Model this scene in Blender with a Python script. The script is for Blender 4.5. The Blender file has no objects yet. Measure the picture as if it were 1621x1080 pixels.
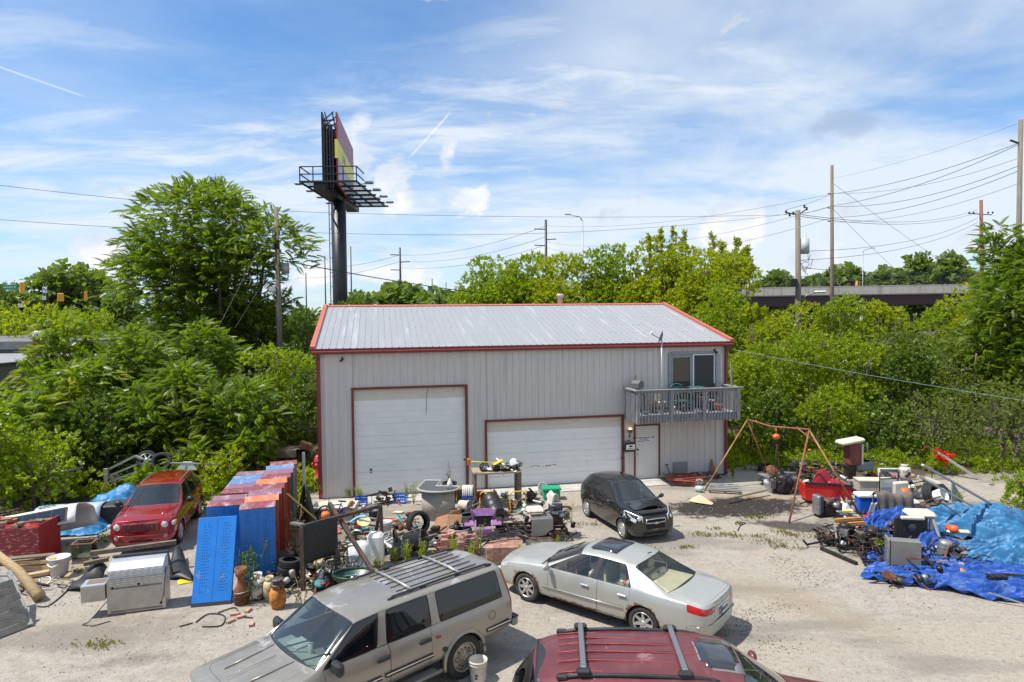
import bpy,bmesh,math,random
import numpy as np
from mathutils import Vector,Matrix,Euler
from math import sin,cos,pi,radians,tan,atan2,sqrt
random.seed(7)
rng = np.random.default_rng(11)
C = bpy.context.scene.collection
SC = bpy.context.scene
# ------------------------------------------------------------------ camera, sky, sun, exposure
FPX,PITCH,ROLL,CAMH = 1043.4,0.0366,-0.0102,6.70
def cam_basis():
    f = Vector((0,cos(PITCH),-sin(PITCH))); u = Vector((0,sin(PITCH),cos(PITCH))); x = Vector((1,0,0))
    c,s = cos(ROLL),sin(ROLL)
    return c*x+s*u,-s*x+c*u,f
cam_data = bpy.data.cameras.new("camera"); cam = bpy.data.objects.new("camera",cam_data); C.objects.link(cam)
bx_,by_,bz_ = cam_basis()
cam.matrix_world = Matrix(((bx_.x,by_.x,-bz_.x,0),(bx_.y,by_.y,-bz_.y,0),(bx_.z,by_.z,-bz_.z,CAMH),(0,0,0,1)))
cam_data.sensor_width = 36; cam_data.lens = FPX/1621*36; cam_data.clip_start = .1; cam_data.clip_end = 5000
SC.camera = cam
SUN_AZ,SUN_EL = 14.0,61.0      # shadows travel towards azimuth SUN_AZ (from +X)
SUN_STRENGTH,SKY_STRENGTH,EXPOSURE = 4.8,0.105,0.36
sd = bpy.data.lights.new("sun",'SUN'); sd.energy = SUN_STRENGTH; sd.angle = radians(.53); sd.color = (1,.95,.87)
so = bpy.data.objects.new("sun",sd); C.objects.link(so)
ray = Vector((cos(radians(SUN_AZ))*cos(radians(SUN_EL)),sin(radians(SUN_AZ))*cos(radians(SUN_EL)),-sin(radians(SUN_EL))))
so.rotation_euler = ray.to_track_quat('-Z','Y').to_euler(); so.location = (-20,-8,40)
W = bpy.data.worlds.new("World"); SC.world = W; W.use_nodes = True
class NT:
    """small helper that writes node trees"""
    def __init__(s,nt):s.nt = nt; s.n = nt.nodes; s.l = nt.links
    def node(s,typ,**kw):
        n = s.n.new(typ); ins = kw.pop('ins',{})
        for k,v in kw.items():setattr(n,k,v)
        for k,v in ins.items():
            if isinstance(v,bpy.types.NodeSocket):s.l.new(v,n.inputs[k])
            else:n.inputs[k].default_value = v
        return n
    def math(s,op,a,b=0.0,c=None,clamp=False):
        n = s.node('ShaderNodeMath',operation=op,use_clamp=clamp,ins={0:a,1:b})
        if c is not None:
            if isinstance(c,bpy.types.NodeSocket):s.l.new(c,n.inputs[2])
            else:n.inputs[2].default_value = c
        return n.outputs[0]
    def mix(s,f,a,b,mode='MIX'):
        n = s.node('ShaderNodeMix',data_type='RGBA',blend_type=mode)
        for i,v in ((0,f),(6,a),(7,b)):
            if isinstance(v,bpy.types.NodeSocket):s.l.new(v,n.inputs[i])
            else:n.inputs[i].default_value = v if i == 0 else (*v[:3],1)
        return n.outputs[2]
    def noise(s,vec,scale,detail=4,rough=.55,dist=0,dim='3D'):
        n = s.node('ShaderNodeTexNoise',noise_dimensions=dim,ins={'Scale':scale,'Detail':detail,'Roughness':rough,'Distortion':dist})
        if vec is not None:s.l.new(vec,n.inputs['Vector'])
        return n.outputs['Fac']
    def ramp(s,f,lo,hi,a=0.0,b=1.0,smooth=True):
        n = s.node('ShaderNodeMapRange',interpolation_type='SMOOTHSTEP' if smooth else 'LINEAR',ins={0:f,1:lo,2:hi,3:a,4:b})
        return n.outputs[0]
    def mapping(s,vec,scale=(1,1,1),loc=(0,0,0),rot=(0,0,0)):
        return s.node('ShaderNodeMapping',ins={0:vec,1:loc,2:rot,3:scale}).outputs[0]
def build_sky():
    t = NT(W.node_tree); t.n.clear()
    sky = t.node('ShaderNodeTexSky',sky_type='NISHITA',sun_disc=False,sun_elevation=radians(SUN_EL),
                 sun_rotation=radians(90-(SUN_AZ+180)),air_density=1.05,dust_density=.5,ozone_density=2.2,altitude=200)
    tc = t.node('ShaderNodeTexCoord').outputs['Generated']
    sep = t.node('ShaderNodeSeparateXYZ',ins={0:tc}); x,y,z = sep.outputs
    zc = t.math('MAXIMUM',z,.02)
    # cirrus on a high flat sheet
    den = t.math('ADD',zc,.12)
    px = t.math('DIVIDE',x,den); py = t.math('DIVIDE',y,den)
    pv = t.node('ShaderNodeCombineXYZ',ins={0:px,1:py,2:0}).outputs[0]
    m1 = t.mapping(pv,(.42,.9,1),(3.1,1.7,0),(0,0,radians(20)))
    big = t.noise(m1,.8,3,.5,.3)
    fine = t.noise(t.mapping(pv,(.8,1.9,1),(1.3,.2,0),(0,0,radians(-24))),2.1,10,.62,.45)
    c1 = t.math('MULTIPLY',t.ramp(big,.42,.64),t.ramp(fine,.36,.72))
    veil = t.noise(t.mapping(pv,(.35,.6,1),(7.4,2.2,0),(0,0,radians(12))),1.2,6,.58,.3)
    c2 = t.ramp(veil,.42,.78,0,.55)
    cir = t.math('MAXIMUM',c1,c2)
    az = t.math('ARCTAN2',x,y)
    right = t.ramp(az,-.15,.45,0,.80)
    hor = t.ramp(z,.03,.40,.85,.0)
    soft = t.noise(t.mapping(pv,(.6,.7,1)),1.1,7,.58,.2)
    add = t.math('MULTIPLY',t.math('ADD',right,hor),t.ramp(soft,.25,.62))
    cir = t.math('ADD',t.math('MULTIPLY',cir,.9),add,clamp=True)
    cir = t.math('MULTIPLY',cir,.90)
    # cumulus heads low in the sky
    el = t.math('ARCSINE',z)
    cv = t.node('ShaderNodeCombineXYZ',ins={0:az,1:t.math('MULTIPLY',el,1.5),2:.3}).outputs[0]
    cn = t.noise(cv,11.0,9,.58,.35)
    def puff(a0,e0,ra,re):
        dx = t.math('DIVIDE',t.math('SUBTRACT',az,a0),ra); dy = t.math('DIVIDE',t.math('SUBTRACT',el,e0),re)
        d = t.math('SQRT',t.math('ADD',t.math('MULTIPLY',dx,dx),t.math('MULTIPLY',dy,dy)))
        return t.ramp(d,1.25,.0,0,1)
    mask = None
    for a0,e0,ra,re in [(-.225,.25,.055,.075),(-.17,.215,.05,.05),(-.098,.235,.028,.05),(-.10,.165,.13,.05),(.33,.13,.07,.07),(.42,.08,.09,.03),
                           (-.56,.07,.06,.06),(-.3,.06,.06,.025),(-.17,.06,.10,.03),(.06,.10,.08,.03),(.62,.09,.09,.03),(-1.6,.1,.5,.09),(1.7,.12,.5,.1),(3.0,.1,.4,.09),(-2.7,.1,.4,.1)]:
        p = puff(a0,e0,ra,re); mask = p if mask is None else t.math('MAXIMUM',mask,p)
    cum = t.ramp(t.math('ADD',t.math('MULTIPLY',mask,.70),t.math('MULTIPLY',t.math('SUBTRACT',cn,.5),2.3)),.30,.62)
    shade = t.noise(t.mapping(cv,(1,1,1),(0,.035,0)),11.0,6,.58,.35)
    # a small grey cloud on the right
    dn = puff(.465,.250,.085,.028)
    dark = t.ramp(t.math('ADD',t.math('MULTIPLY',dn,.75),t.math('MULTIPLY',t.math('SUBTRACT',cn,.5),2.6)),.28,.72,0,.62)
    K = 1/SKY_STRENGTH
    tint = t.mix(1.0,sky.outputs[0],(.66,1.02,1.30),'MULTIPLY')
    cold = t.mix(cir,tint,tuple(v*K for v in (.655,.715,.775)))
    cwh = t.mix(t.ramp(shade,.35,.65),tuple(v*K for v in (.56,.63,.73)),tuple(v*K for v in (.80,.81,.82)))
    cold = t.mix(cum,cold,cwh)
    cold = t.mix(dark,cold,tuple(v*K for v in (.34,.42,.56)))
    # contrail
    def trail(a0,e0,a1,e1,w,wt=.7):
        L = sqrt((a1-a0)**2+(e1-e0)**2); ux,uy = (a1-a0)/L,(e1-e0)/L
        qx = t.math('SUBTRACT',az,a0); qy = t.math('SUBTRACT',el,e0)
        s_ = t.math('ADD',t.math('MULTIPLY',qx,ux),t.math('MULTIPLY',qy,uy))
        d_ = t.math('ABSOLUTE',t.math('SUBTRACT',t.math('MULTIPLY',qx,uy),t.math('MULTIPLY',qy,ux)))
        wig = t.math('MULTIPLY',t.math('SUBTRACT',t.noise(cv,30,2),.5),w*1.2)
        a = t.ramp(t.math('ADD',d_,wig),w,0.0); b = t.math('MULTIPLY',t.ramp(s_,0,L*.15),t.ramp(s_,L,L*.85))
        return t.math('MULTIPLY',t.math('MULTIPLY',a,b),wt)
    cold = t.mix(trail(-.152,.232,-.086,.300,.0020,.45),cold,tuple(v*K for v in (.95,.97,1.0)))
    cold = t.mix(trail(-.70,.305,-.56,.275,.0018,.4),cold,tuple(v*K for v in (.85,.9,1.0)))
    bg = t.node('ShaderNodeBackground',ins={0:cold,1:SKY_STRENGTH})
    out = t.node('ShaderNodeOutputWorld'); t.l.new(bg.outputs[0],out.inputs[0])
build_sky()
vs = SC.view_settings; vs.view_transform = 'Standard'; vs.look = 'None'; vs.gamma = 1; vs.exposure = EXPOSURE; vs.use_curve_mapping = False
SC.cycles.max_bounces = 6; SC.cycles.diffuse_bounces = 3; SC.cycles.glossy_bounces = 3; SC.cycles.transmission_bounces = 4; SC.cycles.transparent_max_bounces = 10
SC.cycles.sample_clamp_indirect = 6; SC.cycles.caustics_reflective = False; SC.cycles.caustics_refractive = False
# ------------------------------------------------------------------ mesh helpers
def rotm(rx=0,ry=0,rz=0):return Euler((radians(rx),radians(ry),radians(rz))).to_matrix().to_4x4()
def at(x,y,z=0,rz=0,rx=0,ry=0):return Matrix.Translation((x,y,z)) @ rotm(rx,ry,rz)
def ground(px,py,z=0.0):
    """point at height z that the photograph shows at pixel (px, py)"""
    d = bz_*FPX+bx_*(px-810.5)-by_*(py-540); k = (z-CAMH)/d.z
    return Vector((d.x*k,d.y*k,z))
def atdepth(px,py,Y):
    d = bz_*FPX+bx_*(px-810.5)-by_*(py-540); k = Y/d.y
    return Vector((d.x*k,Y,CAMH+d.z*k))
class MB:
    def __init__(s):s.v = []; s.f = []; s.m = []; s.sm = []; s.cur = 0
    def mat(s,i):s.cur = i; return s
    def add(s,vs,fs,smooth=False,M=None):
        b = len(s.v)
        for p in vs:s.v.append(tuple(M @ Vector(p)) if M is not None else tuple(p))
        for f in fs:s.f.append(tuple(b+i for i in f)); s.m.append(s.cur); s.sm.append(smooth)
        return s
    def box(s,c,d,M=None,bev=0):
        x,y,z = d[0]/2,d[1]/2,d[2]/2
        if bev <= 0:
            vs_ = [(c[0]+i*x,c[1]+j*y,c[2]+k*z) for k in (-1,1) for j in (-1,1) for i in (-1,1)]
            return s.add(vs_,[(0,2,3,1),(4,5,7,6),(0,1,5,4),(2,6,7,3),(0,4,6,2),(1,3,7,5)],False,M)
        b = min(bev,x*.9,y*.9,z*.9); vs_ = []
        for k in (-1,1):
            for j in (-1,1):
                for i in (-1,1):
                    vs_ += [(c[0]+i*(x-b),c[1]+j*(y-b),c[2]+k*z),(c[0]+i*(x-b),c[1]+j*y,c[2]+k*(z-b)),(c[0]+i*x,c[1]+j*(y-b),c[2]+k*(z-b))]
        I = lambda i,j,k,a:((k*2+j)*2+i)*3+a
        fs = [(I(0,0,0,0),I(0,1,0,0),I(1,1,0,0),I(1,0,0,0)),(I(0,0,1,0),I(1,0,1,0),I(1,1,1,0),I(0,1,1,0)),
              (I(0,0,0,1),I(1,0,0,1),I(1,0,1,1),I(0,0,1,1)),(I(0,1,0,1),I(0,1,1,1),I(1,1,1,1),I(1,1,0,1)),
              (I(0,0,0,2),I(0,0,1,2),I(0,1,1,2),I(0,1,0,2)),(I(1,0,0,2),I(1,1,0,2),I(1,1,1,2),I(1,0,1,2))]
        for k in (0,1):
            for j in (0,1):
                q = (I(0,j,k,0),I(1,j,k,0),I(1,j,k,1),I(0,j,k,1)); fs.append(q if (j == 0) == (k == 0) else q[::-1])
            for i in (0,1):
                q = (I(i,0,k,0),I(i,0,k,2),I(i,1,k,2),I(i,1,k,0)); fs.append(q if (i == 0) == (k == 0) else q[::-1])
        for j in (0,1):
            for i in (0,1):
                q = (I(i,j,0,1),I(i,j,0,2),I(i,j,1,2),I(i,j,1,1)); fs.append(q if (i == 1) == (j == 0) or False else q[::-1])
        for k in (0,1):
            for j in (0,1):
                for i in (0,1):fs.append((I(i,j,k,0),I(i,j,k,1),I(i,j,k,2)))
        return s.add(vs_,fs,False,M)
    def tube(s,pts,r,n=8,M=None,cap=True,rs=None,smooth=True):
        pts = [Vector(p) for p in pts]; vs_ = []; fs = []
        up = Vector((0,0,1))
        for i,p in enumerate(pts):
            d = (pts[min(i+1,len(pts)-1)]-pts[max(i-1,0)])
            d = d.normalized() if d.length > 1e-9 else Vector((0,0,1))
            a = d.cross(up) if abs(d.dot(up)) < .98 else d.cross(Vector((1,0,0)))
            a.normalize(); b = d.cross(a); rr = rs[i] if rs else r
            for k in range(n):
                t = 2*pi*(k+.5)/n; vs_.append(p+a*cos(t)*rr+b*sin(t)*rr)
        for i in range(len(pts)-1):
            for k in range(n):fs.append((i*n+k,i*n+(k+1) % n,(i+1)*n+(k+1) % n,(i+1)*n+k))
        if cap:fs.append(tuple(range(n))[::-1]); fs.append(tuple((len(pts)-1)*n+k for k in range(n)))
        return s.add(vs_,fs,smooth,M)
    def bar(s,p0,p1,w,h=None,M=None):
        """square bar from p0 to p1"""
        h = h or w; p0,p1 = Vector(p0),Vector(p1); d = p1-p0; L = d.length; d.normalize()
        a = d.cross(Vector((0,0,1))) if abs(d.z) < .98 else Vector((1,0,0)); a.normalize(); b = a.cross(d)
        vs_ = [p+a*i*w/2+b*j*h/2 for p in (p0,p1) for j in (-1,1) for i in (-1,1)]
        return s.add(vs_,[(0,1,3,2),(4,6,7,5),(0,4,5,1),(2,3,7,6),(0,2,6,4),(1,5,7,3)],False,M)
    def lathe(s,prof,n=16,M=None,smooth=True,a0=0,a1=2*pi):
        """prof: (radius, height) points, axis z"""
        full = abs(a1-a0-2*pi) < 1e-6; m = n if full else n+1; vs_ = []
        for r,z in prof:
            for k in range(m):t = a0+(a1-a0)*k/n; vs_.append((r*cos(t),r*sin(t),z))
        fs = []
        for i in range(len(prof)-1):
            for k in range(n):fs.append((i*m+k,i*m+(k+1) % m,(i+1)*m+(k+1) % m,(i+1)*m+k))
        return s.add(vs_,fs,smooth,M)
    def disc(s,r,z=0,n=16,M=None,r0=0):
        if r0:return s.lathe([(r0,z),(r,z)],n,M,False)
        return s.add([(r*cos(2*pi*k/n),r*sin(2*pi*k/n),z) for k in range(n)],[tuple(range(n))],False,M)
    def prism(s,poly,z0,z1,M=None):
        n = len(poly)
        return s.add([(x,y,z0) for x,y in poly]+[(x,y,z1) for x,y in poly],
                     [tuple(range(n))[::-1],tuple(range(n,2*n))]+[(k,(k+1) % n,n+(k+1) % n,n+k) for k in range(n)],False,M)
    def grid(s,fn,nu,nv,M=None,smooth=True,thick=0):
        vs_ = [fn(i/nu,j/nv) for j in range(nv+1) for i in range(nu+1)]
        fs = [(j*(nu+1)+i,j*(nu+1)+i+1,(j+1)*(nu+1)+i+1,(j+1)*(nu+1)+i) for j in range(nv) for i in range(nu)]
        return s.add(vs_,fs,smooth,M)
    def mesh(s,name,mats):
        me = bpy.data.meshes.new(name); me.from_pydata(s.v,[],s.f)
        for m in (mats if isinstance(mats,(list,tuple)) else [mats]):me.materials.append(m)
        me.polygons.foreach_set('material_index',s.m); me.polygons.foreach_set('use_smooth',s.sm)
        me.update(); return me
def smooth(pts,n=6):
    P_ = [Vector(p) for p in pts]; out = []
    for i in range(len(P_)-1):
        a,b_,c,d = P_[max(i-1,0)],P_[i],P_[i+1],P_[min(i+2,len(P_)-1)]
        for k in range(n):t = k/n; out.append(.5*((2*b_)+(c-a)*t+(2*a-5*b_+4*c-d)*t*t+(3*b_-a-3*c+d)*t**3))
    return out+[P_[-1]]
def link(name,data,parent=None,M=None):
    o = bpy.data.objects.new(name,data); C.objects.link(o)
    if parent is not None:o.parent = parent
    if M is not None:o.matrix_local = M
    return o
def tag(o,label=None,cat=None,group=None,kind=None):
    if label:o['label'] = label
    if cat:o['category'] = cat
    if group:o['group'] = group
    if kind:o['kind'] = kind
    return o
def T(name,label,cat,M=None,group=None):
    """a thing: an Empty at its base"""
    return tag(link(name,None,None,M if M is not None else Matrix()),label,cat,group)
def P(name,mb,mats,parent=None,M=None,label=None,kind=None,bevel=0,sub=0,thick=0):
    """a part: one mesh"""
    o = link(name,mb.mesh(name,mats),parent,M)
    if label:o['label'] = label
    if kind:o['kind'] = kind
    if thick:
        m = o.modifiers.new('s','SOLIDIFY'); m.thickness = thick; m.offset = 0
    if bevel:
        m = o.modifiers.new('b','BEVEL'); m.width = bevel; m.segments = 2; m.limit_method = 'ANGLE'
    if sub:
        m = o.modifiers.new('u','SUBSURF'); m.levels = sub; m.render_levels = sub
    return o
def ONE(name,mb,mats,label,cat,M=None,group=None,**kw):
    """a thing that is one mesh"""
    return tag(P(name,mb,mats,None,M,**kw),label,cat,group)
def S(name,mb,mats,M=None,**kw):return tag(P(name,mb,mats,None,M,**kw),kind='structure')
def dup(root,M,label=None,group=None):
    r = root.copy(); C.objects.link(r); r.matrix_local = M
    if label:r['label'] = label
    if group:r['group'] = group
    for ch in root.children:
        c = ch.copy(); C.objects.link(c); c.parent = r
        for g in ch.children:d = g.copy(); C.objects.link(d); d.parent = c
    return r
def share(o,parent,M=None):
    c = o.copy(); C.objects.link(c); c.parent = parent
    if M is not None:c.matrix_local = M
    return c
# ------------------------------------------------------------------ materials
MATS = {}
def mat(name,col,rough=.6,metal=0.0,var=.0,vscale=6,bump=0.0,bscale=40,col2=None,c2=(.55,.7),c2scale=3,spec=.5,stretch=(1,1,1),coat=0,alpha=1,emit=None,obj=True):
    if name in MATS:return MATS[name]
    m = bpy.data.materials.new(name); m.use_nodes = True; t = NT(m.node_tree); b = m.node_tree.nodes['Principled BSDF']
    b.inputs['Roughness'].default_value = rough; b.inputs['Metallic'].default_value = metal
    b.inputs['Specular IOR Level'].default_value = spec; b.inputs['Coat Weight'].default_value = coat; b.inputs['Coat Roughness'].default_value = .08
    b.inputs['Base Color'].default_value = (*col,1)
    if emit:b.inputs['Emission Color'].default_value = (*emit[:3],1); b.inputs['Emission Strength'].default_value = emit[3]
    if var or bump or col2 is not None:
        tc = t.node('ShaderNodeTexCoord').outputs['Object']
        mp = t.mapping(tc,stretch)
        rnd = t.node('ShaderNodeObjectInfo').outputs['Random']
        off = t.node('ShaderNodeVectorMath',operation='ADD',ins={0:mp}); t.l.new(t.math('MULTIPLY',rnd,37.0),off.inputs[1]); v = off.outputs[0]
        c = None
        n = t.noise(v,vscale,6,.6)
        c = t.mix(t.ramp(n,.3,.7,smooth=False),tuple(x*(1-var) for x in col),tuple(min(1,x*(1+var)) for x in col))
        if col2 is not None:
            n2 = t.noise(v,c2scale,8,.68,.3); k = t.ramp(n2,c2[0],c2[1]); c = t.mix(k,c,col2)
            t.l.new(t.ramp(k,0,1,rough,min(1,rough+.3)),b.inputs['Roughness'])
            if metal:t.l.new(t.ramp(k,0,1,metal,0),b.inputs['Metallic'])
        t.l.new(c,b.inputs['Base Color'])
        if bump:
            bn = t.node('ShaderNodeBump',ins={'Strength':.5,'Distance':bump,'Height':t.noise(v,bscale,5,.6)}); t.l.new(bn.outputs[0],b.inputs['Normal'])
    MATS[name] = m; return m
def glass(name,tint,dens=.5,rough=.03,refl=1.25):
    """cheap pane: part clear, part mirror, by angle"""
    if name in MATS:return MATS[name]
    m = bpy.data.materials.new(name); m.use_nodes = True; t = NT(m.node_tree); t.n.clear()
    fr = t.node('ShaderNodeFresnel',ins={'IOR':1.5}).outputs[0]
    tr = t.node('ShaderNodeBsdfTransparent',ins={0:(*tint,1)}); gl = t.node('ShaderNodeBsdfGlossy',ins={0:(1,1,1,1),'Roughness':rough})
    df = t.node('ShaderNodeBsdfDiffuse',ins={0:(*[x*.12 for x in tint],1)})
    mx = t.node('ShaderNodeMixShader',ins={0:dens}); t.l.new(tr.outputs[0],mx.inputs[1]); t.l.new(df.outputs[0],mx.inputs[2])
    m2 = t.node('ShaderNodeMixShader',ins={0:t.math('ADD',t.math('MULTIPLY',fr,refl),.02,clamp=True)}); t.l.new(mx.outputs[0],m2.inputs[1]); t.l.new(gl.outputs[0],m2.inputs[2])
    o = t.node('ShaderNodeOutputMaterial'); t.l.new(m2.outputs[0],o.inputs[0]); MATS[name] = m; return m
rust = mat('rust',(.16,.06,.028),.85,0,.45,9,.004,60,(.08,.035,.02),(.45,.6),5)
rust_metal = mat('rusty_steel',(.09,.085,.08),.55,.5,.3,8,.002,50,(.18,.07,.03),(.48,.62),4)
black_steel = mat('black_steel',(.018,.018,.019),.5,.2,.4,8,.001,60,(.07,.04,.025),(.56,.68),6)
greasy = mat('greasy_iron',(.035,.03,.027),.42,.5,.5,14,.003,60,(.11,.05,.025),(.52,.66),9)
alu = mat('cast_aluminium',(.42,.42,.41),.42,.8,.3,12,.001,50,(.12,.10,.08),(.5,.68),8)
rubber = mat('rubber',(.022,.022,.022),.82,0,.35,12,.001,60,(.07,.06,.05),(.5,.75),5)
black_plastic = mat('black_plastic',(.02,.02,.022),.45,0,.3,10)
white_plastic = mat('white_plastic',(.72,.71,.67),.5,0,.12,6,0,30,(.35,.31,.25),(.58,.8),5)
wood_old = mat('weathered_wood',(.20,.155,.11),.85,0,.35,5,.004,40,(.10,.085,.07),(.45,.65),4,stretch=(1,6,6))
wood_grey = mat('grey_wood',(.27,.265,.26),.88,0,.3,6,.004,40,(.12,.115,.11),(.5,.68),5,stretch=(5,5,.8))
wood_new = mat('pale_lumber',(.46,.33,.18),.75,0,.25,4,.003,40,(.25,.17,.10),(.52,.72),3,stretch=(1,6,6))
chrome = mat('chrome',(.72,.73,.74),.14,1)
cream_vinyl = mat('cream_vinyl',(.58,.53,.42),.5,0,.15,7,.002,20,(.30,.25,.17),(.58,.75),5)
beige_metal = mat('beige_metal',(.46,.42,.35),.55,.1,.15,6,0,30,(.25,.14,.07),(.62,.75),4)
red_paint = mat('red_enamel',(.42,.025,.02),.4,0,.25,5,0,40,(.22,.03,.02),(.5,.7),4)
tarp_blue = mat('blue_tarp',(.035,.20,.42),.5,0,.22,5,.004,25,(.07,.27,.45),(.48,.68),2,spec=.4)
tarp_royal = mat('royal_tarp',(.010,.062,.29),.5,0,.3,5,.006,18,(.05,.11,.27),(.45,.7),3,spec=.4)
concrete = mat('concrete',(.42,.40,.355),.9,0,.18,3,.002,60,(.27,.245,.21),(.52,.75),2)
# ------------------------------------------------------------------ ground
BAZ = 11.49
BM = at(-7.18,24.15,0,BAZ)           # building frame: x along the front wall, y into the depth
def bl(x,y,z=0):return BM @ Vector((x,y,z))
def ground_material():
    m = bpy.data.materials.new('gravel_lot'); m.use_nodes = True; t = NT(m.node_tree); b = m.node_tree.nodes['Principled BSDF']
    pos = t.node('ShaderNodeNewGeometry').outputs['Position']; sep = t.node('ShaderNodeSeparateXYZ',ins={0:pos})
    n1 = t.noise(pos,.35,6,.6); n2 = t.noise(pos,2.2,7,.62); n3 = t.noise(pos,26,4,.7); n4 = t.noise(pos,75,3,.6)
    c = t.mix(t.ramp(n2,.3,.7),(.27,.23,.185),(.48,.445,.395))
    c = t.mix(t.ramp(n1,.42,.62),c,(.40,.34,.26))
    vor = t.node('ShaderNodeTexVoronoi',ins={0:pos,'Scale':42.0}); c = t.mix(t.math('MULTIPLY',t.ramp(vor.outputs['Distance'],.1,.5),.5),c,(.60,.56,.50))
    c = t.mix(t.ramp(n3,.56,.72,0,.75),c,(.20,.18,.155)); c = t.mix(t.ramp(n4,.58,.7,0,.7),c,(.68,.65,.60)); c = t.mix(t.ramp(n4,.42,.30,0,.6),c,(.15,.135,.115))
    n5 = t.noise(pos,9,5,.65); c = t.mix(t.ramp(n5,.50,.70,0,.6),c,(.235,.21,.18)); c = t.mix(t.ramp(n5,.46,.34,0,.5),c,(.58,.55,.49))
    # wheel worn asphalt showing through
    wv = t.noise(t.mapping(pos,(.25,.9,1),(3,1,0),(0,0,radians(30))),.8,5,.55); c = t.mix(t.ramp(wv,.50,.66,0,.6),c,(.235,.22,.20))
    def blob(x,y,rx,ry,rot,lo=.25,hi=.9,k=1.0,nz=1.5,fr=2.3):
        q = t.node('ShaderNodeVectorMath',operation='SUBTRACT',ins={0:pos,1:(x,y,0)}).outputs[0]
        q = t.node('ShaderNodeMapping',vector_type='TEXTURE',ins={0:q,2:(0,0,radians(rot)),3:(rx,ry,1)}).outputs[0]
        d = t.node('ShaderNodeVectorMath',operation='LENGTH',ins={0:t.node('ShaderNodeVectorMath',operation='MULTIPLY',ins={0:q,1:(1,1,0)}).outputs[0]}).outputs['Value']
        e = t.math('ADD',t.math('SUBTRACT',1.0,d),t.math('MULTIPLY',t.math('SUBTRACT',t.noise(pos,fr,7,.7),.5),nz))
        return t.ramp(e,lo,hi,0,k)
    g1 = ground(1165,803); g2 = ground(1285,836); g3 = ground(1430,880); g4 = ground(1120,785)
    c = t.mix(blob(g1.x+.4,g1.y+.6,3.4,1.5,5,0,.9,.8),c,(.42,.27,.14))
    c = t.mix(blob(g1.x,g1.y,2.5,1.15,8,-.2,.2,.97,1.9,3.0),c,(.02,.017,.015))
    c = t.mix(blob(g2.x,g2.y,1.9,.55,-20,-.1,.3,.9),c,(.04,.034,.03))
    c = t.mix(blob(g3.x,g3.y,2.8,.9,-12,.2,.7,.8),c,(.08,.07,.055))
    g5 = ground(215,1045); c = t.mix(blob(g5.x,g5.y,1.6,.5,15,.2,.9,.45,2),c,(.14,.12,.10))
    g6 = ground(1270,955); c = t.mix(blob(g6.x,g6.y,1.0,3.4,35,.0,1.0,.6,2),c,(.36,.29,.20))
    g7 = ground(600,860); c = t.mix(blob(g7.x,g7.y,3.2,2.6,10,.1,.8,.55,2),c,(.30,.25,.19))
    g9 = ground(520,860); c = t.mix(blob(g9.x,g9.y,4.2,3.2,10,.0,.7,.6,2),c,(.22,.185,.14)); g9 = ground(210,1000); c = t.mix(blob(g9.x,g9.y,3,1.6,10,.1,.9,.5,2.4),c,(.25,.21,.165)); g9 = ground(1480,840); c = t.mix(blob(g9.x,g9.y,5,4,10,.1,.7,.85,2),c,(.15,.125,.095))
    g8 = ground(40,830); c = t.mix(blob(g8.x-1,g8.y+2,6,4,15,.1,.8,.7,2),c,(.22,.18,.12))
    # everything off the lot is soil and leaf litter
    u = t.node('ShaderNodeVectorMath',operation='DOT_PRODUCT',ins={0:pos,1:(-sin(radians(BAZ)),cos(radians(BAZ)),0)}).outputs['Value']
    off = t.ramp(t.math('ADD',u,t.math('MULTIPLY',n2,1.6)),27.3,28.6)
    left = t.ramp(t.math('ADD',t.math('SUBTRACT',t.math('MULTIPLY',sep.outputs[0],-1),t.math('MULTIPLY',sep.outputs[1],-.55)),t.math('MULTIPLY',n2,2)),26.5,28)
    rgt = t.math('MULTIPLY',t.ramp(t.math('ADD',u,t.math('MULTIPLY',n2,1.8)),23.2,24.2),t.ramp(sep.outputs[0],10.8,12.6))
    c = t.mix(t.math('MAXIMUM',rgt,t.math('MAXIMUM',off,left)),c,t.mix(t.ramp(n3,.4,.6),(.07,.055,.035),(.13,.10,.06)))
    c = t.mix(1.0,c,(.69,.665,.63),'MULTIPLY')
    t.l.new(c,b.inputs['Base Color']); b.inputs['Roughness'].default_value = .93
    h = t.math('ADD',t.math('MULTIPLY',n3,.6),t.math('MULTIPLY',vor.outputs['Distance'],-.55))
    bn = t.node('ShaderNodeBump',ins={'Strength':.8,'Distance':.02,'Height':h}); t.l.new(bn.outputs[0],b.inputs['Normal'])
    return m
GM = ground_material()
mb = MB(); mb.add([(-1500,-300,0),(1500,-300,0),(1500,3000,0),(-1500,3000,0)],[(0,1,2,3)])
S('ground',mb,GM)
# loose stones on the lot
def pebbles():
    N = 34000; xs = []; r = np.random.default_rng(3)
    Y = 7.5+16*r.random(N)**1.25; X = (r.random(N)*2-1)*(Y*.80+.5)
    s = .005+.016*r.random(N)**5*1.2
    base = np.array([(1,0,0),(-.5,.8,0),(-.5,-.8,0),(.1,.1,.8)],float)
    a = r.random(N)*2*pi; ca,sa = np.cos(a),np.sin(a)
    v = base[None]*s[:,None,None]; v = v*(1+.5*(r.random((N,4,3))-.5))
    x = v[:,:,0]*ca[:,None]-v[:,:,1]*sa[:,None]+X[:,None]; y = v[:,:,0]*sa[:,None]+v[:,:,1]*ca[:,None]+Y[:,None]; z = v[:,:,2]+.001
    V = np.stack([x,y,z],-1).reshape(-1,3)
    F = (np.array([(0,1,3),(1,2,3),(2,0,3)])[None]+(np.arange(N)*4)[:,None,None]).reshape(-1,3)
    return np_mesh('gravel',V,F)
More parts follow.
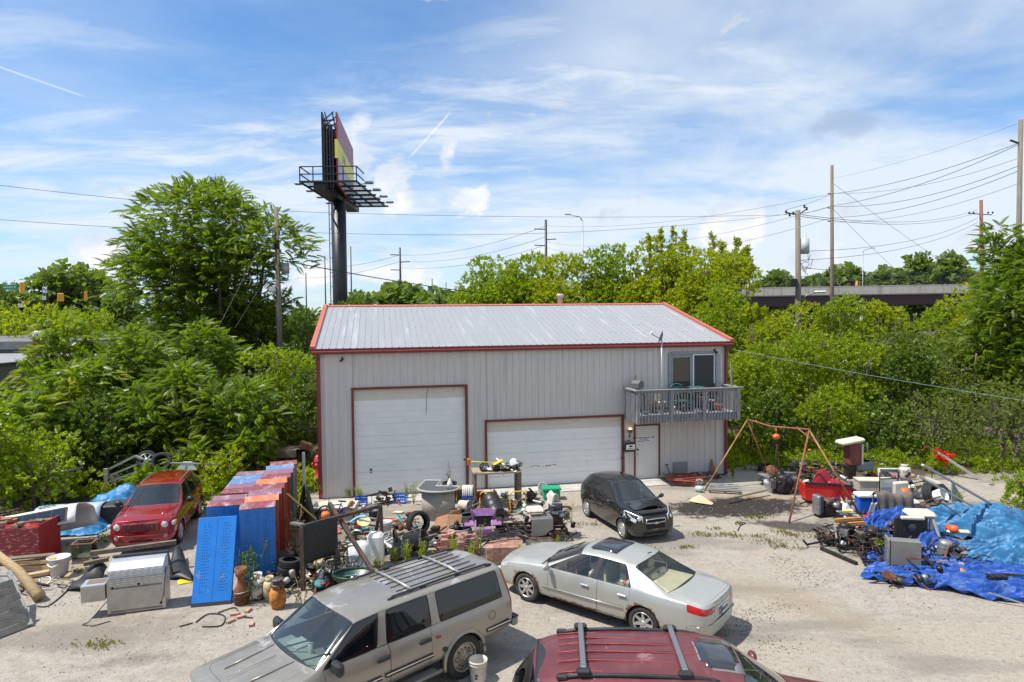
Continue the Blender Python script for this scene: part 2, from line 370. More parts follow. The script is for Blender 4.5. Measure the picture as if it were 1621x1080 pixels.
def np_mesh(name,V,F,smooth=False):
    me = bpy.data.meshes.new(name); k = F.shape[1]
    me.vertices.add(len(V)); me.vertices.foreach_set('co',np.ascontiguousarray(V,np.float32).ravel())
    me.loops.add(F.size); me.loops.foreach_set('vertex_index',np.ascontiguousarray(F,np.int32).ravel())
    me.polygons.add(len(F)); me.polygons.foreach_set('loop_start',np.arange(len(F),dtype=np.int32)*k)
    if smooth:me.polygons.foreach_set('use_smooth',np.ones(len(F),bool))
    me.update(calc_edges=True); me.validate(); return me
def island_mat(name,cols,rough=.9):
    m = bpy.data.materials.new(name); m.use_nodes = True; t = NT(m.node_tree); b = m.node_tree.nodes['Principled BSDF']
    r = t.node('ShaderNodeNewGeometry').outputs['Random Per Island']
    cr = t.node('ShaderNodeValToRGB',ins={0:r}); e = cr.color_ramp.elements
    for i,c in enumerate(cols):
        q = e[i] if i < 2 else e.new(i/(len(cols)-1)); q.position = i/(len(cols)-1); q.color = (*c,1)
    t.l.new(cr.outputs[0],b.inputs['Base Color']); b.inputs['Roughness'].default_value = rough; MATS[name] = m; return m
o = link('gravel',pebbles()); o.data.materials.append(island_mat('pebbles',[(.16,.145,.12),(.34,.32,.28),(.28,.24,.20),(.42,.40,.37)])); tag(o,kind='stuff')
# concrete apron along the front wall, each slab its own piece
ap = tag(link('concrete_apron',None,None,BM),kind='structure')
xs = [-.1,1.9,4.2,6.4,8.9,11.4,13.9]
for i in range(6):
    mb = MB(); mb.box(((xs[i]+xs[i+1])/2,-.55,.012),(xs[i+1]-xs[i]-.02,1.05,.05)); P('slab',mb,concrete,ap,bevel=.008)
# ------------------------------------------------------------------ the metal building
L_,HW,DH,RR = 16.46,5.43,6.6,1.65
bld = T('metal_building','grey corrugated metal garage building with maroon trim and low pitched metal roof','building',BM)
m_wall = mat('grey_siding',(.56,.525,.48),.5,.05,.06,3,0,30,(.37,.35,.33),(.58,.8),1.2,stretch=(3,3,.5))
m_roof = mat('galvanised_roof',(.37,.37,.375),.45,.3,.04,4,0,30,(.42,.43,.44),(.5,.8),1.5,stretch=(1,.3,1))
m_trim = mat('maroon_trim',(.20,.032,.032),.45,.1,.2,4)
m_trim_hot = mat('faded_red_trim',(.44,.115,.08),.6,0,.12,3)
m_jamb = mat('brown_red_jamb',(.17,.035,.022),.6,0,.2,5)
m_gdoor = mat('white_door_steel',(.76,.745,.70),.5,.0,.04,2,0,30,(.55,.54,.51),(.6,.8),1.3)
m_gdirt = mat('yellowed_door_steel',(.60,.55,.46),.55,.0,.06,2,0,30,(.40,.36,.30),(.55,.8),2)
PW = L_/65
def rib_profile(w):       # one corrugation across, proud towards -y
    r = .019
    return [(0,0),(w*.02,-r),(w*.14,-r),(w*.18,0),(w*.46,0),(w*.49,-.004),(w*.53,-.004),(w*.56,0),(w,0)]
def corr_mesh(name,m):
    mb = MB(); pr = rib_profile(PW)
    mb.add([(x,y,z) for z in (0,1) for x,y in pr],[(i,i+1,len(pr)+i+1,len(pr)+i) for i in range(len(pr)-1)]); return mb.mesh(name,m)
wallp = corr_mesh('wall_panel',m_wall)
opens = [(1.30,5.47,.0,4.09),(6.30,11.83,.0,2.68),(12.34,13.47,0,2.27),(13.93,15.92,2.8,5.10)]
cuts = sorted(set([i*PW for i in range(66)]+[v for o_ in opens for v in o_[:2]]))
for a,b_ in zip(cuts[:-1],cuts[1:]):
    if b_-a < .01:continue
    mid = (a+b_)/2; spans = [(.05,HW)]
    for x0,x1,z0,z1 in opens:
        if x0 < mid < x1:spans = ([(.05,z0)] if z0 > .1 else [])+[(z1,HW)]
    for z0,z1 in spans:
        o = link('wall_panel',wallp,bld); o.matrix_local = Matrix.Translation((a,0,z0)) @ Matrix.Diagonal(((b_-a)/PW,1,z1-z0,1))
# other three walls, gable ends, inner lining
mb = MB(); y0 = .03
mb.add([(0,0.0,0),(0,2*DH,0),(0,2*DH,HW),(0,DH,HW+RR),(0,0.0,HW)],[(0,1,2,3,4)])
mb.add([(L_,0.0,0),(L_,2*DH,0),(L_,2*DH,HW),(L_,DH,HW+RR),(L_,0.0,HW)],[(4,3,2,1,0)])
mb.add([(0,2*DH,0),(L_,2*DH,0),(L_,2*DH,HW),(0,2*DH,HW)],[(0,1,2,3)])
P('wall',mb,m_wall,bld)
mb = MB(); mb.box((L_/2,.35,HW/2),(L_-.1,.02,HW-.2)); P('lining',mb,black_plastic,bld)
# roof
zE = HW+.17; slope = atan2(RR,DH); RL = sqrt((DH+.12)**2+(RR*(DH+.12)/DH)**2)
roofp = corr_mesh('roof_panel',m_roof)
nr = 66; x0 = -.08
for i in range(nr):
    for side in (0,1):
        if side == 0:M = Matrix.Translation((x0+i*PW,-.12,zE)) @ Matrix.Rotation(slope-pi/2,4,'X') @ Matrix.Diagonal((1,1,RL,1))
        else:M = Matrix.Translation((x0+(i+1)*PW,2*DH+.12,zE)) @ Matrix.Rotation(pi,4,'Z') @ Matrix.Rotation(slope-pi/2,4,'X') @ Matrix.Diagonal((1,1,RL,1))
        o = link('roof_panel',roofp,bld); o.matrix_local = M
mb = MB()
for i in range(nr):
    for k,s_ in enumerate((.07,.22,.4,.6,.82)):
        y = -.12+(DH+.12)*s_; z = zE+RR*(DH+.12)/DH*s_
        if random.random() < .8:mb.box((x0+i*PW+.02,y,z+.024),(.022,.03,.012))
P('roof_screws',mb,rust,bld,kind='stuff')
mb = MB(); mb.box((L_/2,-.06,HW+.075),(L_+.34,.11,.13)); mb.box((L_/2,-.125,HW+.145),(L_+.34,.025,.03)); P('fascia',mb,m_trim,bld)
mb = MB()
pr = [(-.12,.12),(-.235,.115),(-.25,.09),(-.24,.03),(-.20,.0),(-.12,.0)]
mb.add([(x,y,HW-.03+z) for x in (-.17,L_+.17) for y,z in pr],[(i,i+1,7+i,6+i) for i in range(5)]+[(0,1,2,3,4,5)[::-1],(6,7,8,9,10,11)])
P('gutter',mb,m_trim,bld)
mb = MB()
for s_ in (-1,1):
    y = DH+s_*.10; mb.add([(x,yy,z) for x in (-.12,L_+.22) for yy,z in ((DH,zE+RR+.085),(DH+s_*.19,zE+RR+.02),(DH+s_*.19,zE+RR+.0))],[(0,1,4,3),(1,2,5,4)])
P('ridge_cap',mb,m_trim_hot,bld)
for x in (-.13,L_+.17):
    mb = MB()
    for yy in (-.13,2*DH+.13):mb.bar((x,yy,zE+.03),(x,DH,zE+RR+.06),.17,.13)
    P('rake_trim',mb,m_trim_hot,bld)
for x in (.05,L_-.05):
    mb = MB(); mb.box((x,-.025,HW/2),(.13,.045,HW-.04)); P('corner_trim',mb,m_trim,bld)
for x in (.09,L_-.09):
    mb = MB(); mb.tube([(x,-.18,HW-.02),(x,-.17,HW-.10),(x,-.10,HW-.22),(x,-.10,.25),(x+.01,-.16,.12)],.052,4,smooth=False); P('downspout',mb,m_trim,bld)
def framed(x0,x1,z1,rows,name,dirty=1,z0=.03):
    g = link(name,None,bld,Matrix.Translation((x0,0,z0)))
    w = x1-x0; h = (z1-z0)/rows
    mb = MB(); a = .085
    mb.box((w/2,-.02,z1-z0),(w+a*2,.075,a)); P('head_trim',mb,m_jamb,g)
    for x in (-a/2,w+a/2):mb = MB(); mb.box((x,-.018,(z1-z0)/2-a/4),(a,.072,z1-z0-a/2-.003)); P('jamb_trim',mb,m_jamb,g)
    pr = [(0,0),(-.008,.004),(-.008,h*.46),(.0,h*.475),(.0,h*.50),(-.008,h*.515),(-.008,h-.028),(.006,h-.012),(.006,h)]
    mb = MB(); n = len(pr); mb.add([(x,y,z) for x in (0,w) for y,z in pr],[(i,n+i,n+i+1,i+1) for i in range(n-1)])
    me = mb.mesh('door_section',m_gdoor); me2 = mb.mesh('door_section',m_gdirt)
    for k in range(rows):link('door_section',me2 if k >= rows-dirty else me,g,Matrix.Translation((0,.075+.004*random.random(),k*h)))
    return g
g1 = framed(1.30,5.47,4.09,9,'garage_door'); g2 = framed(6.30,11.83,2.68,6,'garage_door')
mb = MB(); mb.lathe([(0,.03),(.03,.03),(.045,0)],12,at(.58,.06,.98,0,90)); mb.bar((.54,.05,.90),(.62,.05,.86),.02); P('lock',mb,black_plastic,g1)
mb = MB(); mb.tube([(2.75,.05,3.98),(2.70,.05,3.7),(2.68,.05,3.0)],.006,5); P('pull_cord',mb,black_plastic,g1)
mb = MB(); mb.box((5.3,.058,.86),(.09,.004,.05)); P('sticker',mb,mat('sticker',(.55,.6,.8)),g2)
mb = MB()
for k in range(34):
    x = 1.72+1.15*k/34+random.gauss(0,.03); mb.box((x+random.gauss(0,.05),.0635,.78-.02+random.gauss(0,.008)+.02*sin(k*.3)),(random.uniform(.02,.09),.004,random.uniform(.008,.03)))
P('rust_streak',mb,mat('rust_stain',(.38,.20,.09),.9,0,.3,20),g2,kind='stuff')
mb = MB(); mb.box((5.52,-.045,.93),(.07,.05,.09)); P('latch',mb,black_steel,g2)
# entry door
ed = link('entry_door',None,bld,Matrix.Translation((12.40,0,.03)))
m_ed = mat('dirty_white_door',(.60,.585,.54),.55,0,.06,2,0,30,(.42,.36,.26),(.56,.85),1.6)
mb = MB(); mb.box((.5,.02,1.09),(1.0,.045,2.17)); P('door_leaf',mb,m_ed,ed)
mb = MB(); mb.box((-.03,-.018,1.12),(.05,.07,2.26)); mb.box((1.03,-.018,1.12),(.05,.07,2.26)); mb.box((.5,-.018,2.22),(1.01,.07,.05)); P('door_frame',mb,m_jamb,ed)
mb = MB(); mb.box((.36,-.008,1.64),(.66,.008,.26)); P('sign',mb,mat('sign_white',(.74,.73,.69),.5),ed)
def text(body,size,M,m,parent=None,name='lettering',ext=.002,align='CENTER',bold=0.0):
    cu = bpy.data.curves.new(name,'FONT'); cu.body = body; cu.size = size; cu.extrude = ext; cu.align_x = align; cu.align_y = 'CENTER'; cu.offset = bold; cu.materials.append(m); cu.resolution_u = 3
    tmp = bpy.data.objects.new('tmp',cu); me = bpy.data.meshes.new_from_object(tmp); bpy.data.objects.remove(tmp)
    return link(name,me,parent,M)
ink = mat('black_ink',(.015,.015,.015),.6)
for s_,sz,z in (("Royale Entertainment LLC",.088,1.71),("2917 S. 42nd St",.062,1.635),("Indianapolis, IN 46225",.062,1.565)):text(s_,sz,at(.36,-.014,z,0,90),ink,ed,bold=.002)
for z,r,m in ((1.22,.035,black_plastic),(1.02,.036,chrome)):mb = MB(); mb.lathe([(0,.05),(r*.8,.05),(r,.03),(r*.6,.01),(r,0)],14,at(.09,-.003,z,0,90)); P('deadbolt' if z > 1.1 else 'door_knob',mb,m,ed)
mb = MB(); mb.box((12.9,-.20,.035),(1.3,.42,.03)); P('door_step',mb,concrete,bld)
# sliding door
sl = link('sliding_door',None,bld,Matrix.Translation((13.93,0,2.8)))
m_grey = mat('grey_painted_wood',(.26,.28,.29),.7,0,.2,5,.002,40); m_vin = mat('white_vinyl',(.75,.76,.77),.4)
mb = MB(); mb.box((-.05,-.03,1.15),(.1,.09,2.4)); mb.box((2.04,-.03,1.15),(.1,.09,2.4)); mb.box((1.0,-.03,2.36),(1.985,.09,.1)); P('door_casing',mb,m_grey,sl)
dark_glass = glass('dark_glass',(.35,.36,.33),.55)
mb = MB(); mb.box((.06,.02,1.15),(.12,.05,2.3)); mb.box((.93,.02,1.15),(.12,.05,2.3)); mb.box((.495,.02,2.23),(.745,.05,.14)); mb.box((.495,.02,.08),(.745,.05,.16)); P('fixed_sash',mb,m_grey,sl)
mb = MB(); mb.box((.495,.03,1.16),(.75,.01,2.02)); P('pane',mb,dark_glass,sl)
mb = MB()
for k in range(44):mb.box((.495,.075,.2+k*.046),(.74,.03,.006),at(0,0,0))
P('blinds',mb,mat('tan_blinds',(.23,.20,.13),.7),sl)
mb = MB(); mb.box((1.015,-.012,1.15),(.05,.03,2.28)); mb.box((1.95,-.012,1.15),(.05,.03,2.28)); mb.box((1.48,-.012,2.265),(.885,.03,.05)); mb.box((1.48,-.012,.03),(.885,.03,.05)); P('screen_frame',mb,m_vin,sl)
mb = MB(); mb.box((1.48,.0,1.15),(.88,.006,2.2)); P('screen',mb,mat('insect_screen',(.045,.047,.05),.8),sl)
mb = MB(); mb.box((1.935,-.04,.98),(.03,.03,.18)); P('handle',mb,black_plastic,sl)
mb = MB(); mb.tube([(2.23,-.06,.2),(2.23,-.06,2.22),(2.22,-.05,2.3)],.022,6); P('conduit',mb,m_vin,sl)
# balcony
bal = link('balcony',None,bld,Matrix.Translation((11.97,0,2.55)))
BW,BD = 4.27,1.3
mb = MB()
for x,y in ((.30,-BD+.02),(1.62,-BD+.02),(2.95,-BD+.02),(BW-.11,-BD+.02)):pass
mb.box((BW/2,-BD+.03,.12),(BW,.045,.26)); mb.box((.025,-BD/2,.12),(.045,BD-.06,.26)); mb.box((BW-.025,-BD/2,.12),(.045,BD-.06,.26)); P('rim_joist',mb,wood_grey,bal)
for k in range(9):mb = MB(); mb.box((BW/2,-.08-k*.141,.265),(BW-.05,.136,.03)); P('deck_board',mb,wood_grey,bal)
for k in range(8):mb = MB(); mb.box((.35+k*.5,-BD/2,.12),(.04,BD-.1,.24)); P('joist',mb,wood_grey,bal)
posts = [(.02,-BD-.0),(1.42,-BD-.0),(2.78,-BD-.0),(BW-.03,-BD-.0)]
for x,y in posts:mb = MB(); mb.box((x,y-.025,.60),(.15 if x > 1 else .13,.05,1.28)); P('post',mb,wood_grey,bal)
mbB = MB(); mbB.box((0,0,.55),(.045,.04,1.12)); me = mbB.mesh('baluster',wood_grey)
k = 0; x = .17
while x < BW-.12:
    if all(abs(x-p[0]) > .1 for p in posts):
        tilt = 9 if 3.95 < x < 4.05 else random.gauss(0,.4)
        link('baluster',me,bal,at(x,-BD-.015,0,0,0,tilt))
    x += .127
for xs_ in (-.01,BW+.02):
    y = -.1
    while y > -BD+.08:link('baluster',me,bal,at(xs_,y,0)); y -= .125
mb = MB(); mb.box((BW/2,-BD-.02,1.26),(BW+.25,.16,.045)); mb.box((-.02,-BD/2+.05,1.255),(.15,BD-.12,.04)); mb.box((BW+.02,-BD/2+.05,1.255),(.15,BD-.12,.04)); P('hand_rail',mb,wood_grey,bal)
mb = MB(); mb.box((BW/2,-BD+.03,1.17),(BW,.04,.09)); P('top_rail',mb,wood_grey,bal)
# small fittings on the wall
for x,r in ((.90,-25),(15.9,30)):
    mb = MB(); M = at(x,-.10,5.17,r,20); mb.box((0,0,0),(.07,.2,.07),M,.015); mb.box((0,.08,.05),(.04,.05,.08),M); P('security_camera',mb,black_plastic,bld)
mb = MB(); mb.lathe([(0,-.10),(.07,-.06),(.095,.02),(.10,.06),(.0,.065)],14,at(12.14,-.11,2.05)); mb.tube([(12.14,-.02,1.9),(12.14,-.05,1.75),(12.14,-.09,1.85),(12.14,-.11,1.95)],.014,6)
wl = P('wall_lamp',mb,mat('bronze',(.12,.09,.06),.45,.6),bld)
mb = MB(); mb.lathe([(0,.14),(.05,.13),(.085,.08),(.088,.067)],14,at(12.14,-.11,2.05)); P('lamp_bulb',mb,mat('lamp_glow',(.9,.7,.4),.4,emit=(1,.62,.22,1.2)),wl)
mb = MB(); mb.box((14.35,-.035,.42),(.64,.03,.46)); P('wall_patch',mb,mat('grey_green_panel',(.23,.25,.235),.6,.1,.08,3),bld)
mb = MB(); mb.lathe([(.12,0),(.12,.62),(.17,.64),(.19,.70),(.19,.77),(.10,.80),(0,.80)],18,at(11.2,DH+.25,HW+RR-.05)); P('roof_vent',mb,mat('galv',(.55,.56,.57),.4,.7,.1,8),bld)
# things fixed to or standing on the building
t_ = T('mailbox','black wall mailbox with white faced paper label beside the entry door','mailbox',BM @ at(12.1,-.02,1.18))
mb = MB(); mb.box((0,-.075,.2),(.46,.15,.34),bev=.02); P('box',mb,black_plastic,t_)
mb = MB(); mb.prism([(-.23,0),(.23,0),(.2,.05),(.08,.075),(.05,.13),(0,.15),(-.05,.13),(-.08,.075),(-.2,.05)],0,.03,at(0,-.02,.36,0,90)); P('crest',mb,mat('grey_crest',(.15,.15,.14),.5),t_)
mb = MB(); mb.box((.03,-.153,.22),(.36,.006,.2)); P('label',mb,mat('sign_white',(.7,.7,.7)),t_)
text("40TH ST",.07,at(.04,-.158,.165,0,90),ink,t_); mb = MB(); mb.disc(1,0,20,at(.04,-.158,.26,0,90) @ Matrix.Diagonal((.085,.035,1,1))); P('emblem',mb,ink,t_)
t_ = T('satellite_dish','small satellite dish on a tall thin mast rising from the balcony rail','satellite dish',BM @ at(13.03,-1.16,2.84))
mb = MB(); mb.tube([(0,0,0),(0,0,3.05)],.028,8); P('mast',mb,mat('galv',(.5,.5,.5)),t_)
mb = MB(); mb.lathe([(0,.0),(.1,.012),(.2,.045),(.28,.09),(.285,.085),(.2,.035),(.1,.0),(0,-.01)],22,at(.0,-.06,3.02,150,0) @ rotm(0,72,0) @ Matrix.Scale(.85,4)); P('dish',mb,mat('dish_grey',(.13,.14,.16),.6),t_)
mb = MB(); mb.tube([(0,0,2.95),(-.2,-.12,3.0),(-.46,-.2,3.12)],.014,6); P('arm',mb,black_steel,t_)
mb = MB(); mb.box((-.50,-.2,3.17),(.13,.09,.13),None,.02); P('receiver',mb,white_plastic,t_)
# ------------------------------------------------------------------ plants
def leaf_mat(name,c1,c2,c3,trans=.42,gloss=.35,tip=None,K=1.0):
    m = bpy.data.materials.new(name); m.use_nodes = True; t = NT(m.node_tree); b = m.node_tree.nodes['Principled BSDF']; out = m.node_tree.nodes['Material Output']
    g = t.node('ShaderNodeNewGeometry'); r = g.outputs['Random Per Island']; pos = g.outputs['Position']
    c = t.mix(r,c1,c2); n = t.noise(pos,.55,3,.55); c = t.mix(t.ramp(n,.42,.62,0,.75),c,c3)
    n2 = t.noise(pos,2.3,2,.5); c = t.mix(t.ramp(n2,.35,.7,0,.35),c,tuple(x*.6 for x in c1))
    if tip:c = t.mix(t.math('MULTIPLY',t.ramp(t.noise(pos,1.1,3,.6),.60,.70),t.ramp(r,.35,.6)),c,tip)
    t.l.new(c,b.inputs['Base Color']); b.inputs['Roughness'].default_value = .42; b.inputs['Specular IOR Level'].default_value = gloss
    tr = t.node('ShaderNodeBsdfTranslucent',ins={0:t.mix(1.0,c,(1.7,1.9,.5),'MULTIPLY')})
    mx = t.node('ShaderNodeMixShader',ins={0:trans}); t.l.new(b.outputs[0],mx.inputs[1]); t.l.new(tr.outputs[0],mx.inputs[2]); t.l.new(mx.outputs[0],out.inputs[0])
    return m
L_haven = leaf_mat('haven_leaf',(0.111,0.155,0.017),(0.196,0.260,0.028),(0.140,0.217,0.023),.42,.5)
L_sumac = leaf_mat('sumac_leaf',(0.118,0.191,0.015),(0.213,0.290,0.023),(0.253,0.284,0.023),.42,.5,(.34,.26,.06))
L_lime = leaf_mat('lime_leaf',(0.205,0.244,0.011),(0.410,0.409,0.014),(0.278,0.304,0.014),.46,.4,(.30,.33,.03))
L_bright = leaf_mat('bright_leaf',(0.146,0.207,0.010),(0.307,0.352,0.014),(0.215,0.276,0.011),.45,.4)
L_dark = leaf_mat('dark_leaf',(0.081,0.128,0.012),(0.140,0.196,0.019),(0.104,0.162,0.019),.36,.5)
L_grey = leaf_mat('elm_leaf',(0.121,0.156,0.035),(0.220,0.256,0.053),(0.170,0.209,0.039),.36,.35)
L_far = leaf_mat('hazed_far_leaf',(0.117,0.166,0.051),(0.206,0.258,0.072),(0.151,0.205,0.057),.36,.3)  # lighter green: the haze of distance is put into this leaf colour
L_straw = leaf_mat('straw',(.20,.15,.08),(.30,.23,.12),(.16,.12,.07),.2,.2)
bark = mat('bark',(.12,.095,.07),.95,0,.35,6,.012,14,stretch=(1,1,.3))
def leaf_quad(L,w,base=(0,0,0),d=(1,0,0),n=(0,0,1),droop=.15):
    d = Vector(d).normalized(); n = Vector(n); n = (n-d*n.dot(d)).normalized(); s = d.cross(n); b = Vector(base)
    return [b,b+d*L*.45+s*w*.5+n*L*.05,b+d*L-n*L*droop,b+d*L*.45-s*w*.5+n*L*.05]
def tpl_spray(L,n=7,w=.55,spread=1.0):
    """leaves round a twig tip"""
    V = []; R = random.Random(5+n)
    for i in range(n):
        t = i/n; a = i*2.4; base = (t*L*1.3,0,0); d = (.7+R.random()*.4,cos(a)*spread,sin(a)*spread*.7+.1); V += leaf_quad(L*(1-.25*t)*R.uniform(.8,1.15),L*w,base,d,(R.uniform(-.6,.6),R.uniform(-.5,.5),1),.2)
    return np.array([tuple(v) for v in V]),n
def tpl_frond(L,pairs=9,w=.30,droop=.35,lw=.26):
    V = []; n = 0
    for i in range(pairs):
        t = .14+.86*i/pairs; x = L*t*(1-.12*t); z = -droop*L*t*t*.9; ll = L*w*sin(pi*(.18+.74*t))**.6
        for s in (-1,1):
            d = (.42,s,-.28); V += leaf_quad(ll,ll*lw*1.25,(x,0,z),d,(0,s*.35,1),.25); n += 1
    t = 1; V += leaf_quad(L*.2,L*.05,(L*.88,0,-droop*L*.9),(1,0,-.8),(0,0,1)); n += 1
    a = [(0,-.006,0),(0,.006,0),(L*.5,.004,-droop*L*.22),(L*.5,-.004,-droop*L*.22)]; V += [Vector(p) for p in a]; n += 1
    return np.array([tuple(v) for v in V]),n
def scatter(name,tpl,P_,D_,U_,S_,m):
    """copies of a template at P_, pointing along D_, up about U_, scaled S_, as one mesh"""
    V,nq = tpl; d = D_/np.linalg.norm(D_,axis=1,keepdims=True); u = U_-(U_*d).sum(1,keepdims=True)*d; u /= np.linalg.norm(u,axis=1,keepdims=True)+1e-9; s = np.cross(u,d)
    W_ = (V[None,:,0,None]*d[:,None]+V[None,:,1,None]*s[:,None]+V[None,:,2,None]*u[:,None])*S_[:,None,None]+P_[:,None]
    N,k = len(P_),len(V); W_ = W_.reshape(-1,3); F = np.arange(N*k).reshape(-1,4)
    me = np_mesh(name,W_,F,False); me.materials.append(m); return me
def crown_points(w,d,h,nb,n,r,z0=0,fill=.25,flat=.75,br=(.16,.30),envelope='dome'):
    """anchors on a heap of leafy lumps inside a w x d x h envelope"""
    B = []
    for i in range(nb):
        for _ in range(30):
            q = r.random(3)*2-1
            if envelope == 'dome':
                q[2] = r.random()**.75
                if (q[0]**2+q[1]**2)+(q[2]*.95)**3.2 < 1:break
            else:
                if (q**2).sum() < 1:break
        if envelope == 'dome':c = np.array([q[0]*w/2*.86,q[1]*d/2*.86,z0+q[2]*(h-z0)*.90])
        else:c = np.array([q[0]*w/2*.84,q[1]*d/2*.84,z0+(q[2]*.42+.5)*(h-z0)])
        B.append((*c,r.uniform(*br)*min(w,(h-z0)*1.3)))
    B = np.array(B); k = r.choice(len(B),n,p=B[:,3]**2/(B[:,3]**2).sum()); c = B[k]
    v = r.normal(size=(n,3)); v /= np.linalg.norm(v,axis=1,keepdims=True); v[:,2] = np.where(v[:,2] < -.35,-v[:,2],v[:,2])
    rad = np.where(r.random(n) < fill,r.random(n)**.5,.86+.22*r.random(n))
    p = c[:,:3]+v*(c[:,3]*rad)[:,None]*np.array([1,1,flat]); p[:,2] = np.maximum(p[:,2],.08)
    return p,v,B
def make_trunk(h,w,d,B,r,rad=.12,stems=1,name='trunk',parent=None,top=.8,m=None):
    mb = MB()
    for s in range(stems):
        a = r.random()*6.28; off = (0 if stems == 1 else w*.12)
        p0 = Vector((cos(a)*off*.4,sin(a)*off*.4,-.05)); p3 = Vector((cos(a)*off*2,sin(a)*off*2,h*top)); pts = []; rs = []
        for i in range(7):t = i/6; pts.append(p0.lerp(p3,t)+Vector((r.normal(),r.normal(),0))*rad*.6*sin(pi*t)); rs.append(rad*(1-.72*t))
        mb.tube(pts,0,7,rs=rs)
        for j in range(max(4,len(B)//stems//2)):
            b = B[r.integers(len(B))]; k = 2+r.integers(4); s0 = pts[k]; e = Vector(b[:3]); e.z = max(e.z,s0.z+.1)
            md = s0.lerp(e,.5)+Vector((0,0,-.06*(e-s0).length)); mb.tube([s0,md,e],0,5,rs=[rs[k]*.5,rs[k]*.32,.012])
    return P(name,mb,m or bark,parent)
TPL = {}
def plant(px,Y,ytop,wpx,kind,label,name='shrub',cat='shrub',group=None,seed=0,dens=1.0,dd=1.0,zbase=0.0,stems=3,trunk=.07,br=(.13,.27)):
    """a bush or tree whose top shows at (px, ytop) when it stands Y metres away"""
    top = atdepth(px,ytop,Y); h = top.z-zbase; w = wpx/FPX*Y; d = w*dd; r = np.random.default_rng(abs(seed+int(px)*7+int(Y)))
    root = T(name,label,cat,at(top.x,Y,zbase,r.random()*360),group)
    if kind == 'frond':tpl,size,m,nb,per,ff = 'frond',.72,L_sumac,int(10+w*3),40,.4
    elif kind == 'haven':tpl,size,m,nb,per,ff = 'frond',.66,L_haven,int(16+w*3),48,.45
    elif kind == 'lime':tpl,size,m,nb,per,ff = 'spray',1.0,L_lime,int(18+w*4),60,.3
    elif kind == 'bright':tpl,size,m,nb,per,ff = 'spray',1.0,L_bright,int(14+w*4),60,.3
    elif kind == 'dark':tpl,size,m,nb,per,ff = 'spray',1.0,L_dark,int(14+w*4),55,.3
    elif kind == 'elm':tpl,size,m,nb,per,ff = 'fine',1.0,L_grey,int(20+w*5),75,.35
    else:tpl,size,m,nb,per,ff = 'far',1.0,L_far,int(20+w*2),14,.3
    ls = max(1.0,Y/34)
    if kind in ('frond','haven'):ls = max(.8,min(1.5,Y/34))
    area = w*h*1.0; n = int(min(30000,per*area*dens/(ls**1.7)))+60
    env = 'ball' if name.endswith('tree') and zbase == 0 and kind in ('haven','far','far2') else 'dome'
    z0 = h*.22 if env == 'ball' else 0
    p,v,B = crown_points(w,d,h,nb,n,r,z0,.22,.8,br,env)
    if tpl == 'frond':
        D_ = v*np.array([1,1,.45])+r.normal(size=p.shape)*.35; D_[:,2] += .15; U_ = np.tile([0,0,1.0],(n,1))+r.normal(size=p.shape)*.22
        S_ = r.uniform(.75,1.15,n)*ls
    else:
        D_ = v+r.normal(size=p.shape)*.6; D_[:,2] += .25; U_ = np.tile([0,0,1.0],(n,1))*.6+v*.6+r.normal(size=p.shape)*.5; S_ = r.uniform(.7,1.3,n)*ls
    me = scatter('crown',TPL[tpl],p,D_,U_,S_*(1 if tpl != 'frond' else size),m)
    link('crown',me,root); make_trunk(h,w,d,B,r,trunk,stems,'trunk' if name.endswith('tree') else 'stem',root)
    return root
TPL['frond'] = tpl_frond(1.0,9,.30,.34); TPL['spray'] = tpl_spray(.125,7,.62); TPL['fine'] = tpl_spray(.07,10,.5,1.2); TPL['far'] = tpl_spray(.30,6,.8,1.3)
bush = plant
# --- left bank, from the back to the front
plant(112,128,432,118,'far','broad dark green tree on the skyline behind the traffic lights','round_tree','tree',seed=1,dens=2.2,trunk=.4,stems=2)
plant(20,118,462,80,'far','low dark tree at the far left beneath the green street sign','round_tree','tree',seed=2,dens=2,trunk=.3)
plant(195,120,455,55,'far','small distant tree between the small green sign and the large leafy tree','round_tree','tree',seed=3,dens=2,trunk=.3)
plant(60,62,490,150,'lime','pale yellow green thicket behind the flat roof',seed=4,dens=1.0)
plant(150,56,492,110,'bright','yellow green shrub behind the brick chimney',seed=5)
plant(-20,70,486,130,'bright','shrub at the left edge behind the flat roof',seed=6)
plant(232,42,473,84,'frond','tall sumac just left of the large leafy tree',seed=7)
plant(352,41,300,275,'haven','large spreading tree of heaven left of the billboard','leafy_tree','tree',seed=8,dens=.95,dd=.8,trunk=.2,stems=6)
plant(300,39,452,130,'haven','dark leafy growth under the left half of the large tree',seed=9,dens=1.2)
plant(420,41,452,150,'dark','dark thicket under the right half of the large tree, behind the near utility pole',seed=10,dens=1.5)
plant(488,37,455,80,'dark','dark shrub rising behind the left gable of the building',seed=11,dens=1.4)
plant(115,34,498,130,'frond','sumac with reddish new tips beside the flat roofed shop',seed=12)
plant(205,31,512,150,'haven','dense leafy shrub in the middle of the left bank',seed=13,dens=1.2)
plant(330,32,520,150,'haven','leafy shrub left of the foot of the near utility pole',seed=14,dens=1.2)
plant(440,31,528,130,'bright','bright shrub close to the left corner of the building',seed=15,dens=1.2)
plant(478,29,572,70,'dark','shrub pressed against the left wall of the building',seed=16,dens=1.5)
plant(105,28,572,170,'frond','yellow tipped sumac low on the left bank',seed=17,dens=1.2)
plant(255,28.5,572,150,'haven','shrub with deep shade below, above the red jeep shaped car',seed=18,dens=1.3)
plant(375,28.5,590,150,'haven','leafy shrub behind the coloured cabinets',seed=19,dens=1.3)
plant(20,25,598,130,'frond','sumac fronds at the left edge above the pipe frame',seed=20,dens=1.2)
plant(160,26.5,625,120,'dark','dark undergrowth behind the tilted trailer',seed=21,dens=1.6)
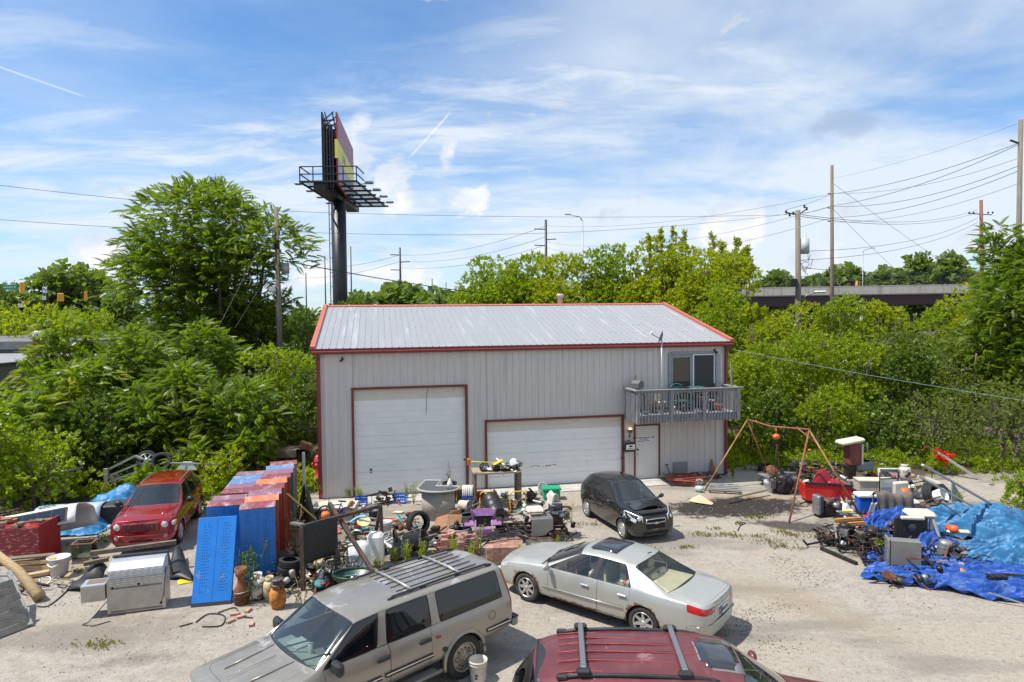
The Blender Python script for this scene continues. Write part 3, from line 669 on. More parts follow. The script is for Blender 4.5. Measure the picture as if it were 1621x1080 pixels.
plant(-40,21.5,640,150,'bright','bright vine covered shrub at the left edge',seed=22,dens=1.2)
plant(55,22.6,690,150,'bright','vine draped over the bent pipe frame','vine','vine',seed=23,dens=1.3)
plant(300,26.2,690,60,'frond','young sumac behind the roof of the red car','young_sumac','shrub',seed=24,dens=.8)
plant(238,23.9,742,60,'frond','young sumac growing up through the trailer','young_sumac','shrub',seed=25,dens=.8)
plant(405,26.8,668,50,'frond','young sumac behind the flatbed wagon','young_sumac','shrub',seed=26,dens=.8)
plant(345,25.2,720,90,'lime','light green weeds right of the red car roof','weeds','weeds',seed=27,dens=1.3)
plant(470,25.4,745,44,'lime','light green weeds between the cabinets and the fence post','weeds','weeds',seed=28,dens=1.2)
plant(420,28.0,705,70,'bright','weeds at the back of the flatbed wagon','weeds','weeds',seed=29,dens=1.2)
# --- behind the roof
k = 0
for px,Y,yt,w,kd,lb in [(590,95,468,70,'far','low distant trees just right of the billboard column'),(650,100,462,90,'far','low distant trees in the gap left of the bright tree row'),(715,92,462,80,'far','small distant tree where the tree row begins to rise'),
                         (560,60,474,60,'dark','low shrub at the foot of the billboard column'),
                         (775,66,430,110,'bright','first taller tree at the left end of the bright tree row'),(840,62,408,110,'bright','rounded tree left of the roof vent'),
                         (905,58,404,105,'lime','lime green tree directly behind the roof vent'),(965,57,398,100,'bright','tree right of the roof vent'),(1025,55,388,90,'lime','tree below the tall spiky leader shoots'),
                         (1068,52,372,76,'lime','tallest spiky tree of the row behind the roof'),(1125,48,384,96,'lime','yellow green tree right of the spiky one'),(1165,44,402,90,'lime','broad yellow green tree behind the right end of the roof')]:
    plant(px,Y,yt-(10 if kd != 'far' else 2),w*1.25,kd,lb,'row_tree','tree','trees in a row behind the building',seed=30+k,dens=2.6,dd=.9,trunk=.18,br=(.17,.30) if kd != 'far' else (.13,.27)); k += 1
# leader shoots
LS = ['leader shoot furthest left above the tree row behind the roof','second leader shoot from the left above the tree row','tallest of the four leader shoots right of centre','fourth leader shoot from the left above the tree row','leader shoot left of the yellow green crown above the right rake','leader shoot second from the right above the tree row','leader shoot between two others above the right rake','leader shoot furthest right above the tree row']
for px,Y,y0,y1 in [(1028,54,372,440),(1046,54,362,430),(1066,54,360,430),(1082,53,368,430),(1128,50,372,440),(1166,46,378,440),(1142,47,384,440),(1182,45,392,440)]:
    a = atdepth(px,y1,Y); b_ = atdepth(px,y0,Y); n = 70; r = np.random.default_rng(px); q = r.random(n)
    p = np.array(a)[None]*(1-q[:,None])+np.array(b_)[None]*q[:,None]+r.normal(size=(n,3))*np.array([.28,.28,.1])*(1.15-q[:,None])
    v = r.normal(size=(n,3)); v[:,2] += .6; me = scatter('leaves',TPL['spray'],p,v,r.normal(size=(n,3)),np.full(n,1.7),L_lime)
    rt = T('young_tree',LS.pop(0),'tree',Matrix(),'leader shoots above the tree row'); link('crown',me,rt)
    mb = MB(); mb.tube([(a.x,a.y,0),tuple(b_)],0,5,rs=[.06,.012]); P('trunk',mb,bark,rt)
# --- right mass
k = 0
for px,Y,yt,w,kd,lb in [(1140,41,452,130,'bright','shrub seen past the right rake of the roof'),(1205,38,470,110,'lime','light shrub left of the double utility pole foot'),
                         (1275,41,474,120,'lime','lime green shrub in front of the overpass, below the transformer pole'),(1340,40,462,110,'bright','shrub hiding the middle of the overpass'),(1400,41,456,100,'lime','lime topped shrub beside the dark opening of the overpass'),
                         (1470,42,478,90,'bright','shrub under the dark opening of the overpass'),(1545,40,448,130,'lime','tall light shrub right of the overpass opening'),
                         (1195,33,548,110,'bright','bush beside the right corner of the building'),(1262,34,525,130,'bright','big leafy bush behind the steel gantry'),(1345,34,520,140,'bright','rounded bush behind the rusty fridge shell'),
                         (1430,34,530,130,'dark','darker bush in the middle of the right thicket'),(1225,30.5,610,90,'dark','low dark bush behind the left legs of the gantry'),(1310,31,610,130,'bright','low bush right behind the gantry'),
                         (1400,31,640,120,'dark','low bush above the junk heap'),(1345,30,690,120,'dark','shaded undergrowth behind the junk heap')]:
    plant(px,Y,yt,w,kd,lb,'bush','bush','bushes right of the building',seed=60+k,dens=1.35,dd=.8,trunk=.06); k += 1
plant(1530,33,520,190,'elm','fine leaved greyish tree on the right above the blue tarps','elm_tree','tree',seed=90,dens=1.5,dd=.7,trunk=.14,stems=3)
plant(1600,28,600,190,'elm','fine leaved tree hanging over the right end of the blue tarps','elm_tree','tree',seed=91,dens=1.5,dd=.6,trunk=.12,stems=3)
plant(1480,29.5,628,130,'elm','fine leaved bush left of the leaning pale beams','elm_tree','tree',seed=92,dens=1.4,dd=.6,trunk=.1,stems=3)
plant(1622,34,330,170,'haven','tall thin tree on the right edge in front of the tallest pole','edge_tree','tree',seed=93,dens=.6,dd=.8,trunk=.14,stems=2)
plant(1600,33,440,190,'haven','leafy tree at the right edge under the utility pole','edge_tree','tree',seed=94,dens=.9,dd=.8,trunk=.12,stems=3)
plant(1640,22,745,110,'bright','bright green shrub at the right edge beside the tarps',seed=95,dens=1.3)
plant(1392,26.6,742,40,'bright','small upright weed behind the cream seat','weeds','weeds',seed=96)
# far beyond the overpass
k = 0
for px,Y,yt,w in [(1222,190,434,50),(1335,190,430,70),(1410,180,420,46),(1450,175,408,52),(1492,170,398,56),(1395,185,438,60),(1550,180,434,70),(1130,200,446,70),(1280,200,442,50)]:
    plant(px,Y,yt,w,'far',['far tree left of the transformer pole','far tree behind the tall pole','far tree left of the two tall crowns','left one of the two tall crowns beyond the overpass','right one of the two tall crowns beyond the overpass','low far tree behind the street lamp','far tree behind the reddish pole','far tree at the left end of the overpass','far tree between the two near poles'][k],'far_tree','tree','trees beyond the overpass',seed=100+k,dens=3.5,trunk=.5); k += 1

# low cover at the edges of the lot, grass tufts and leaf litter on it
def cover(name,label_kind,pts,sc,m,up=.6,tpl='spray'):
    p = np.array(pts); n = len(p); r = np.random.default_rng(n); v = r.normal(size=(n,3)); v[:,2] = (abs(v[:,2])+up if up > 0 else 0)
    tag(link(name,scatter(name,TPL[tpl],p,v,r.normal(size=(n,3))+np.array([0,0,.4]),r.uniform(.5,1.1,n)*sc,m)),kind='stuff')
L_elmg = leaf_mat('dry_grass',(.16,.16,.03),(.26,.25,.06),(.22,.17,.07),.3,.2)
r = np.random.default_rng(77)
def area(n,x0,x1,y0,y1,h,keep=lambda x,y:True):return [(x,y,z) for x,y,z in zip(r.uniform(x0,x1,n),r.uniform(y0,y1,n),r.random(n)**1.6*h) if keep(x,y) and nzz(x,y) > -.12]
from mathutils import noise as MN0
nzz = lambda x,y:MN0.noise(Vector((x*.8,y*.8,3.1)))
cover('ground_cover','',area(9000,-26,-7.6,20.5,31,.55,lambda x,y:y > 22.9-.45*(x+13) if x < -8.8 else y > 22.5),1.3,L_bright)
cover('undergrowth','',area(9000,9.2,30,24,33,.5,lambda x,y:y > 28.2-.12*(x-9) and (x > 11 or y > 27)),1.3,L_bright)
cover('bank_grass','',area(3500,9.3,14,28.5,36,.25),1.0,L_lime)
T_ = []
for px,py,w,n in ((1110,848,.35,60),(1150,848,.3,50),(1166,850,.2,30),(1196,820,.45,90),(1240,843,.4,60),(1252,848,.3,50),(1200,850,.3,40),(1215,858,.5,70),(1235,866,.4,60),(1170,830,.15,30),(940,868,.4,60),(1085,868,.3,40),(910,880,.5,60),(1290,850,.3,40),(1265,870,.2,20),(158,1022,.35,70),(1130,838,.2,20),(930,830,.4,40),(300,915,.1,10),(140,862,.4,60),(128,905,.3,60),(170,850,.5,80),(165,858,.3,40),(1010,868,.5,50)):
    g_ = ground(px,py); T_ += [(g_.x+r.normal()*w*.6,g_.y+r.normal()*w*.3,.01+.03*r.random()) for _ in range(int(n*1.1))]
cover('lot_grass','',T_,.30,L_elmg,.25)
T_ = []
for px,py,w,n in ((1190,975,.5,110),(1170,1000,.4,60),(1240,960,.4,50),(1270,905,.6,90),(1235,885,.4,70),(1290,920,.5,50),(1225,1020,.4,60),(1440,950,1.0,40),(150,1030,1.0,50),(700,1000,1.0,30),(860,960,.8,30),(1150,1040,.8,40),(300,1000,1.0,40),(600,860,2.0,160),(520,900,1.5,120),(820,850,1.6,90),(1350,850,2.0,160),(1450,800,2.4,200),(80,950,1.4,120)):
    g_ = ground(px,py); T_ += [(g_.x+r.normal()*w*.7,g_.y+r.normal()*w*.5,.012) for _ in range(n)]
cover('leaf_litter','',T_,.17,L_straw,.0)
# ------------------------------------------------------------------ cars
def paint(name,col,rough=.32,metal=.35,coat=.6,dirt=(.35,.32,.27),dk=.25,rustz=None,wheels=None,fade=None):
    m = bpy.data.materials.new(name); m.use_nodes = True; t = NT(m.node_tree); b = m.node_tree.nodes['Principled BSDF']
    tc = t.node('ShaderNodeTexCoord').outputs['Object']; sep = t.node('ShaderNodeSeparateXYZ',ins={0:tc})
    n = t.noise(tc,3.0,8,.65); fine = t.noise(tc,22,4,.6)
    c = t.mix(t.math('MULTIPLY',t.ramp(n,.45,.7),dk),col,dirt)
    low = t.math('MULTIPLY',t.ramp(sep.outputs[2],.62,.25),t.ramp(fine,.3,.7,.2,.75)); c = t.mix(low,c,dirt)
    rg = t.ramp(n,.35,.75,rough,rough+.2)
    cw = None
    if fade:      # peeling clear coat on upward faces, with blotchy edges
        nrm = t.node('ShaderNodeSeparateXYZ',ins={0:t.node('ShaderNodeNewGeometry').outputs['Normal']}).outputs[2]
        f0 = t.noise(tc,fade[3],7,.62,.6); k = t.math('MULTIPLY',t.ramp(nrm,.55,.85),t.ramp(f0,fade[1],fade[2])); c = t.mix(k,c,fade[0]); rg = t.math('MAXIMUM',rg,t.math('MULTIPLY',k,.55))
        if len(fade) > 4:
            edge = t.math('MULTIPLY',t.ramp(nrm,.55,.85),t.math('MULTIPLY',t.ramp(f0,fade[1]-.05,fade[1]),t.ramp(f0,fade[1]+.05,fade[1]))); c = t.mix(t.math('MULTIPLY',edge,.8),c,fade[4])
    if wheels:
        a = None
        for wx,wz,r0 in wheels:
            dx = t.math('SUBTRACT',sep.outputs[0],wx); dz = t.math('SUBTRACT',sep.outputs[2],wz)
            d = t.math('SQRT',t.math('ADD',t.math('MULTIPLY',dx,dx),t.math('MULTIPLY',dz,dz)))
            k = t.ramp(t.math('ADD',t.math('SUBTRACT',d,r0),t.math('MULTIPLY',t.math('SUBTRACT',t.noise(tc,5,7,.75),.5),-.55)),.018,.0)
            a = k if a is None else t.math('MAXIMUM',a,k)
        s_ = t.math('MULTIPLY',t.ramp(t.math('ADD',sep.outputs[2],t.math('MULTIPLY',t.math('SUBTRACT',t.noise(tc,6,6,.7),.5),.22)),rustz+.01,rustz-.01),t.ramp(t.noise(tc,1.7,3),.48,.55))
        a = t.math('MAXIMUM',a,s_); rc = t.mix(fine,(.07,.028,.014),(.20,.085,.04)); c = t.mix(a,c,rc); rg = t.math('MAXIMUM',rg,t.math('MULTIPLY',a,.9))
        t.l.new(t.math('SUBTRACT',metal,a,clamp=True),b.inputs['Metallic'])
    else:b.inputs['Metallic'].default_value = metal
    t.l.new(c,b.inputs['Base Color']); t.l.new(rg,b.inputs['Roughness']); b.inputs['Coat Weight'].default_value = coat; b.inputs['Coat Roughness'].default_value = .06
    MATS[name] = m; return m
trim_black = mat('trim_black',(.022,.022,.024),.5,0,.25,8)
well_black = mat('wheel_well',(.012,.012,.012),.9)
seal = mat('window_seal',(.01,.01,.011),.6)
g_clear = glass('windscreen_glass',(.66,.76,.72),.22); g_tint = glass('tinted_glass',(.05,.055,.065),.35,refl=1.0); g_mid = glass('side_glass',(.42,.46,.44),.35)
lamp_white = mat('headlamp',(.62,.62,.58),.18,.3,.2,12,coat=.5); lamp_red = mat('tail_lamp',(.42,.012,.012),.2,0,.35,9,coat=.8); lamp_amber = mat('amber_lamp',(.75,.22,.02),.25,coat=.5)
alloy = mat('alloy_wheel',(.50,.49,.47),.35,.7,.15,12,0,30,(.22,.18,.14),(.5,.75),6)
tyre = mat('tyre',(.028,.027,.026),.85,0,.3,20,.002,90,(.10,.09,.075),(.5,.75),4)
def st(xl,xh,xc,w,zb,zbelt,wr,zr,k=1.0,kx=0):
    h = zbelt-zb
    Y = [0,w*.86,w*.965,w,w*.985,w*.93,wr,wr*.87,wr*.5,0]
    Z = [zb,zb,zb+.07,zb+h*.45,zb+h*.80,zbelt,zr,zr+.045*k,zr+.073*k,zr+.082*k]
    X = [xl]*6+[xh,xh+xc*.25,xh+xc*.8,xh+xc]
    return list(zip(X,Y,Z))
def car_body(root,stations,tags,mats,wheels,capf=(),capr=(),crease_rows=(5,6),level=3,bulge=.06):
    """loft a closed shell, smooth it, cut the wheel arches, then split it into its panels"""
    names = list(mats); idx = {n:i for i,n in enumerate(names)}; R_ = 10; V = []; F = []; TG = []
    ns = len(stations); vid = {}
    for i,s_ in enumerate(stations):
        for j,(x,y,z) in enumerate(s_):
            for sd in ((1,-1) if 0 < j < 9 else (0,)):vid[i,j,sd] = len(V); V.append((x,y*(sd if sd else 1),z))
    g = lambda i,j,sd:vid[i,j,sd] if 0 < j < 9 else vid[i,j,0]
    for i in range(ns-1):
        for j in range(R_-1):
            for sd in (1,-1):
                q = [g(i,j,sd),g(i+1,j,sd),g(i+1,j+1,sd),g(i,j+1,sd)]; F.append(q if sd > 0 else q[::-1])
                tg = tags.get((i,j),'body'); TG.append(idx[tg])
    for i,caps,sg in ((0,dict(capf),1),(ns-1,dict(capr),-1)):
        inner = {}
        for j in range(1,9):
            x,y,z = stations[i][j]
            for sd in (1,-1):inner[j,sd] = len(V); V.append((x+sg*bulge,y*.60*sd,z))
        for j in range(1,8):
            cols = [g(i,j,1),inner[j,1],inner[j,-1],g(i,j,-1)]; up = [g(i,j+1,1),inner[j+1,1],inner[j+1,-1],g(i,j+1,-1)]
            for c in range(3):
                q = [cols[c],cols[c+1],up[c+1],up[c]]; F.append(q[::-1] if sg > 0 else q)
                TG.append(idx[caps.get((j,c if c < 2 else 0),'body')])
        for j,e in ((8,9),(1,0)):
            q = [g(i,j,1),inner[j,1],inner[j,-1],g(i,j,-1),g(i,e,0)]; F.append(q if (sg > 0) == (e == 9) else q[::-1]); TG.append(idx[caps.get((j if e == 9 else 0,1),'body')])
    bm = bmesh.new(); bv = [bm.verts.new(v) for v in V]; bm.verts.ensure_lookup_table()
    for q,tg in zip(F,TG):
        try:f = bm.faces.new([bv[k] for k in q])
        except ValueError:continue
        f.material_index = tg; f.smooth = True
    bmesh.ops.recalc_face_normals(bm,faces=bm.faces)
    cl = bm.edges.layers.float.new('crease_edge')
    for e in bm.edges:
        m_ = {f.material_index for f in e.link_faces}
        if len(m_) > 1:e[cl] = .72 if any('glass' in names[k] for k in m_) else .35
    for i in range(ns-1):
        for j in crease_rows:
            for sd in (1,-1):
                e = bm.edges.get((bv[g(i,j,sd)],bv[g(i+1,j,sd)]))
                if e:e[cl] = max(e[cl],.5)
    for i in (0,ns-1):
        for j in range(1,8):
            for sd in (1,-1):
                e = bm.edges.get((bv[g(i,j,sd)],bv[g(i,j+1,sd)]))
                if e:e[cl] = max(e[cl],.25)
    me = bpy.data.meshes.new('shell'); bm.to_mesh(me); bm.free()
    for n in names:me.materials.append(mats[n])
    tmp = bpy.data.objects.new('tmp_shell',me); C.objects.link(tmp); md = tmp.modifiers.new('s','SUBSURF'); md.levels = md.render_levels = level
    cut = MB(); cut.cur = idx['well']
    for wx,wy,wz,r in wheels:
        for sd in (1,-1):
            n = 40; a0 = wy*sd-.27*sd; a1 = wy*sd+.25*sd
            ring = lambda yy:[(wx+r*cos(2*pi*k/n),yy,wz+r*sin(2*pi*k/n)) for k in range(n)]
            lo,hi = (a0,a1) if a0 < a1 else (a1,a0)
            cut.add(ring(lo)+ring(hi),[tuple(range(n)),tuple(range(n,2*n))[::-1]]+[(k,n+k,n+(k+1) % n,(k+1) % n) for k in range(n)])
    cm = cut.mesh('cut',[mats[n] for n in names]); bm = bmesh.new(); bm.from_mesh(cm); bmesh.ops.recalc_face_normals(bm,faces=bm.faces); bm.to_mesh(cm); bm.free()
    co = bpy.data.objects.new('tmp_cut',cm); C.objects.link(co)
    b_ = tmp.modifiers.new('b','BOOLEAN'); b_.object = co; b_.operation = 'DIFFERENCE'; b_.solver = 'EXACT'
    bpy.context.view_layer.update(); dg = bpy.context.evaluated_depsgraph_get()
    full = bpy.data.meshes.new_from_object(tmp.evaluated_get(dg)); bpy.data.objects.remove(tmp); bpy.data.objects.remove(co)
    out = {}
    for n in names:
        if n == 'well':continue
        sides = (0,) if n in ('body','hood','windscreen_glass','rear_glass','boot_lid','front_bumper','rear_bumper','grille','roof','tailgate') else (1,-1)
        for sd in sides:
            bm = bmesh.new(); bm.from_mesh(full); want = {idx[n]} | ({idx['well']} if n == 'body' else set())
            kill = [f for f in bm.faces if f.material_index not in want or (sd and f.calc_center_median().y*sd <= 0)]
            bmesh.ops.delete(bm,geom=kill,context='FACES')
            if not bm.faces:bm.free(); continue
            isg = 'glass' in n; ring = None
            if n != 'body':
                be = [e for e in bm.edges if e.is_boundary]; bvs = {v for e in be for v in e.verts}; mv = {}
                for v in bvs:
                    nb = [e.other_vert(v).co for e in v.link_edges]; av = sum(nb,Vector())/len(nb); ce = sum((f.calc_center_median() for f in v.link_faces),Vector())/len(v.link_faces)
                    d = (ce-v.co); d = d.normalized() if d.length > 1e-6 else Vector(); mv[v] = v.co+d*(.016 if isg else .0055)-v.normal*(.004 if isg else .0015)
                if isg:
                    rb = MB()
                    for e in be:
                        a,c = e.verts; rb.add([a.co,c.co,mv[c],mv[a]],[(0,1,2,3)])
                    ring = rb
                for v,p in mv.items():v.co = p
                for f in bm.faces:f.material_index = 0
            pn = {'side_glass':'window','windscreen_glass':'windscreen','rear_glass':'rear_window','tint_glass':'window'}.get(n,n)
            m2 = bpy.data.meshes.new(pn); bm.to_mesh(m2)
            if n == 'body':
                for k in names:m2.materials.append(mats[k])
            else:m2.materials.append(mats[n])
            # separate window panes that are not joined
            if isg and n != 'windscreen_glass' and n != 'rear_glass':
                bm.verts.index_update(); bm.free(); parts = split_islands(m2); bpy.data.meshes.remove(m2)
                for k,pm in enumerate(parts):pm.materials.clear(); pm.materials.append(mats[n]); o = link(pn,pm,root); out.setdefault(pn,[]).append(o)
                if ring:P('window_seal',ring,seal,root)
                continue
            bm.free(); m2.set_sharp_from_angle(angle=radians(38)); o = link(pn,m2,root); out.setdefault(pn,[]).append(o)
            if ring:P('window_seal',ring,seal,o)
    bpy.data.meshes.remove(full); return out
def split_islands(me):
    bm = bmesh.new(); bm.from_mesh(me); seen = set(); res = []; bm.faces.ensure_lookup_table()
    for f in bm.faces:
        if f.index in seen:continue
        st_ = [f]; isl = []; seen.add(f.index)
        while st_:
            q = st_.pop(); isl.append(q)
            for e in q.edges:
                for h in e.link_faces:
                    if h.index not in seen:seen.add(h.index); st_.append(h)
        ids = {}; vs_ = []; fs = []
        for q in isl:
            fs.append([ids.setdefault(v.index,len(ids)) for v in q.verts])
        inv = {v:k for k,v in ids.items()}; bm.verts.ensure_lookup_table(); vs_ = [bm.verts[inv[i]].co.copy() for i in range(len(inv))]
        m = bpy.data.meshes.new('window'); m.from_pydata(vs_,[],fs); m.polygons.foreach_set('use_smooth',[True]*len(fs)); m.update(); res.append(m)
    bm.free(); return res
def rim_mesh(r,w,style='spoke7',m=None,m2=None):
    mb = MB(); ro = r*.66
    mb.lathe([(ro+.006,-.02),(ro+.006,.0),(ro*.97,.0),(ro*.93,-.03),(ro*.90,-w*.55)],28)
    mb.mat(1).disc(ro*.92,-.075,24); mb.mat(0)
    n = int(style[5:]) if style.startswith('spoke') else 0
    if n:
        for k in range(n):
            a = 2*pi*k/n; M = Matrix.Rotation(a,4,'Z')
            mb.add([(r*.10,-r*.095,-.012),(r*.10,r*.095,-.012),(ro*.96,r*.055,-.006),(ro*.96,-r*.055,-.006),(r*.10,-r*.13,-.06),(r*.10,r*.13,-.06),(ro*.96,r*.09,-.05),(ro*.96,-r*.09,-.05)],
                   [(0,3,2,1),(0,4,7,3),(1,2,6,5),(2,3,7,6)],False,M)
        mb.lathe([(0,.004),(r*.10,.0),(r*.16,-.012),(r*.17,-.04)],20)
    else:          # steel wheel with round holes
        mb.lathe([(r*.19,-.01),(r*.30,-.035),(r*.50,-.03),(ro*.9,-.05)],28); mb.lathe([(0,.035),(r*.13,.03),(r*.15,-.0),(r*.19,-.01)],18)
        mb.mat(1)
        for k in range(12):a = 2*pi*k/12; mb.lathe([(0,-.028),(r*.043,-.028)],10,Matrix.Translation((r*.42*cos(a),r*.42*sin(a),0)))
    return mb.mesh('wheel',[m or alloy,m2 or well_black])
def tyre_mesh(r,w,name='tyre',m=None,tread=True):
    mb = MB(); ri = r*.655; h = w/2
    pr = [(ri,-h*.80),(ri+.012,-h*.92),(r*.84,-h*1.0),(r*.955,-h*.93),(r*.992,-h*.80),(r,-h*.55),(r,h*.55),(r*.992,h*.80),(r*.955,h*.93),(r*.84,h*1.0),(ri+.012,h*.92),(ri,h*.80)]
    mb.lathe(pr,40,Matrix.Translation((0,0,-h)))
    if tread:
        for k in range(36):
            a = 2*pi*k/36
            for s_ in (-1,1):mb.box((r+.001,0,s_*h*.42),(.010,r*.10,h*.62),Matrix.Translation((0,0,-h)) @ Matrix.Rotation(a,4,'Z'))
    return mb.mesh(name,m or tyre)
def add_wheels(root,wb,track,r,w,style,rim_m=None,y_out=None,flat=0):
    rm = rim_mesh(r,w,style,rim_m); tm = tyre_mesh(r,w)
    for x in (wb/2,-wb/2):
        for sd in (1,-1):
            M = Matrix.Translation((x,sd*track,r)) @ Matrix.Rotation(-pi/2*sd,4,'X') @ Matrix.Rotation(random.random()*6,4,'Z')
            o = link('wheel',rm,root,M); link('tyre',tm,o)
def seats(root,rows,m,dashx,dash_m,z=.35,w=.5,wheel_m=None,sy=.37,hi=1.0,bench=False):
    for k,x in enumerate(rows):
        ys = (sy,-sy) if k == 0 or not bench else (0,)
        for y in ys:
            ww = w if len(ys) == 2 else 1.25
            mb = MB(); mb.box((x+.05,y,z+.08),(.5,ww,.16),None,.05); mb.box((x-.26,y,z+.40),(.14,ww*.96,.58),at(0,0,0),.05)
            for yy in ((y,) if ww < 1 else (.4,-.4)):mb.box((x-.30,yy,z+.78*hi),(.10,.26,.17),None,.045)
            P('seat',mb,m,root)
    mb = MB(); mb.box((dashx+.10,0,z+.47),(.50,1.42,.14),None,.05); mb.box((dashx-.10,0,z+.35),(.16,1.4,.25),None,.04); P('dashboard',mb,dash_m,root)
    mb = MB(); M = at(dashx-.30,sy,z+.50,0,0,-62)
    mb.tube([(.18*cos(2*pi*k/20),.18*sin(2*pi*k/20),0) for k in range(21)],.017,6,M,cap=False); mb.box((0,0,-.01),(.34,.04,.02),M); mb.box((0,0,-.01),(.11,.13,.04),M,.02); P('steering_wheel',mb,wheel_m or trim_black,root)
def mirror(root,x,y,z,m,sc=1.0,arm=.07):
    for sd in (1,-1):
        mb = MB(); M = Matrix.Translation((x,sd*(y+arm),z)); mb.grid(lambda u,v:((.085-.085*cos(pi*u))*-.9*sc+.05*sc if False else .075*sc*cos(2*pi*u)*sin(pi*v)*.9,(v-.5)*.24*sc*sd,.085*sc*sin(2*pi*u)*sin(pi*v)**.6),14,8,M @ Matrix.Translation((0,sd*.06*sc,.03)))
        mb.bar((.0,-sd*arm*1.2,-.02),(.0,sd*.02,.0),.06,.04,M); P('mirror',mb,m,root)
def handles(root,pts,y,m,w=.20):
    for x,z in pts:
        for sd in (1,-1):mb = MB(); mb.box((x,sd*(y+.012),z),(w,.035,.035),None,.012); P('door_handle',mb,m,root)
def arch_lip(root,wheels,m,rr=.03):
    for wx,wy,wz,r in wheels:
        for sd in (1,-1):
            mb = MB(); mb.tube([(wx+(r+.004)*cos(a),sd*wy,wz+(r+.004)*sin(a)) for a in [radians(-12+204*k/24) for k in range(25)]],rr,6); P('wheel_arch',mb,m,root)
# ---------------- silver sedan with rusty sills
def sedan():
    M = at(2.02,15.05,0,141.7) @ Matrix.Scale(1.02,4); root = T('silver_sedan','silver four door sedan with rusty sills and cream interior, tail towards the camera','car',M)
    p = paint('sedan_silver',(.44,.44,.40),.36,.5,.35,(.40,.38,.33),.18,.33,[(1.48,.33,.405),(-1.48,.33,.405)])
    mats = dict(body=p,well=well_black,windscreen_glass=g_clear,rear_glass=glass('cream_view_glass',(.95,.97,.90),.03,refl=.45),side_glass=glass('sedan_side',(.78,.82,.78),.08,refl=.9),pillar=trim_black,front_door=p,rear_door=p,hood=p,boot_lid=p,front_bumper=p,rear_bumper=p,headlight=lamp_white,taillight=lamp_red)
    S_ = [st(2.36,2.34,.06,.80,.24,.70,.66,.735,.6),st(2.10,2.06,.05,.885,.22,.80,.74,.845,.6),st(1.48,1.46,0,.925,.22,.885,.77,.925,.8),st(1.02,1.00,.14,.925,.22,.93,.77,.965,.5),
          st(.94,.14,.10,.925,.22,.935,.60,1.335,1),st(-.24,-.34,.02,.93,.22,.955,.635,1.385,1),st(-.36,-.44,0,.93,.22,.957,.635,1.385,1),st(-1.22,-.98,-.03,.925,.22,.97,.61,1.355,1),st(-1.50,-1.14,-.09,.925,.22,.975,.585,1.325,1),
          st(-1.93,-1.95,-.12,.915,.22,.965,.70,.995,.4),st(-2.40,-2.42,-.05,.885,.26,.955,.72,.995,.3),st(-2.74,-2.72,-.03,.80,.30,.88,.68,.93,.4)]
    tg = {}
    for j in (6,7,8):tg[3,j] = 'windscreen_glass'; tg[8,j] = 'rear_glass'
    tg[4,5] = 'side_glass'; tg[6,5] = 'side_glass'; tg[5,5] = 'pillar'
    for j in (2,3,4):tg[4,j] = 'front_door'; tg[5,j] = 'front_door'; tg[6,j] = 'rear_door'
    for i in (1,2):tg[i,7] = 'hood'; tg[i,8] = 'hood'
    for j in (7,8):tg[9,j] = 'boot_lid'; tg[10,j] = 'boot_lid'
    for j in (1,2):tg[0,j] = 'front_bumper'; tg[10,j] = 'rear_bumper'
    tg[0,4] = 'headlight'; tg[10,4] = 'taillight'
    capf = {(1,0):'front_bumper',(1,1):'front_bumper',(2,0):'front_bumper',(2,1):'front_bumper',(4,0):'headlight'}; capr = {(1,0):'rear_bumper',(1,1):'rear_bumper',(2,0):'rear_bumper',(2,1):'rear_bumper',(4,0):'taillight',(3,1):'boot_lid',(4,1):'boot_lid',(5,1):'boot_lid',(6,1):'boot_lid',(7,1):'boot_lid'}
    wh = [(1.48,.93,.33,.375),(-1.48,.93,.33,.375)]
    car_body(root,S_,tg,mats,wh,capf.items(),capr.items())
    add_wheels(root,2.96,.895,.33,.22,'spoke7'); cream = mat('cream_leather',(.66,.60,.44),.5,0,.10,6)
    seats(root,(.18,-.72),cream,.88,mat('brown_dash',(.16,.12,.08),.6),.30,.54,mat('wood_wheel',(.28,.12,.05),.4),bench=True)
    mb = MB(); mb.box((-1.52,0,.93),(.78,1.30,.03)); P('parcel_shelf',mb,cream,root)
    for y in (.42,-.42,0):mb = MB(); mb.box((-1.28,y,.97),(.14,.27,.13),None,.05); P('headrest',mb,cream,root)
    mb = MB(); mb.box((-.95,.35,.86),(.35,.3,.12),None,.05); P('orange_bag',mb,mat('orange_cloth',(.75,.10,.03),.7),root)
    mirror(root,.80,.92,.98,p,.95); handles(root,[(-.12,.80),(-1.02,.81)],.925,chrome,.20)
    for sd in (1,-1):
        mb = MB(); mb.tube([(1.0,sd*.935,.52),(-.3,sd*.945,.54),(-1.05,sd*.935,.55)],.014,5); P('side_moulding',mb,p,root)
    # sunroof
    mb = MB(); mb.add([(x,y,1.468+.006-.018*(y/.42)**2-.02*((x+.32)/.5)**2) for x in (-.62,-.46,-.30,-.1,.02) for y in (-.42,-.2,0,.2,.42)],[(i*5+j,i*5+j+1,i*5+j+6,i*5+j+5) for i in range(4) for j in range(4)],True); P('sunroof',mb,mat('sunroof_glass',(.03,.033,.04),.12,coat=.5),root,thick=.01)
    mb = MB(); mb.tube([(1.02,-.55,.982),(1.13,0,1.00),(1.02,.55,.982)],.035,6); P('cowl_vent',mb,trim_black,root)
    for y0 in (.5,-.15):mb = MB(); mb.bar((1.06,y0,1.01),(.86,y0+.6,1.09),.02,.02) if y0 > 0 else mb.bar((1.1,y0-.1,1.01),(.9,y0-.6,1.06),.02,.02); P('wiper',mb,trim_black,root)
    # tail details
    mb = MB(); mb.box((-2.815,0,.70),(.012,.34,.17),None,.004); pl = P('number_plate',mb,mat('plate_white',(.62,.62,.64)),root)
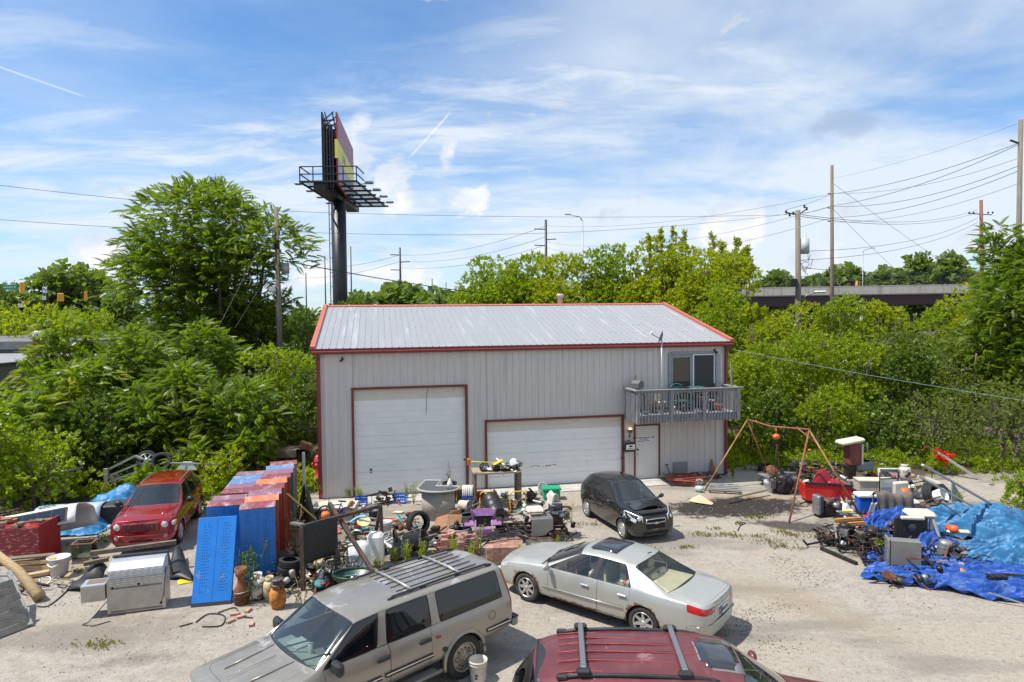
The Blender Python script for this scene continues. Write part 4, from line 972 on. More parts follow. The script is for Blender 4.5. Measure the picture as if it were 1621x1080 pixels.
    mb = MB(); mb.box((-2.823,.125,.70),(.006,.075,.16)); P('plate_band',mb,mat('plate_blue',(.02,.09,.35)),pl)
    text("VAD74",.10,Matrix.Translation((-2.826,-.04,.695)) @ rotm(90,0,-90),mat('plate_ink',(.08,.09,.14)),pl)
    mb = MB(); mb.box((-2.81,0,.815),(.02,.62,.022),None,.006); P('plate_trim',mb,chrome,root)
    mb = MB(); mb.lathe([(.035,0),(.035,.012),(.028,.012),(.028,0)],16,at(-2.79,0,.90,0,0,-80)); mb.bar((-2.80,0,.90),(-2.80,0,.93),.008); mb.bar((-2.80,0,.90),(-2.80,.025,.885),.008); mb.bar((-2.80,0,.90),(-2.80,-.025,.885),.008); P('emblem',mb,chrome,root)
    mb = MB(); mb.tube([(-2.60,.84,.535),(-2.79,.62,.54),(-2.83,0,.545),(-2.79,-.62,.54),(-2.60,-.84,.535)],.022,6); P('bumper_strip',mb,p,root)
    text("S 430",.05,Matrix.Translation((-2.80,.50,.845)) @ rotm(80,0,-90),chrome,root,'badge')
    mb = MB(); mb.tube([(-1.15,0,1.44),(-1.20,0,1.475),(-1.24,0,1.48)],.012,5); P('antenna',mb,trim_black,root)
    mb = MB(); mb.box((-2.1,.0,.25),(.5,.8,.12)); P('exhaust_box',mb,rust,root)
# ---------------- tan long wagon
def wagon():
    M = at(-2.80,11.55,0,223.5); root = T('tan_wagon','long tan metallic utility wagon with roof rails and dark tinted rear windows','car',M)
    p = paint('wagon_tan',(.33,.30,.25),.30,.55,.6,(.36,.33,.28),.22,fade=((.46,.44,.41),.60,.63,1.3,(.58,.56,.53)))
    mats = dict(body=p,well=well_black,windscreen_glass=g_clear,rear_glass=g_tint,side_glass=g_tint,pillar=p,front_door=p,rear_door=p,hood=p,front_bumper=p,rear_bumper=p,headlight=lamp_white,taillight=lamp_red,grille=trim_black)
    S_ = [st(2.60,2.58,.03,.88,.48,1.02,.80,1.045,.3),st(2.42,2.38,.03,.955,.46,1.07,.84,1.10,.4),st(1.67,1.65,.0,.975,.46,1.13,.86,1.16,.5),st(1.30,1.24,.14,.975,.46,1.18,.85,1.205,.45),
          st(1.20,.50,.10,.975,.46,1.19,.74,1.70,1.1),st(.14,.04,.02,.975,.46,1.20,.76,1.745,1.2),st(.00,-.08,0,.975,.46,1.20,.76,1.745,1.2),st(-.98,-.98,0,.975,.46,1.20,.76,1.75,1.2),st(-1.14,-1.12,0,.975,.46,1.20,.76,1.75,1.2),
          st(-1.9,-1.9,0,.975,.48,1.20,.76,1.745,1.2),st(-2.70,-2.64,0,.965,.50,1.20,.75,1.735,1.1),st(-2.88,-2.76,-.02,.94,.52,1.19,.73,1.71,1.0),st(-2.95,-2.84,-.02,.90,.54,1.18,.70,1.67,.8)]
    tg = {}
    for j in (6,7,8):tg[3,j] = 'windscreen_glass'
    for i in (4,6,8,9):tg[i,5] = 'side_glass'
    for i in (5,7):tg[i,5] = 'pillar'
    for j in (2,3,4):tg[4,j] = 'front_door'; tg[5,j] = 'front_door'; tg[6,j] = 'rear_door'
    for i in (1,2):tg[i,7] = 'hood'; tg[i,8] = 'hood'
    for j in (1,2):tg[0,j] = 'front_bumper'; tg[11,j] = 'rear_bumper'
    tg[0,4] = 'headlight'; tg[11,4] = 'taillight'; tg[11,5] = 'taillight'
    capf = {(4,0):'headlight',(3,1):'grille',(4,1):'grille'}; capr = {(5,0):'rear_glass',(5,1):'rear_glass'}
    wh = [(1.67,.98,.40,.46),(-1.67,.98,.40,.46)]
    car_body(root,S_,tg,mats,wh,capf.items(),capr.items(),bulge=.02)
    steel = mat('dirty_steel_wheel',(.40,.36,.30),.5,.4,.2,10,0,40,(.13,.08,.05),(.45,.65),7)
    add_wheels(root,3.34,.955,.40,.27,'steel',steel)
    arch_lip(root,[(1.67,.955,.40,.47),(-1.67,.955,.40,.47)],p,.042)
    gry = mat('grey_cloth',(.22,.21,.19),.8); seats(root,(.35,-.65),gry,1.02,mat('dusty_dash',(.42,.45,.40),.7),.62,.56,bench=True)
    mb = MB(); mb.box((.98,-.25,1.175),(.28,.36,.03),at(0,0,0),.01); P('dash_papers',mb,mat('paper',(.6,.68,.64)),root)
    mb = MB(); mb.lathe([(.045,0),(.05,.16),(.0,.16)],12,at(.98,.18,1.16)); P('cup',mb,white_plastic,root)
    for sd in (1,-1):
        mb = MB(); mb.box((.98,sd*1.07,1.24),(.13,.27,.21),None,.04); mb.bar((1.02,sd*.93,1.20),(1.0,sd*1.04,1.21),.05,.05); P('mirror',mb,black_plastic,root)
        mb = MB()
        for a,b_ in ((1.19,.12),(.06,-.94),(-1.16,-1.25)):mb.box(((a+b_)/2,sd*.984,.72),(abs(a-b_),.02,.075),None,.008)
        mb.box((-2.52,sd*.965,.72),(.62,.03,.075),None,.008); P('side_moulding',mb,trim_black,root)
        mb = MB(); mb.box((-2.52,sd*.982,.735),(.60,.01,.02)); mb.box((.65,sd*.996,.735),(1.04,.008,.018)); mb.box((-.44,sd*.996,.735),(.98,.008,.018)); P('chrome_strip',mb,chrome,root)
        mb = MB(); mb.box((.1,sd*.97,.42),(2.2,.2,.05),None,.02); mb.tube([(1.2,sd*1.06,.43),(-1.05,sd*1.06,.43)],.035,8); P('running_board',mb,mat('running_board',(.30,.28,.25),.4,.5),root)
        mb = MB(); mb.tube([(-.25,sd*.60,1.80),(-.35,sd*.60,1.835),(-1.5,sd*.60,1.845),(-2.5,sd*.59,1.825),(-2.65,sd*.59,1.78)],.022,6)
        for x in (-.30,-1.0,-1.8,-2.55):mb.box((x,sd*.60,1.80),(.12,.05,.05),None,.015)
        P('roof_rail',mb,trim_black,root)
        mb = MB(); mb.lathe([(.085,0),(.085,.004),(.079,.004),(.079,0)],22,at(-2.35,sd*.972,.98,0,90)); P('fuel_flap',mb,trim_black,root)
        mb = MB(); mb.box((-1.06,sd*.98,1.0),(.09,.008,.035)); P('side_badge',mb,mat('badge_red',(.25,.03,.02)),root)
    for x in (-.75,-1.85):
        mb = MB(); mb.tube([(x,-.60,1.845),(x+.02,-.3,1.875),(x+.02,.3,1.875),(x,.60,1.845)],.028,6); P('roof_bar',mb,alu,root)
    mb = MB()
    for y in (-.45,-.27,-.09,.09,.27,.45):
        zz = lambda x:1.838+.013-.06*(y/.76)**2*.9
        mb.box((-1.45,y,zz(0)-.002),(1.85,.018,.012))
    P('roof_strips',mb,trim_black,root)
    for x in (-.02+.0,-1.02+.14):
        for sd in (1,-1):mb = MB(); mb.box((x+.10,sd*.975,1.02),(.24,.045,.075),None,.015); P('door_handle',mb,black_plastic,root)
    for y,a in ((.42,25),(-.2,25)):mb = MB(); mb.bar((1.30,y,1.225),(.98,y+.42,1.40),.025,.02); P('wiper',mb,trim_black,root)
    mb = MB(); mb.box((1.30,0,1.195),(.14,1.5,.03),None,.01); P('cowl_vent',mb,trim_black,root)
    mb = MB(); mb.box((-3.02,0,.62),(.16,1.86,.17),None,.04); bp = P('step_bumper',mb,mat('bumper_paint',(.30,.28,.25),.4,.4),root); mb = MB(); mb.box((-3.03,0,.715),(.15,1.84,.03),None,.01); P('bumper_pad',mb,black_plastic,bp)
    mb = MB(); mb.box((2.63,0,.60),(.14,1.84,.16),None,.04); P('front_bumper_bar',mb,chrome,root)
    mb = MB(); mb.tube([(2.3,.0,1.185),(1.5,0,1.245)],.006,4); [mb.tube([(2.2,s_*.34,1.165),(1.35,s_*.38,1.235)],.012,5) for s_ in (-1,1)]; P('hood_crease',mb,p,root)
# ---------------- black crashed hatchback
def hatch():
    M = at(3.55,20.96,0,-70); root = T('black_hatchback','small black hatchback with crumpled bonnet and broken right wing','car',M)
    p = paint('hatch_black',(.010,.010,.011),.16,.2,1.0,(.05,.047,.042),.10)
    mats = dict(body=p,well=well_black,windscreen_glass=g_clear,rear_glass=g_mid,side_glass=g_mid,pillar=trim_black,front_door=p,rear_door=p,hood=p,front_bumper=p,rear_bumper=p,headlight=lamp_white,taillight=lamp_red)
    S_ = [st(1.80,1.76,.04,.66,.22,.72,.56,.775,.5),st(1.60,1.54,.04,.76,.20,.80,.62,.87,.6),st(1.19,1.16,.02,.80,.20,.90,.64,.955,.6),st(.98,.90,.12,.80,.20,.94,.65,1.00,.5),
          st(.80,.12,.12,.80,.20,.96,.55,1.40,1.1),st(-.10,-.18,.02,.80,.20,.99,.575,1.435,1.2),st(-.20,-.27,0,.80,.20,.995,.575,1.435,1.2),st(-.90,-.86,0,.80,.20,1.05,.56,1.41,1.1),st(-1.25,-1.20,-.02,.795,.20,1.06,.55,1.385,1),
          st(-1.58,-1.48,-.03,.77,.22,1.06,.51,1.33,.9),st(-1.80,-1.58,-.04,.70,.26,1.00,.48,1.26,.8)]
    tg = {}
    for j in (6,7,8):tg[3,j] = 'windscreen_glass'
    tg[4,5] = 'side_glass'; tg[6,5] = 'side_glass'; tg[5,5] = 'pillar'
    for j in (2,3,4):tg[4,j] = 'front_door'; tg[5,j] = 'front_door'; tg[6,j] = 'rear_door'
    for i in (1,2):tg[i,7] = 'hood'; tg[i,8] = 'hood'; 
    tg[0,4] = 'headlight'; tg[1,4] = 'headlight'; tg[9,4] = 'taillight'
    for j in (1,2):tg[0,j] = 'front_bumper'
    capf = {(1,0):'front_bumper',(1,1):'front_bumper',(2,0):'front_bumper',(2,1):'front_bumper'}; capr = {(5,0):'rear_glass',(5,1):'rear_glass',(4,0):'taillight'}
    wh = [(1.19,.81,.30,.345),(-1.19,.81,.30,.345)]
    out = car_body(root,S_,tg,mats,wh,capf.items(),capr.items())
    for o in out.get('hood',[]):       # buckled bonnet standing open at the front
        for v in o.data.vertices:
            t = (v.co.x-.95)/.85; v.co.z += .10*max(0,t)**1.5+.035*sin(v.co.y*7+1)*max(0,t)+.02*sin(v.co.x*9+v.co.y*5)*max(0,t); v.co.x -= .04*max(0,t)
    for o in out.get('headlight',[]):
        for v in o.data.vertices:v.co.x += .015; v.co.z += .01
    add_wheels(root,2.38,.775,.30,.18,'spoke10')
    gry = mat('dark_cloth',(.09,.09,.09),.8); seats(root,(.05,-.68),gry,.78,mat('grey_dash',(.20,.23,.23),.7),.42,.48,bench=True)
    mirror(root,.72,.80,1.0,p,.85); handles(root,[(-.05,.80)],.80,p,.15)
    mb = MB(); M2 = at(1.86,0,.66)
    pts = [(0,-.34,0),(.02,-.30,.055),(.03,0,.07),(.02,.30,.055),(0,.34,0),(.02,.30,-.045),(.03,0,-.055),(.02,-.30,-.045),(0,-.34,0)]
    mb.tube(pts,.014,6,M2,cap=False); gr = P('grille',mb,chrome,root)
    mb = MB(); mb.box((1.865,0,.66),(.02,.62,.08)); mb.box((1.87,0,.49),(.02,.62,.12),None,.01); mb.box((1.845,0,.30),(.03,.86,.10),None,.01); mb.box((1.70,0,.83),(.16,.86,.11)); P('grille_opening',mb,well_black,root)
    mb = MB(); mb.prism([(-.075,-.018),(-.03,-.018),(-.03,-.035),(.03,-.035),(.03,-.018),(.09,-.018),(.075,.018),(.03,.018),(.03,.035),(-.03,.035),(-.03,.018),(-.09,.018)],0,.02,Matrix.Translation((1.88,0,.60)) @ rotm(90,0,90)); P('emblem',mb,mat('gold_badge',(.55,.48,.30),.3,.8),root)
    for sd in (1,-1):
        mb = MB(); mb.lathe([(.055,.01),(.075,.02),(.085,0)],16,at(1.72,sd*.50,.38,0,90,0) @ rotm(0,0,0) if False else Matrix.Translation((1.765,sd*.52,.38)) @ rotm(0,90,sd*14)); P('fog_lamp',mb,alu,root)
    mb = MB(); mb.tube([(1.82,-.34,.52),(1.84,-.30,.42),(1.85,0,.40),(1.84,.30,.42),(1.82,.34,.52)],.012,5); P('bumper_trim',mb,alu,root)
    for sd in (1,-1):
        mb = MB(); mb.grid(lambda u,v:(1.845-.50*u-.03*v,sd*(.42+.33*u**.7),.64+.15*u+v*(.17-.05*u)),10,5); P('headlight',mb,lamp_white,root,thick=.02)
        mb = MB(); mb.lathe([(0,.05),(.045,.045),(.06,.02)],14,Matrix.Translation((1.80,sd*.53,.735)) @ rotm(0,78,sd*20)); P('lamp_lens',mb,chrome,root)
    # crumpled right wing
    mb = MB(); R = random.Random(4)
    mb.grid(lambda u,v:(1.62-.62*u+.02*sin(17*v+3*u),-.77-.05*sin(9*u+4*v)-.03*sin(23*u),.92-.28*v+.03*sin(13*u+8*v)),12,8); P('crumpled_wing',mb,p,root)
    mb = MB()
    for k in range(14):a = Vector((1.45+R.uniform(-.22,.2),-.70+R.uniform(-.08,.08),.72+R.uniform(-.15,.15))); mb.bar(a,a+Vector((R.uniform(-.15,.15),R.uniform(-.1,.05),R.uniform(-.12,.12))),.03,.015)
    P('broken_plastic',mb,black_plastic,root)
    mb = MB(); mb.box((.06,.0,1.385),(.05,.04,.05),None,.01); P('mirror_mount',mb,alu,root)
# ---------------- red compact
def jeep():
    M = at(-11.2,20.75,0,-76); root = T('red_suv','shiny red compact SUV with seven slot grille facing the camera','car',M)
    p = paint('suv_red',(.32,.006,.012),.16,.3,1.0,(.16,.02,.02),.12)
    mats = dict(body=p,well=well_black,windscreen_glass=g_clear,rear_glass=g_tint,side_glass=glass('suv_side',(.2,.22,.2),.4),pillar=trim_black,front_door=p,rear_door=p,hood=p,front_bumper=p,rear_bumper=p,taillight=lamp_red)
    S_ = [st(2.12,2.08,.05,.80,.30,.88,.68,.955,.5),st(1.98,1.92,.05,.86,.28,.95,.73,1.01,.6),st(1.32,1.30,.0,.885,.28,1.00,.74,1.065,.7),st(1.00,.93,.12,.885,.28,1.04,.74,1.085,.5),
          st(.88,.22,.10,.885,.28,1.05,.64,1.52,1.1),st(-.10,-.20,.02,.89,.28,1.07,.655,1.565,1.1),st(-.22,-.31,0,.89,.28,1.07,.655,1.565,1.1),st(-1.08,-1.08,0,.885,.28,1.09,.64,1.56,1.1),st(-1.18,-1.18,0,.885,.28,1.09,.64,1.555,1.1),
          st(-1.80,-1.62,-.03,.87,.30,1.10,.60,1.52,1),st(-2.18,-1.95,-.04,.80,.34,1.06,.56,1.43,.8)]
    tg = {}
    for j in (6,7,8):tg[3,j] = 'windscreen_glass'
    for i in (4,6,8):tg[i,5] = 'side_glass'
    for i in (5,7):tg[i,5] = 'pillar'
    for j in (2,3,4):tg[4,j] = 'front_door'; tg[5,j] = 'front_door'; tg[6,j] = 'rear_door'
    for i in (1,2):tg[i,7] = 'hood'; tg[i,8] = 'hood'
    tg[9,4] = 'taillight'; tg[0,1] = 'front_bumper'; tg[0,2] = 'front_bumper'
    capf = {(1,0):'front_bumper',(1,1):'front_bumper',(2,0):'front_bumper',(2,1):'front_bumper'}; capr = {(5,0):'rear_glass',(5,1):'rear_glass'}
    wh = [(1.32,.895,.35,.40),(-1.32,.895,.35,.40)]
    car_body(root,S_,tg,mats,wh,capf.items(),capr.items())
    add_wheels(root,2.64,.865,.35,.215,'spoke5'); arch_lip(root,[(1.32,.875,.35,.405),(-1.32,.875,.35,.405)],p,.03)
    seats(root,(.1,-.75),mat('grey_cloth',(.22,.21,.19),.8),.82,mat('grey_dash',(.20,.23,.23),.7),.50,.5,bench=True)
    mirror(root,.70,.87,1.12,black_plastic,1.05); handles(root,[(-.02,.92),(-.92,.94)],.885,p,.18)
    gp = link('grille',None,root,Matrix.Translation((2.185,0,.79)))
    mb = MB(); mb.box((0,0,0),(.05,.98,.27),None,.03); P('grille_surround',mb,p,gp)
    for k in range(7):mb = MB(); mb.box((.022,-.36+k*.12,0),(.02,.062,.20),None,.008); P('grille_slot',mb,mat('slot_black',(.03,.03,.032),.6),gp)
    for sd in (1,-1):
        mb = MB(); mb.lathe([(0,.045),(.07,.04),(.098,.015),(.105,-.02)],20,Matrix.Translation((2.13,sd*.62,.82)) @ rotm(0,90,sd*8)); hl = P('headlight',mb,lamp_white,root)
        mb = MB(); mb.lathe([(.104,-.02),(.118,.0),(.112,.02),(.100,.018)],20,Matrix.Translation((2.13,sd*.62,.82)) @ rotm(0,90,sd*8)); P('lamp_ring',mb,p,hl)
        mb = MB(); mb.box((2.03,sd*.84,.83),(.17,.08,.12),at(0,0,0),.02); P('indicator',mb,lamp_white,root); mb = MB(); mb.box((1.93,sd*.875,.83),(.06,.04,.10),None,.01); P('marker_lamp',mb,lamp_amber,root)
        mb = MB(); mb.lathe([(0,.02),(.05,.018),(.062,0)],14,Matrix.Translation((2.15,sd*.64,.50)) @ rotm(0,90,sd*8)); P('fog_lamp',mb,mat('foglamp',(.3,.3,.27),.2),root)
        mb = MB(); mb.tube([(.10,sd*.555,1.545),(-.1,sd*.56,1.59),(-.9,sd*.56,1.61),(-1.45,sd*.53,1.58),(-1.65,sd*.51,1.52)],.026,6); P('roof_rail',mb,mat('grey_rail',(.12,.12,.13),.5),root)
    mb = MB(); mb.box((2.165,0,.40),(.03,.62,.07),None,.01); [mb.box((2.15,s_*.42,.40),(.03,.12,.06),None,.01) for s_ in (-1,1)]; P('lower_intake',mb,well_black,root)
    mb = MB(); mb.tube([(2.06,-.80,.60),(2.18,-.55,.56),(2.21,0,.55),(2.18,.55,.56),(2.06,.80,.60)],.035,6); P('bumper_ridge',mb,p,root)
    text("JEEP",.09,Matrix.Translation((2.10,0,.99)) @ rotm(60,0,90),chrome,root,'badge')
    for y0 in (.3,-.35):mb = MB(); mb.bar((1.0,y0,1.10),(.93,y0-.42,1.13),.02,.02); P('wiper',mb,trim_black,root)
    for sd in (1,-1):mb = MB(); mb.tube([(1.9,sd*.48,1.035),(1.3,sd*.52,1.10),(1.0,sd*.54,1.12)],.018,5); P('hood_ridge',mb,p,root)
# ---------------- maroon one seen from above
def maroon():
    a = ground(868,1008,1.80); M = at(2.60,9.10,0,-4.0) @ Matrix.Scale(1.14,4); root = T('maroon_suv','maroon SUV seen from above with peeling clear coat, roof bars and sunroof','car',M)
    p = paint('maroon_peel',(.135,.030,.034),.38,.2,.3,(.22,.10,.09),.3,fade=((.17,.05,.052),.64,.68,1.2,(.30,.17,.165)))
    mats = dict(body=p,well=well_black,windscreen_glass=g_clear,rear_glass=g_tint,side_glass=g_tint,pillar=trim_black,front_door=p,rear_door=p,hood=p,front_bumper=p,rear_bumper=p,headlight=lamp_white,taillight=lamp_red)
    S_ = [st(2.30,2.26,.05,.80,.26,.80,.68,.86,.5),st(2.05,2.0,.05,.88,.24,.90,.74,.95,.6),st(1.36,1.34,.0,.91,.24,.98,.78,1.03,.6),st(1.22,1.16,.14,.91,.24,1.03,.78,1.065,.5),
          st(1.06,.34,.12,.91,.24,1.05,.66,1.60,1.2),st(.02,-.08,.02,.91,.24,1.07,.68,1.65,1.3),st(-.12,-.2,0,.91,.24,1.07,.68,1.65,1.3),st(-.98,-1.0,0,.91,.24,1.08,.67,1.65,1.2),st(-1.10,-1.12,0,.91,.24,1.08,.67,1.65,1.2),
          st(-1.95,-1.72,-.03,.89,.28,1.08,.64,1.62,1.1),st(-2.32,-1.98,-.04,.82,.32,1.04,.60,1.55,.9)]
    tg = {}
    for j in (6,7,8):tg[3,j] = 'windscreen_glass'
    for i in (4,6,8):tg[i,5] = 'side_glass'
    for i in (5,7):tg[i,5] = 'pillar'
    for j in (2,3,4):tg[4,j] = 'front_door'; tg[5,j] = 'front_door'; tg[6,j] = 'rear_door'
    for i in (1,2):tg[i,7] = 'hood'; tg[i,8] = 'hood'
    tg[0,4] = 'headlight'; tg[9,4] = 'taillight'
    capf = {(4,0):'headlight'}; capr = {(5,0):'rear_glass',(5,1):'rear_glass'}
    car_body(root,S_,tg,mats,[(1.36,.92,.35,.40),(-1.36,.92,.35,.40)],capf.items(),capr.items())
    add_wheels(root,2.72,.885,.35,.22,'spoke5'); seats(root,(.2,-.7),mat('grey_cloth',(.22,.21,.19),.8),.95,mat('grey_dash',(.20,.23,.23),.7),.5,.5,bench=True)
    hot = mat('roof_groove_red',(.27,.04,.035),.5,0,.3,8)
    mbs = MB(); mbk = MB()
    for y in (-.47,-.28,-.095,.095,.28,.47):
        z = 1.752-.10*(y/.66)**2; mbs.tube([(-1.75,y,z-.03),(-1.5,y,z-.0),(-.6,y,z+.004),(.02,y,z-.004),(.12,y,z-.03)],.009,5); mbk.tube([(-1.5,y+.03,z-.006),(-.6,y+.03,z-.002),(0,y+.03,z-.012)],.010,4)
    P('roof_rib',mbs,hot,root); P('roof_groove',mbk,trim_black,root)
    for sd in (1,-1):
        mb = MB(); mb.tube([(.10,sd*.56,1.66),(-.1,sd*.565,1.70),(-.8,sd*.57,1.72),(-1.5,sd*.555,1.70),(-1.75,sd*.55,1.65)],.028,6)
        for x in (0,-.85,-1.7):mb.box((x,sd*.56,1.67),(.14,.06,.07),None,.02)
        P('roof_rail',mb,trim_black,root)
    for x in (-.28,-1.45):
        mb = MB(); mb.box((x,0,1.785),(.07,1.1,.03),None,.012); br = P('roof_bar',mb,mat('bar_grey',(.20,.21,.22),.45,.5),root)
        mb = MB(); [mb.box((x,s_*.56,1.75),(.17,.09,.07),None,.025) for s_ in (-1,1)]; P('bar_foot',mb,black_plastic,br)
    sr = lambda x,y:1.757-.075*(y/.4)**2*.5-.06*((x-.0)/.5)**2*(1 if x > 0 else .2)
    for n_,m_,k_,dz in (('sunroof_frame',mat('sunroof_rubber',(.20,.18,.18),.6),1.0,.004),('sunroof',mat('sunroof_glass',(.03,.033,.04),.12,coat=.5),.92,.010)):
        mb = MB(); mb.add([(.19+(x-.19)*k_,y*k_,sr(x,y)+dz-.012) for x in (-.06,.08,.22,.34,.44) for y in (-.40,-.2,0,.2,.40)],[(i*5+j,i*5+j+1,i*5+j+6,i*5+j+5) for i in range(4) for j in range(4)],True); P(n_,mb,m_,root,thick=.012)
    mb = MB(); mb.grid(lambda u,v:(-1.80-.22*u,(v-.5)*1.06,1.655-.04*u-.06*(2*v-1)**2),4,12); P('rear_spoiler',mb,trim_black,root,thick=.04)
    mb = MB(); mb.box((-1.90,.05,1.63),(.03,.30,.03)); P('brake_light',mb,lamp_red,root)
    mirror(root,.92,.89,1.12,p,1.0); handles(root,[(.1,.9),(-.85,.92)],.91,p,.18)
sedan(); wagon(); hatch(); jeep(); maroon()
# ------------------------------------------------------------------ far things
pole_wood = mat('pole_wood',(.20,.165,.125),.9,0,.25,4,.004,30,(.12,.10,.085),(.5,.7),3,stretch=(4,4,.3))
pole_red = mat('pole_red',(.22,.10,.07),.9,0,.25,4)
steel_dark = mat('painted_dark_steel',(.022,.022,.027),.45,.2,.25,2)
galv = mat('galvanised_pole',(.33,.34,.35),.5,.5)
def wire(a,b_,sag,label,r=.012,m=None,name='overhead_wire',group='overhead wires'):
    a,b_ = Vector(a),Vector(b_); mb = MB(); mb.tube([a.lerp(b_,t/18)-Vector((0,0,sag*4*(t/18)*(1-t/18))) for t in range(19)],r,4,cap=False)
    return ONE(name,mb,m or steel_dark,label,'wire',None,group)
A = atdepth
def pole(name,px,yt,Y,r,label,m=None,lean=0.0,cat='utility pole',group=None):
    t = A(px,yt,Y); rt = T(name,label,cat,at(t.x,t.y,0),group); mb = MB(); mb.tube([(-lean*t.z,0,-.2),(0,0,t.z)],0,10,rs=[r*1.25,r*.85]); P('pole',mb,m or pole_wood,rt); return rt,t
# billboard
b0 = A(536,320,64)
bb = T('billboard','tall black monopole billboard with two back to back panels and a railed catwalk','billboard',at(b0.x,64,0))
zc = lambda y,Y=58:A(536,y,Y).z
mb = MB(); mb.tube([(0,0,0),(0,0,b0.z+.4)],.68,28); P('column',mb,steel_dark,bb)
zd = zc(287,57.5); zt = zc(177,58); zb_ = zc(292,58)
nl = [A(508,177,58),A(508,177,58)]; lx = nl[0].x-b0.x; rx = A(531,177,58).x-b0.x; fx = A(557,235,70.6).x-b0.x
def panel(x0,y0,x1,y1,w=.18):
    mb = MB(); d = Vector((x1-x0,y1-y0,0)).normalized(); n = Vector((d.y,-d.x,0))*w
    pts = [Vector((x0,y0,0)),Vector((x1,y1,0)),Vector((x1,y1,0))+n,Vector((x0,y0,0))+n]; mb.prism([(p.x,p.y) for p in pts],zb_,zt); return mb
P('left_panel',panel(lx,-6,lx-2.2,6.6,.14),steel_dark,bb)
face = link('right_panel',panel(rx,-6,fx,6.6,.12).mesh('right_panel',mat('face_red',(.40,.055,.04),.5)),bb)
dv = Vector((fx-rx,12.6,0)); Ln = dv.length; ang = math.degrees(atan2(dv.y,dv.x))
FM = Matrix.Translation((rx,-6,zb_)) @ rotm(0,0,ang) @ Matrix.Translation((0,-.135,0))
H_ = zt-zb_
for n_,z0,z1,m_ in (('purple_band',.62,.97,mat('face_mauve',(.34,.16,.22),.5)),('yellow_band',.36,.62,mat('face_yellow',(.78,.72,.10),.5)),('lower_band',.02,.36,mat('face_pale',(.48,.38,.48),.5))):
    mb = MB(); mb.box((Ln*.5,0,H_*(z0+z1)/2),(Ln*.985,.02,H_*(z1-z0)-.01),FM); P(n_,mb,m_,face)
mb = MB(); mb.box((-.06,.1,H_*.49),(.12,.28,H_*.26),FM); P('yellow_edge',mb,mat('face_yellow',(.78,.72,.10)),face)
text("LAW",1.3,FM @ at(Ln*.33,-.02,H_*.48,0,90),mat('face_blue',(.20,.32,.42)),face)
mb = MB(); R = random.Random(5)
sl = (fx-rx)/12.6; lx0,rx0 = lx,rx
for y in np.linspace(-5.6,6,9):
    lx = lx0-2.2*(y+6)/12.6+.1; rx = rx0+sl*(y+6)-.12
    for x in (lx*.7+rx*.3,lx*.2+rx*.8):mb.bar((x-.1,y,zb_-.5),(x-.1,y,zt-(.3 if y > -3 else 1.0)),.14)
    for k in range(6):z = zb_+k*H_/5.6; mb.bar((lx-.1,y,z),(rx,y,z+.1),.10); mb.bar((lx,y,z),(rx-.1,y,z+.8),.08)
lx,rx = lx0,rx0; mb.bar((lx,-6,zt-.5),(rx,-6,zt-1.4),.08); mb.bar((lx+.3,-6,zt),(lx+.65,-5.6,zt-1.5),.07); mb.bar((rx-.3,-6,zt),(rx-.1,-5.6,zt-1.5),.07)
P('truss',mb,steel_dark,bb,kind='stuff')
for k in range(4):mb = MB(); mb.bar((lx+.25+.25*k,-6.1,zb_-.3),(lx+.25+.25*k,-6.1,zt-1.2-.3*(k % 2)),.10); P('brace',mb,steel_dark,bb)
pa,pb = A(474,287,57.5).x-b0.x,A(564,287,57.5).x-b0.x
mb = MB()
for k in range(7):y = -6.4+k*2.15; mb.bar((pa,y,zd),(pb+.35*(k > 0),y,zd),.16)
for x in (pa,pa+1.3,(pa+pb)/2,pb-1.3,pb):mb.bar((x,-6.4,zd),(x,6.6,zd),.14)
mb.box((0,0,zd-.35),(1.1,12.4,.6)); P('platform',mb,steel_dark,bb)
mb = MB(); [mb.box(((pa+pb)/2,-6.3+.42*k,zd+.10),(pb-pa-.2,.07,.03)) for k in range(31)]; P('grating',mb,mat('grating',(.10,.10,.11),.7),bb,kind='stuff')
mb = MB(); zr_ = zc(263,57.5)
for z in (zr_,(zr_+zd)/2):mb.bar((pa,-6.4,z),(pb,-6.4,z),.08); mb.bar((pb,-6.4,z),(pb,-3.5,z),.08); mb.bar((pa,-6.4,z),(pa,-3.5,z),.08)
for x in (pa,pa+1.15,pb-1.15,pb):mb.bar((x,-6.4,zd),(x,-6.4,zr_),.08)
P('railing',mb,steel_dark,bb)
for k in range(4):
    y = -5+k*3.3; mb = MB(); mb.bar((pb,y,zd),(pb+.6,y,zd+.1),.06); mb.box((pb+.8,y,zd+.15),(.75,.4,.22),None,.06); P('floodlight',mb,galv,bb)
    mb = MB(); mb.bar((pa,y,zd),(pa-.5,y,zd+.1),.06); mb.box((pa-.6,y,zd+.12),(.6,.4,.2),None,.06); P('floodlight',mb,galv,bb)
mb = MB(); mb.bar((-1.02,.3,0),(-1.02,.3,zd),.07); mb.bar((-.78,.3,0),(-.78,.3,zd),.07)
for k in range(int(zd/1.4)):mb.bar((-1.02,.3,k*1.4),(-.6,.3,k*1.4),.05)
P('ladder',mb,steel_dark,bb)
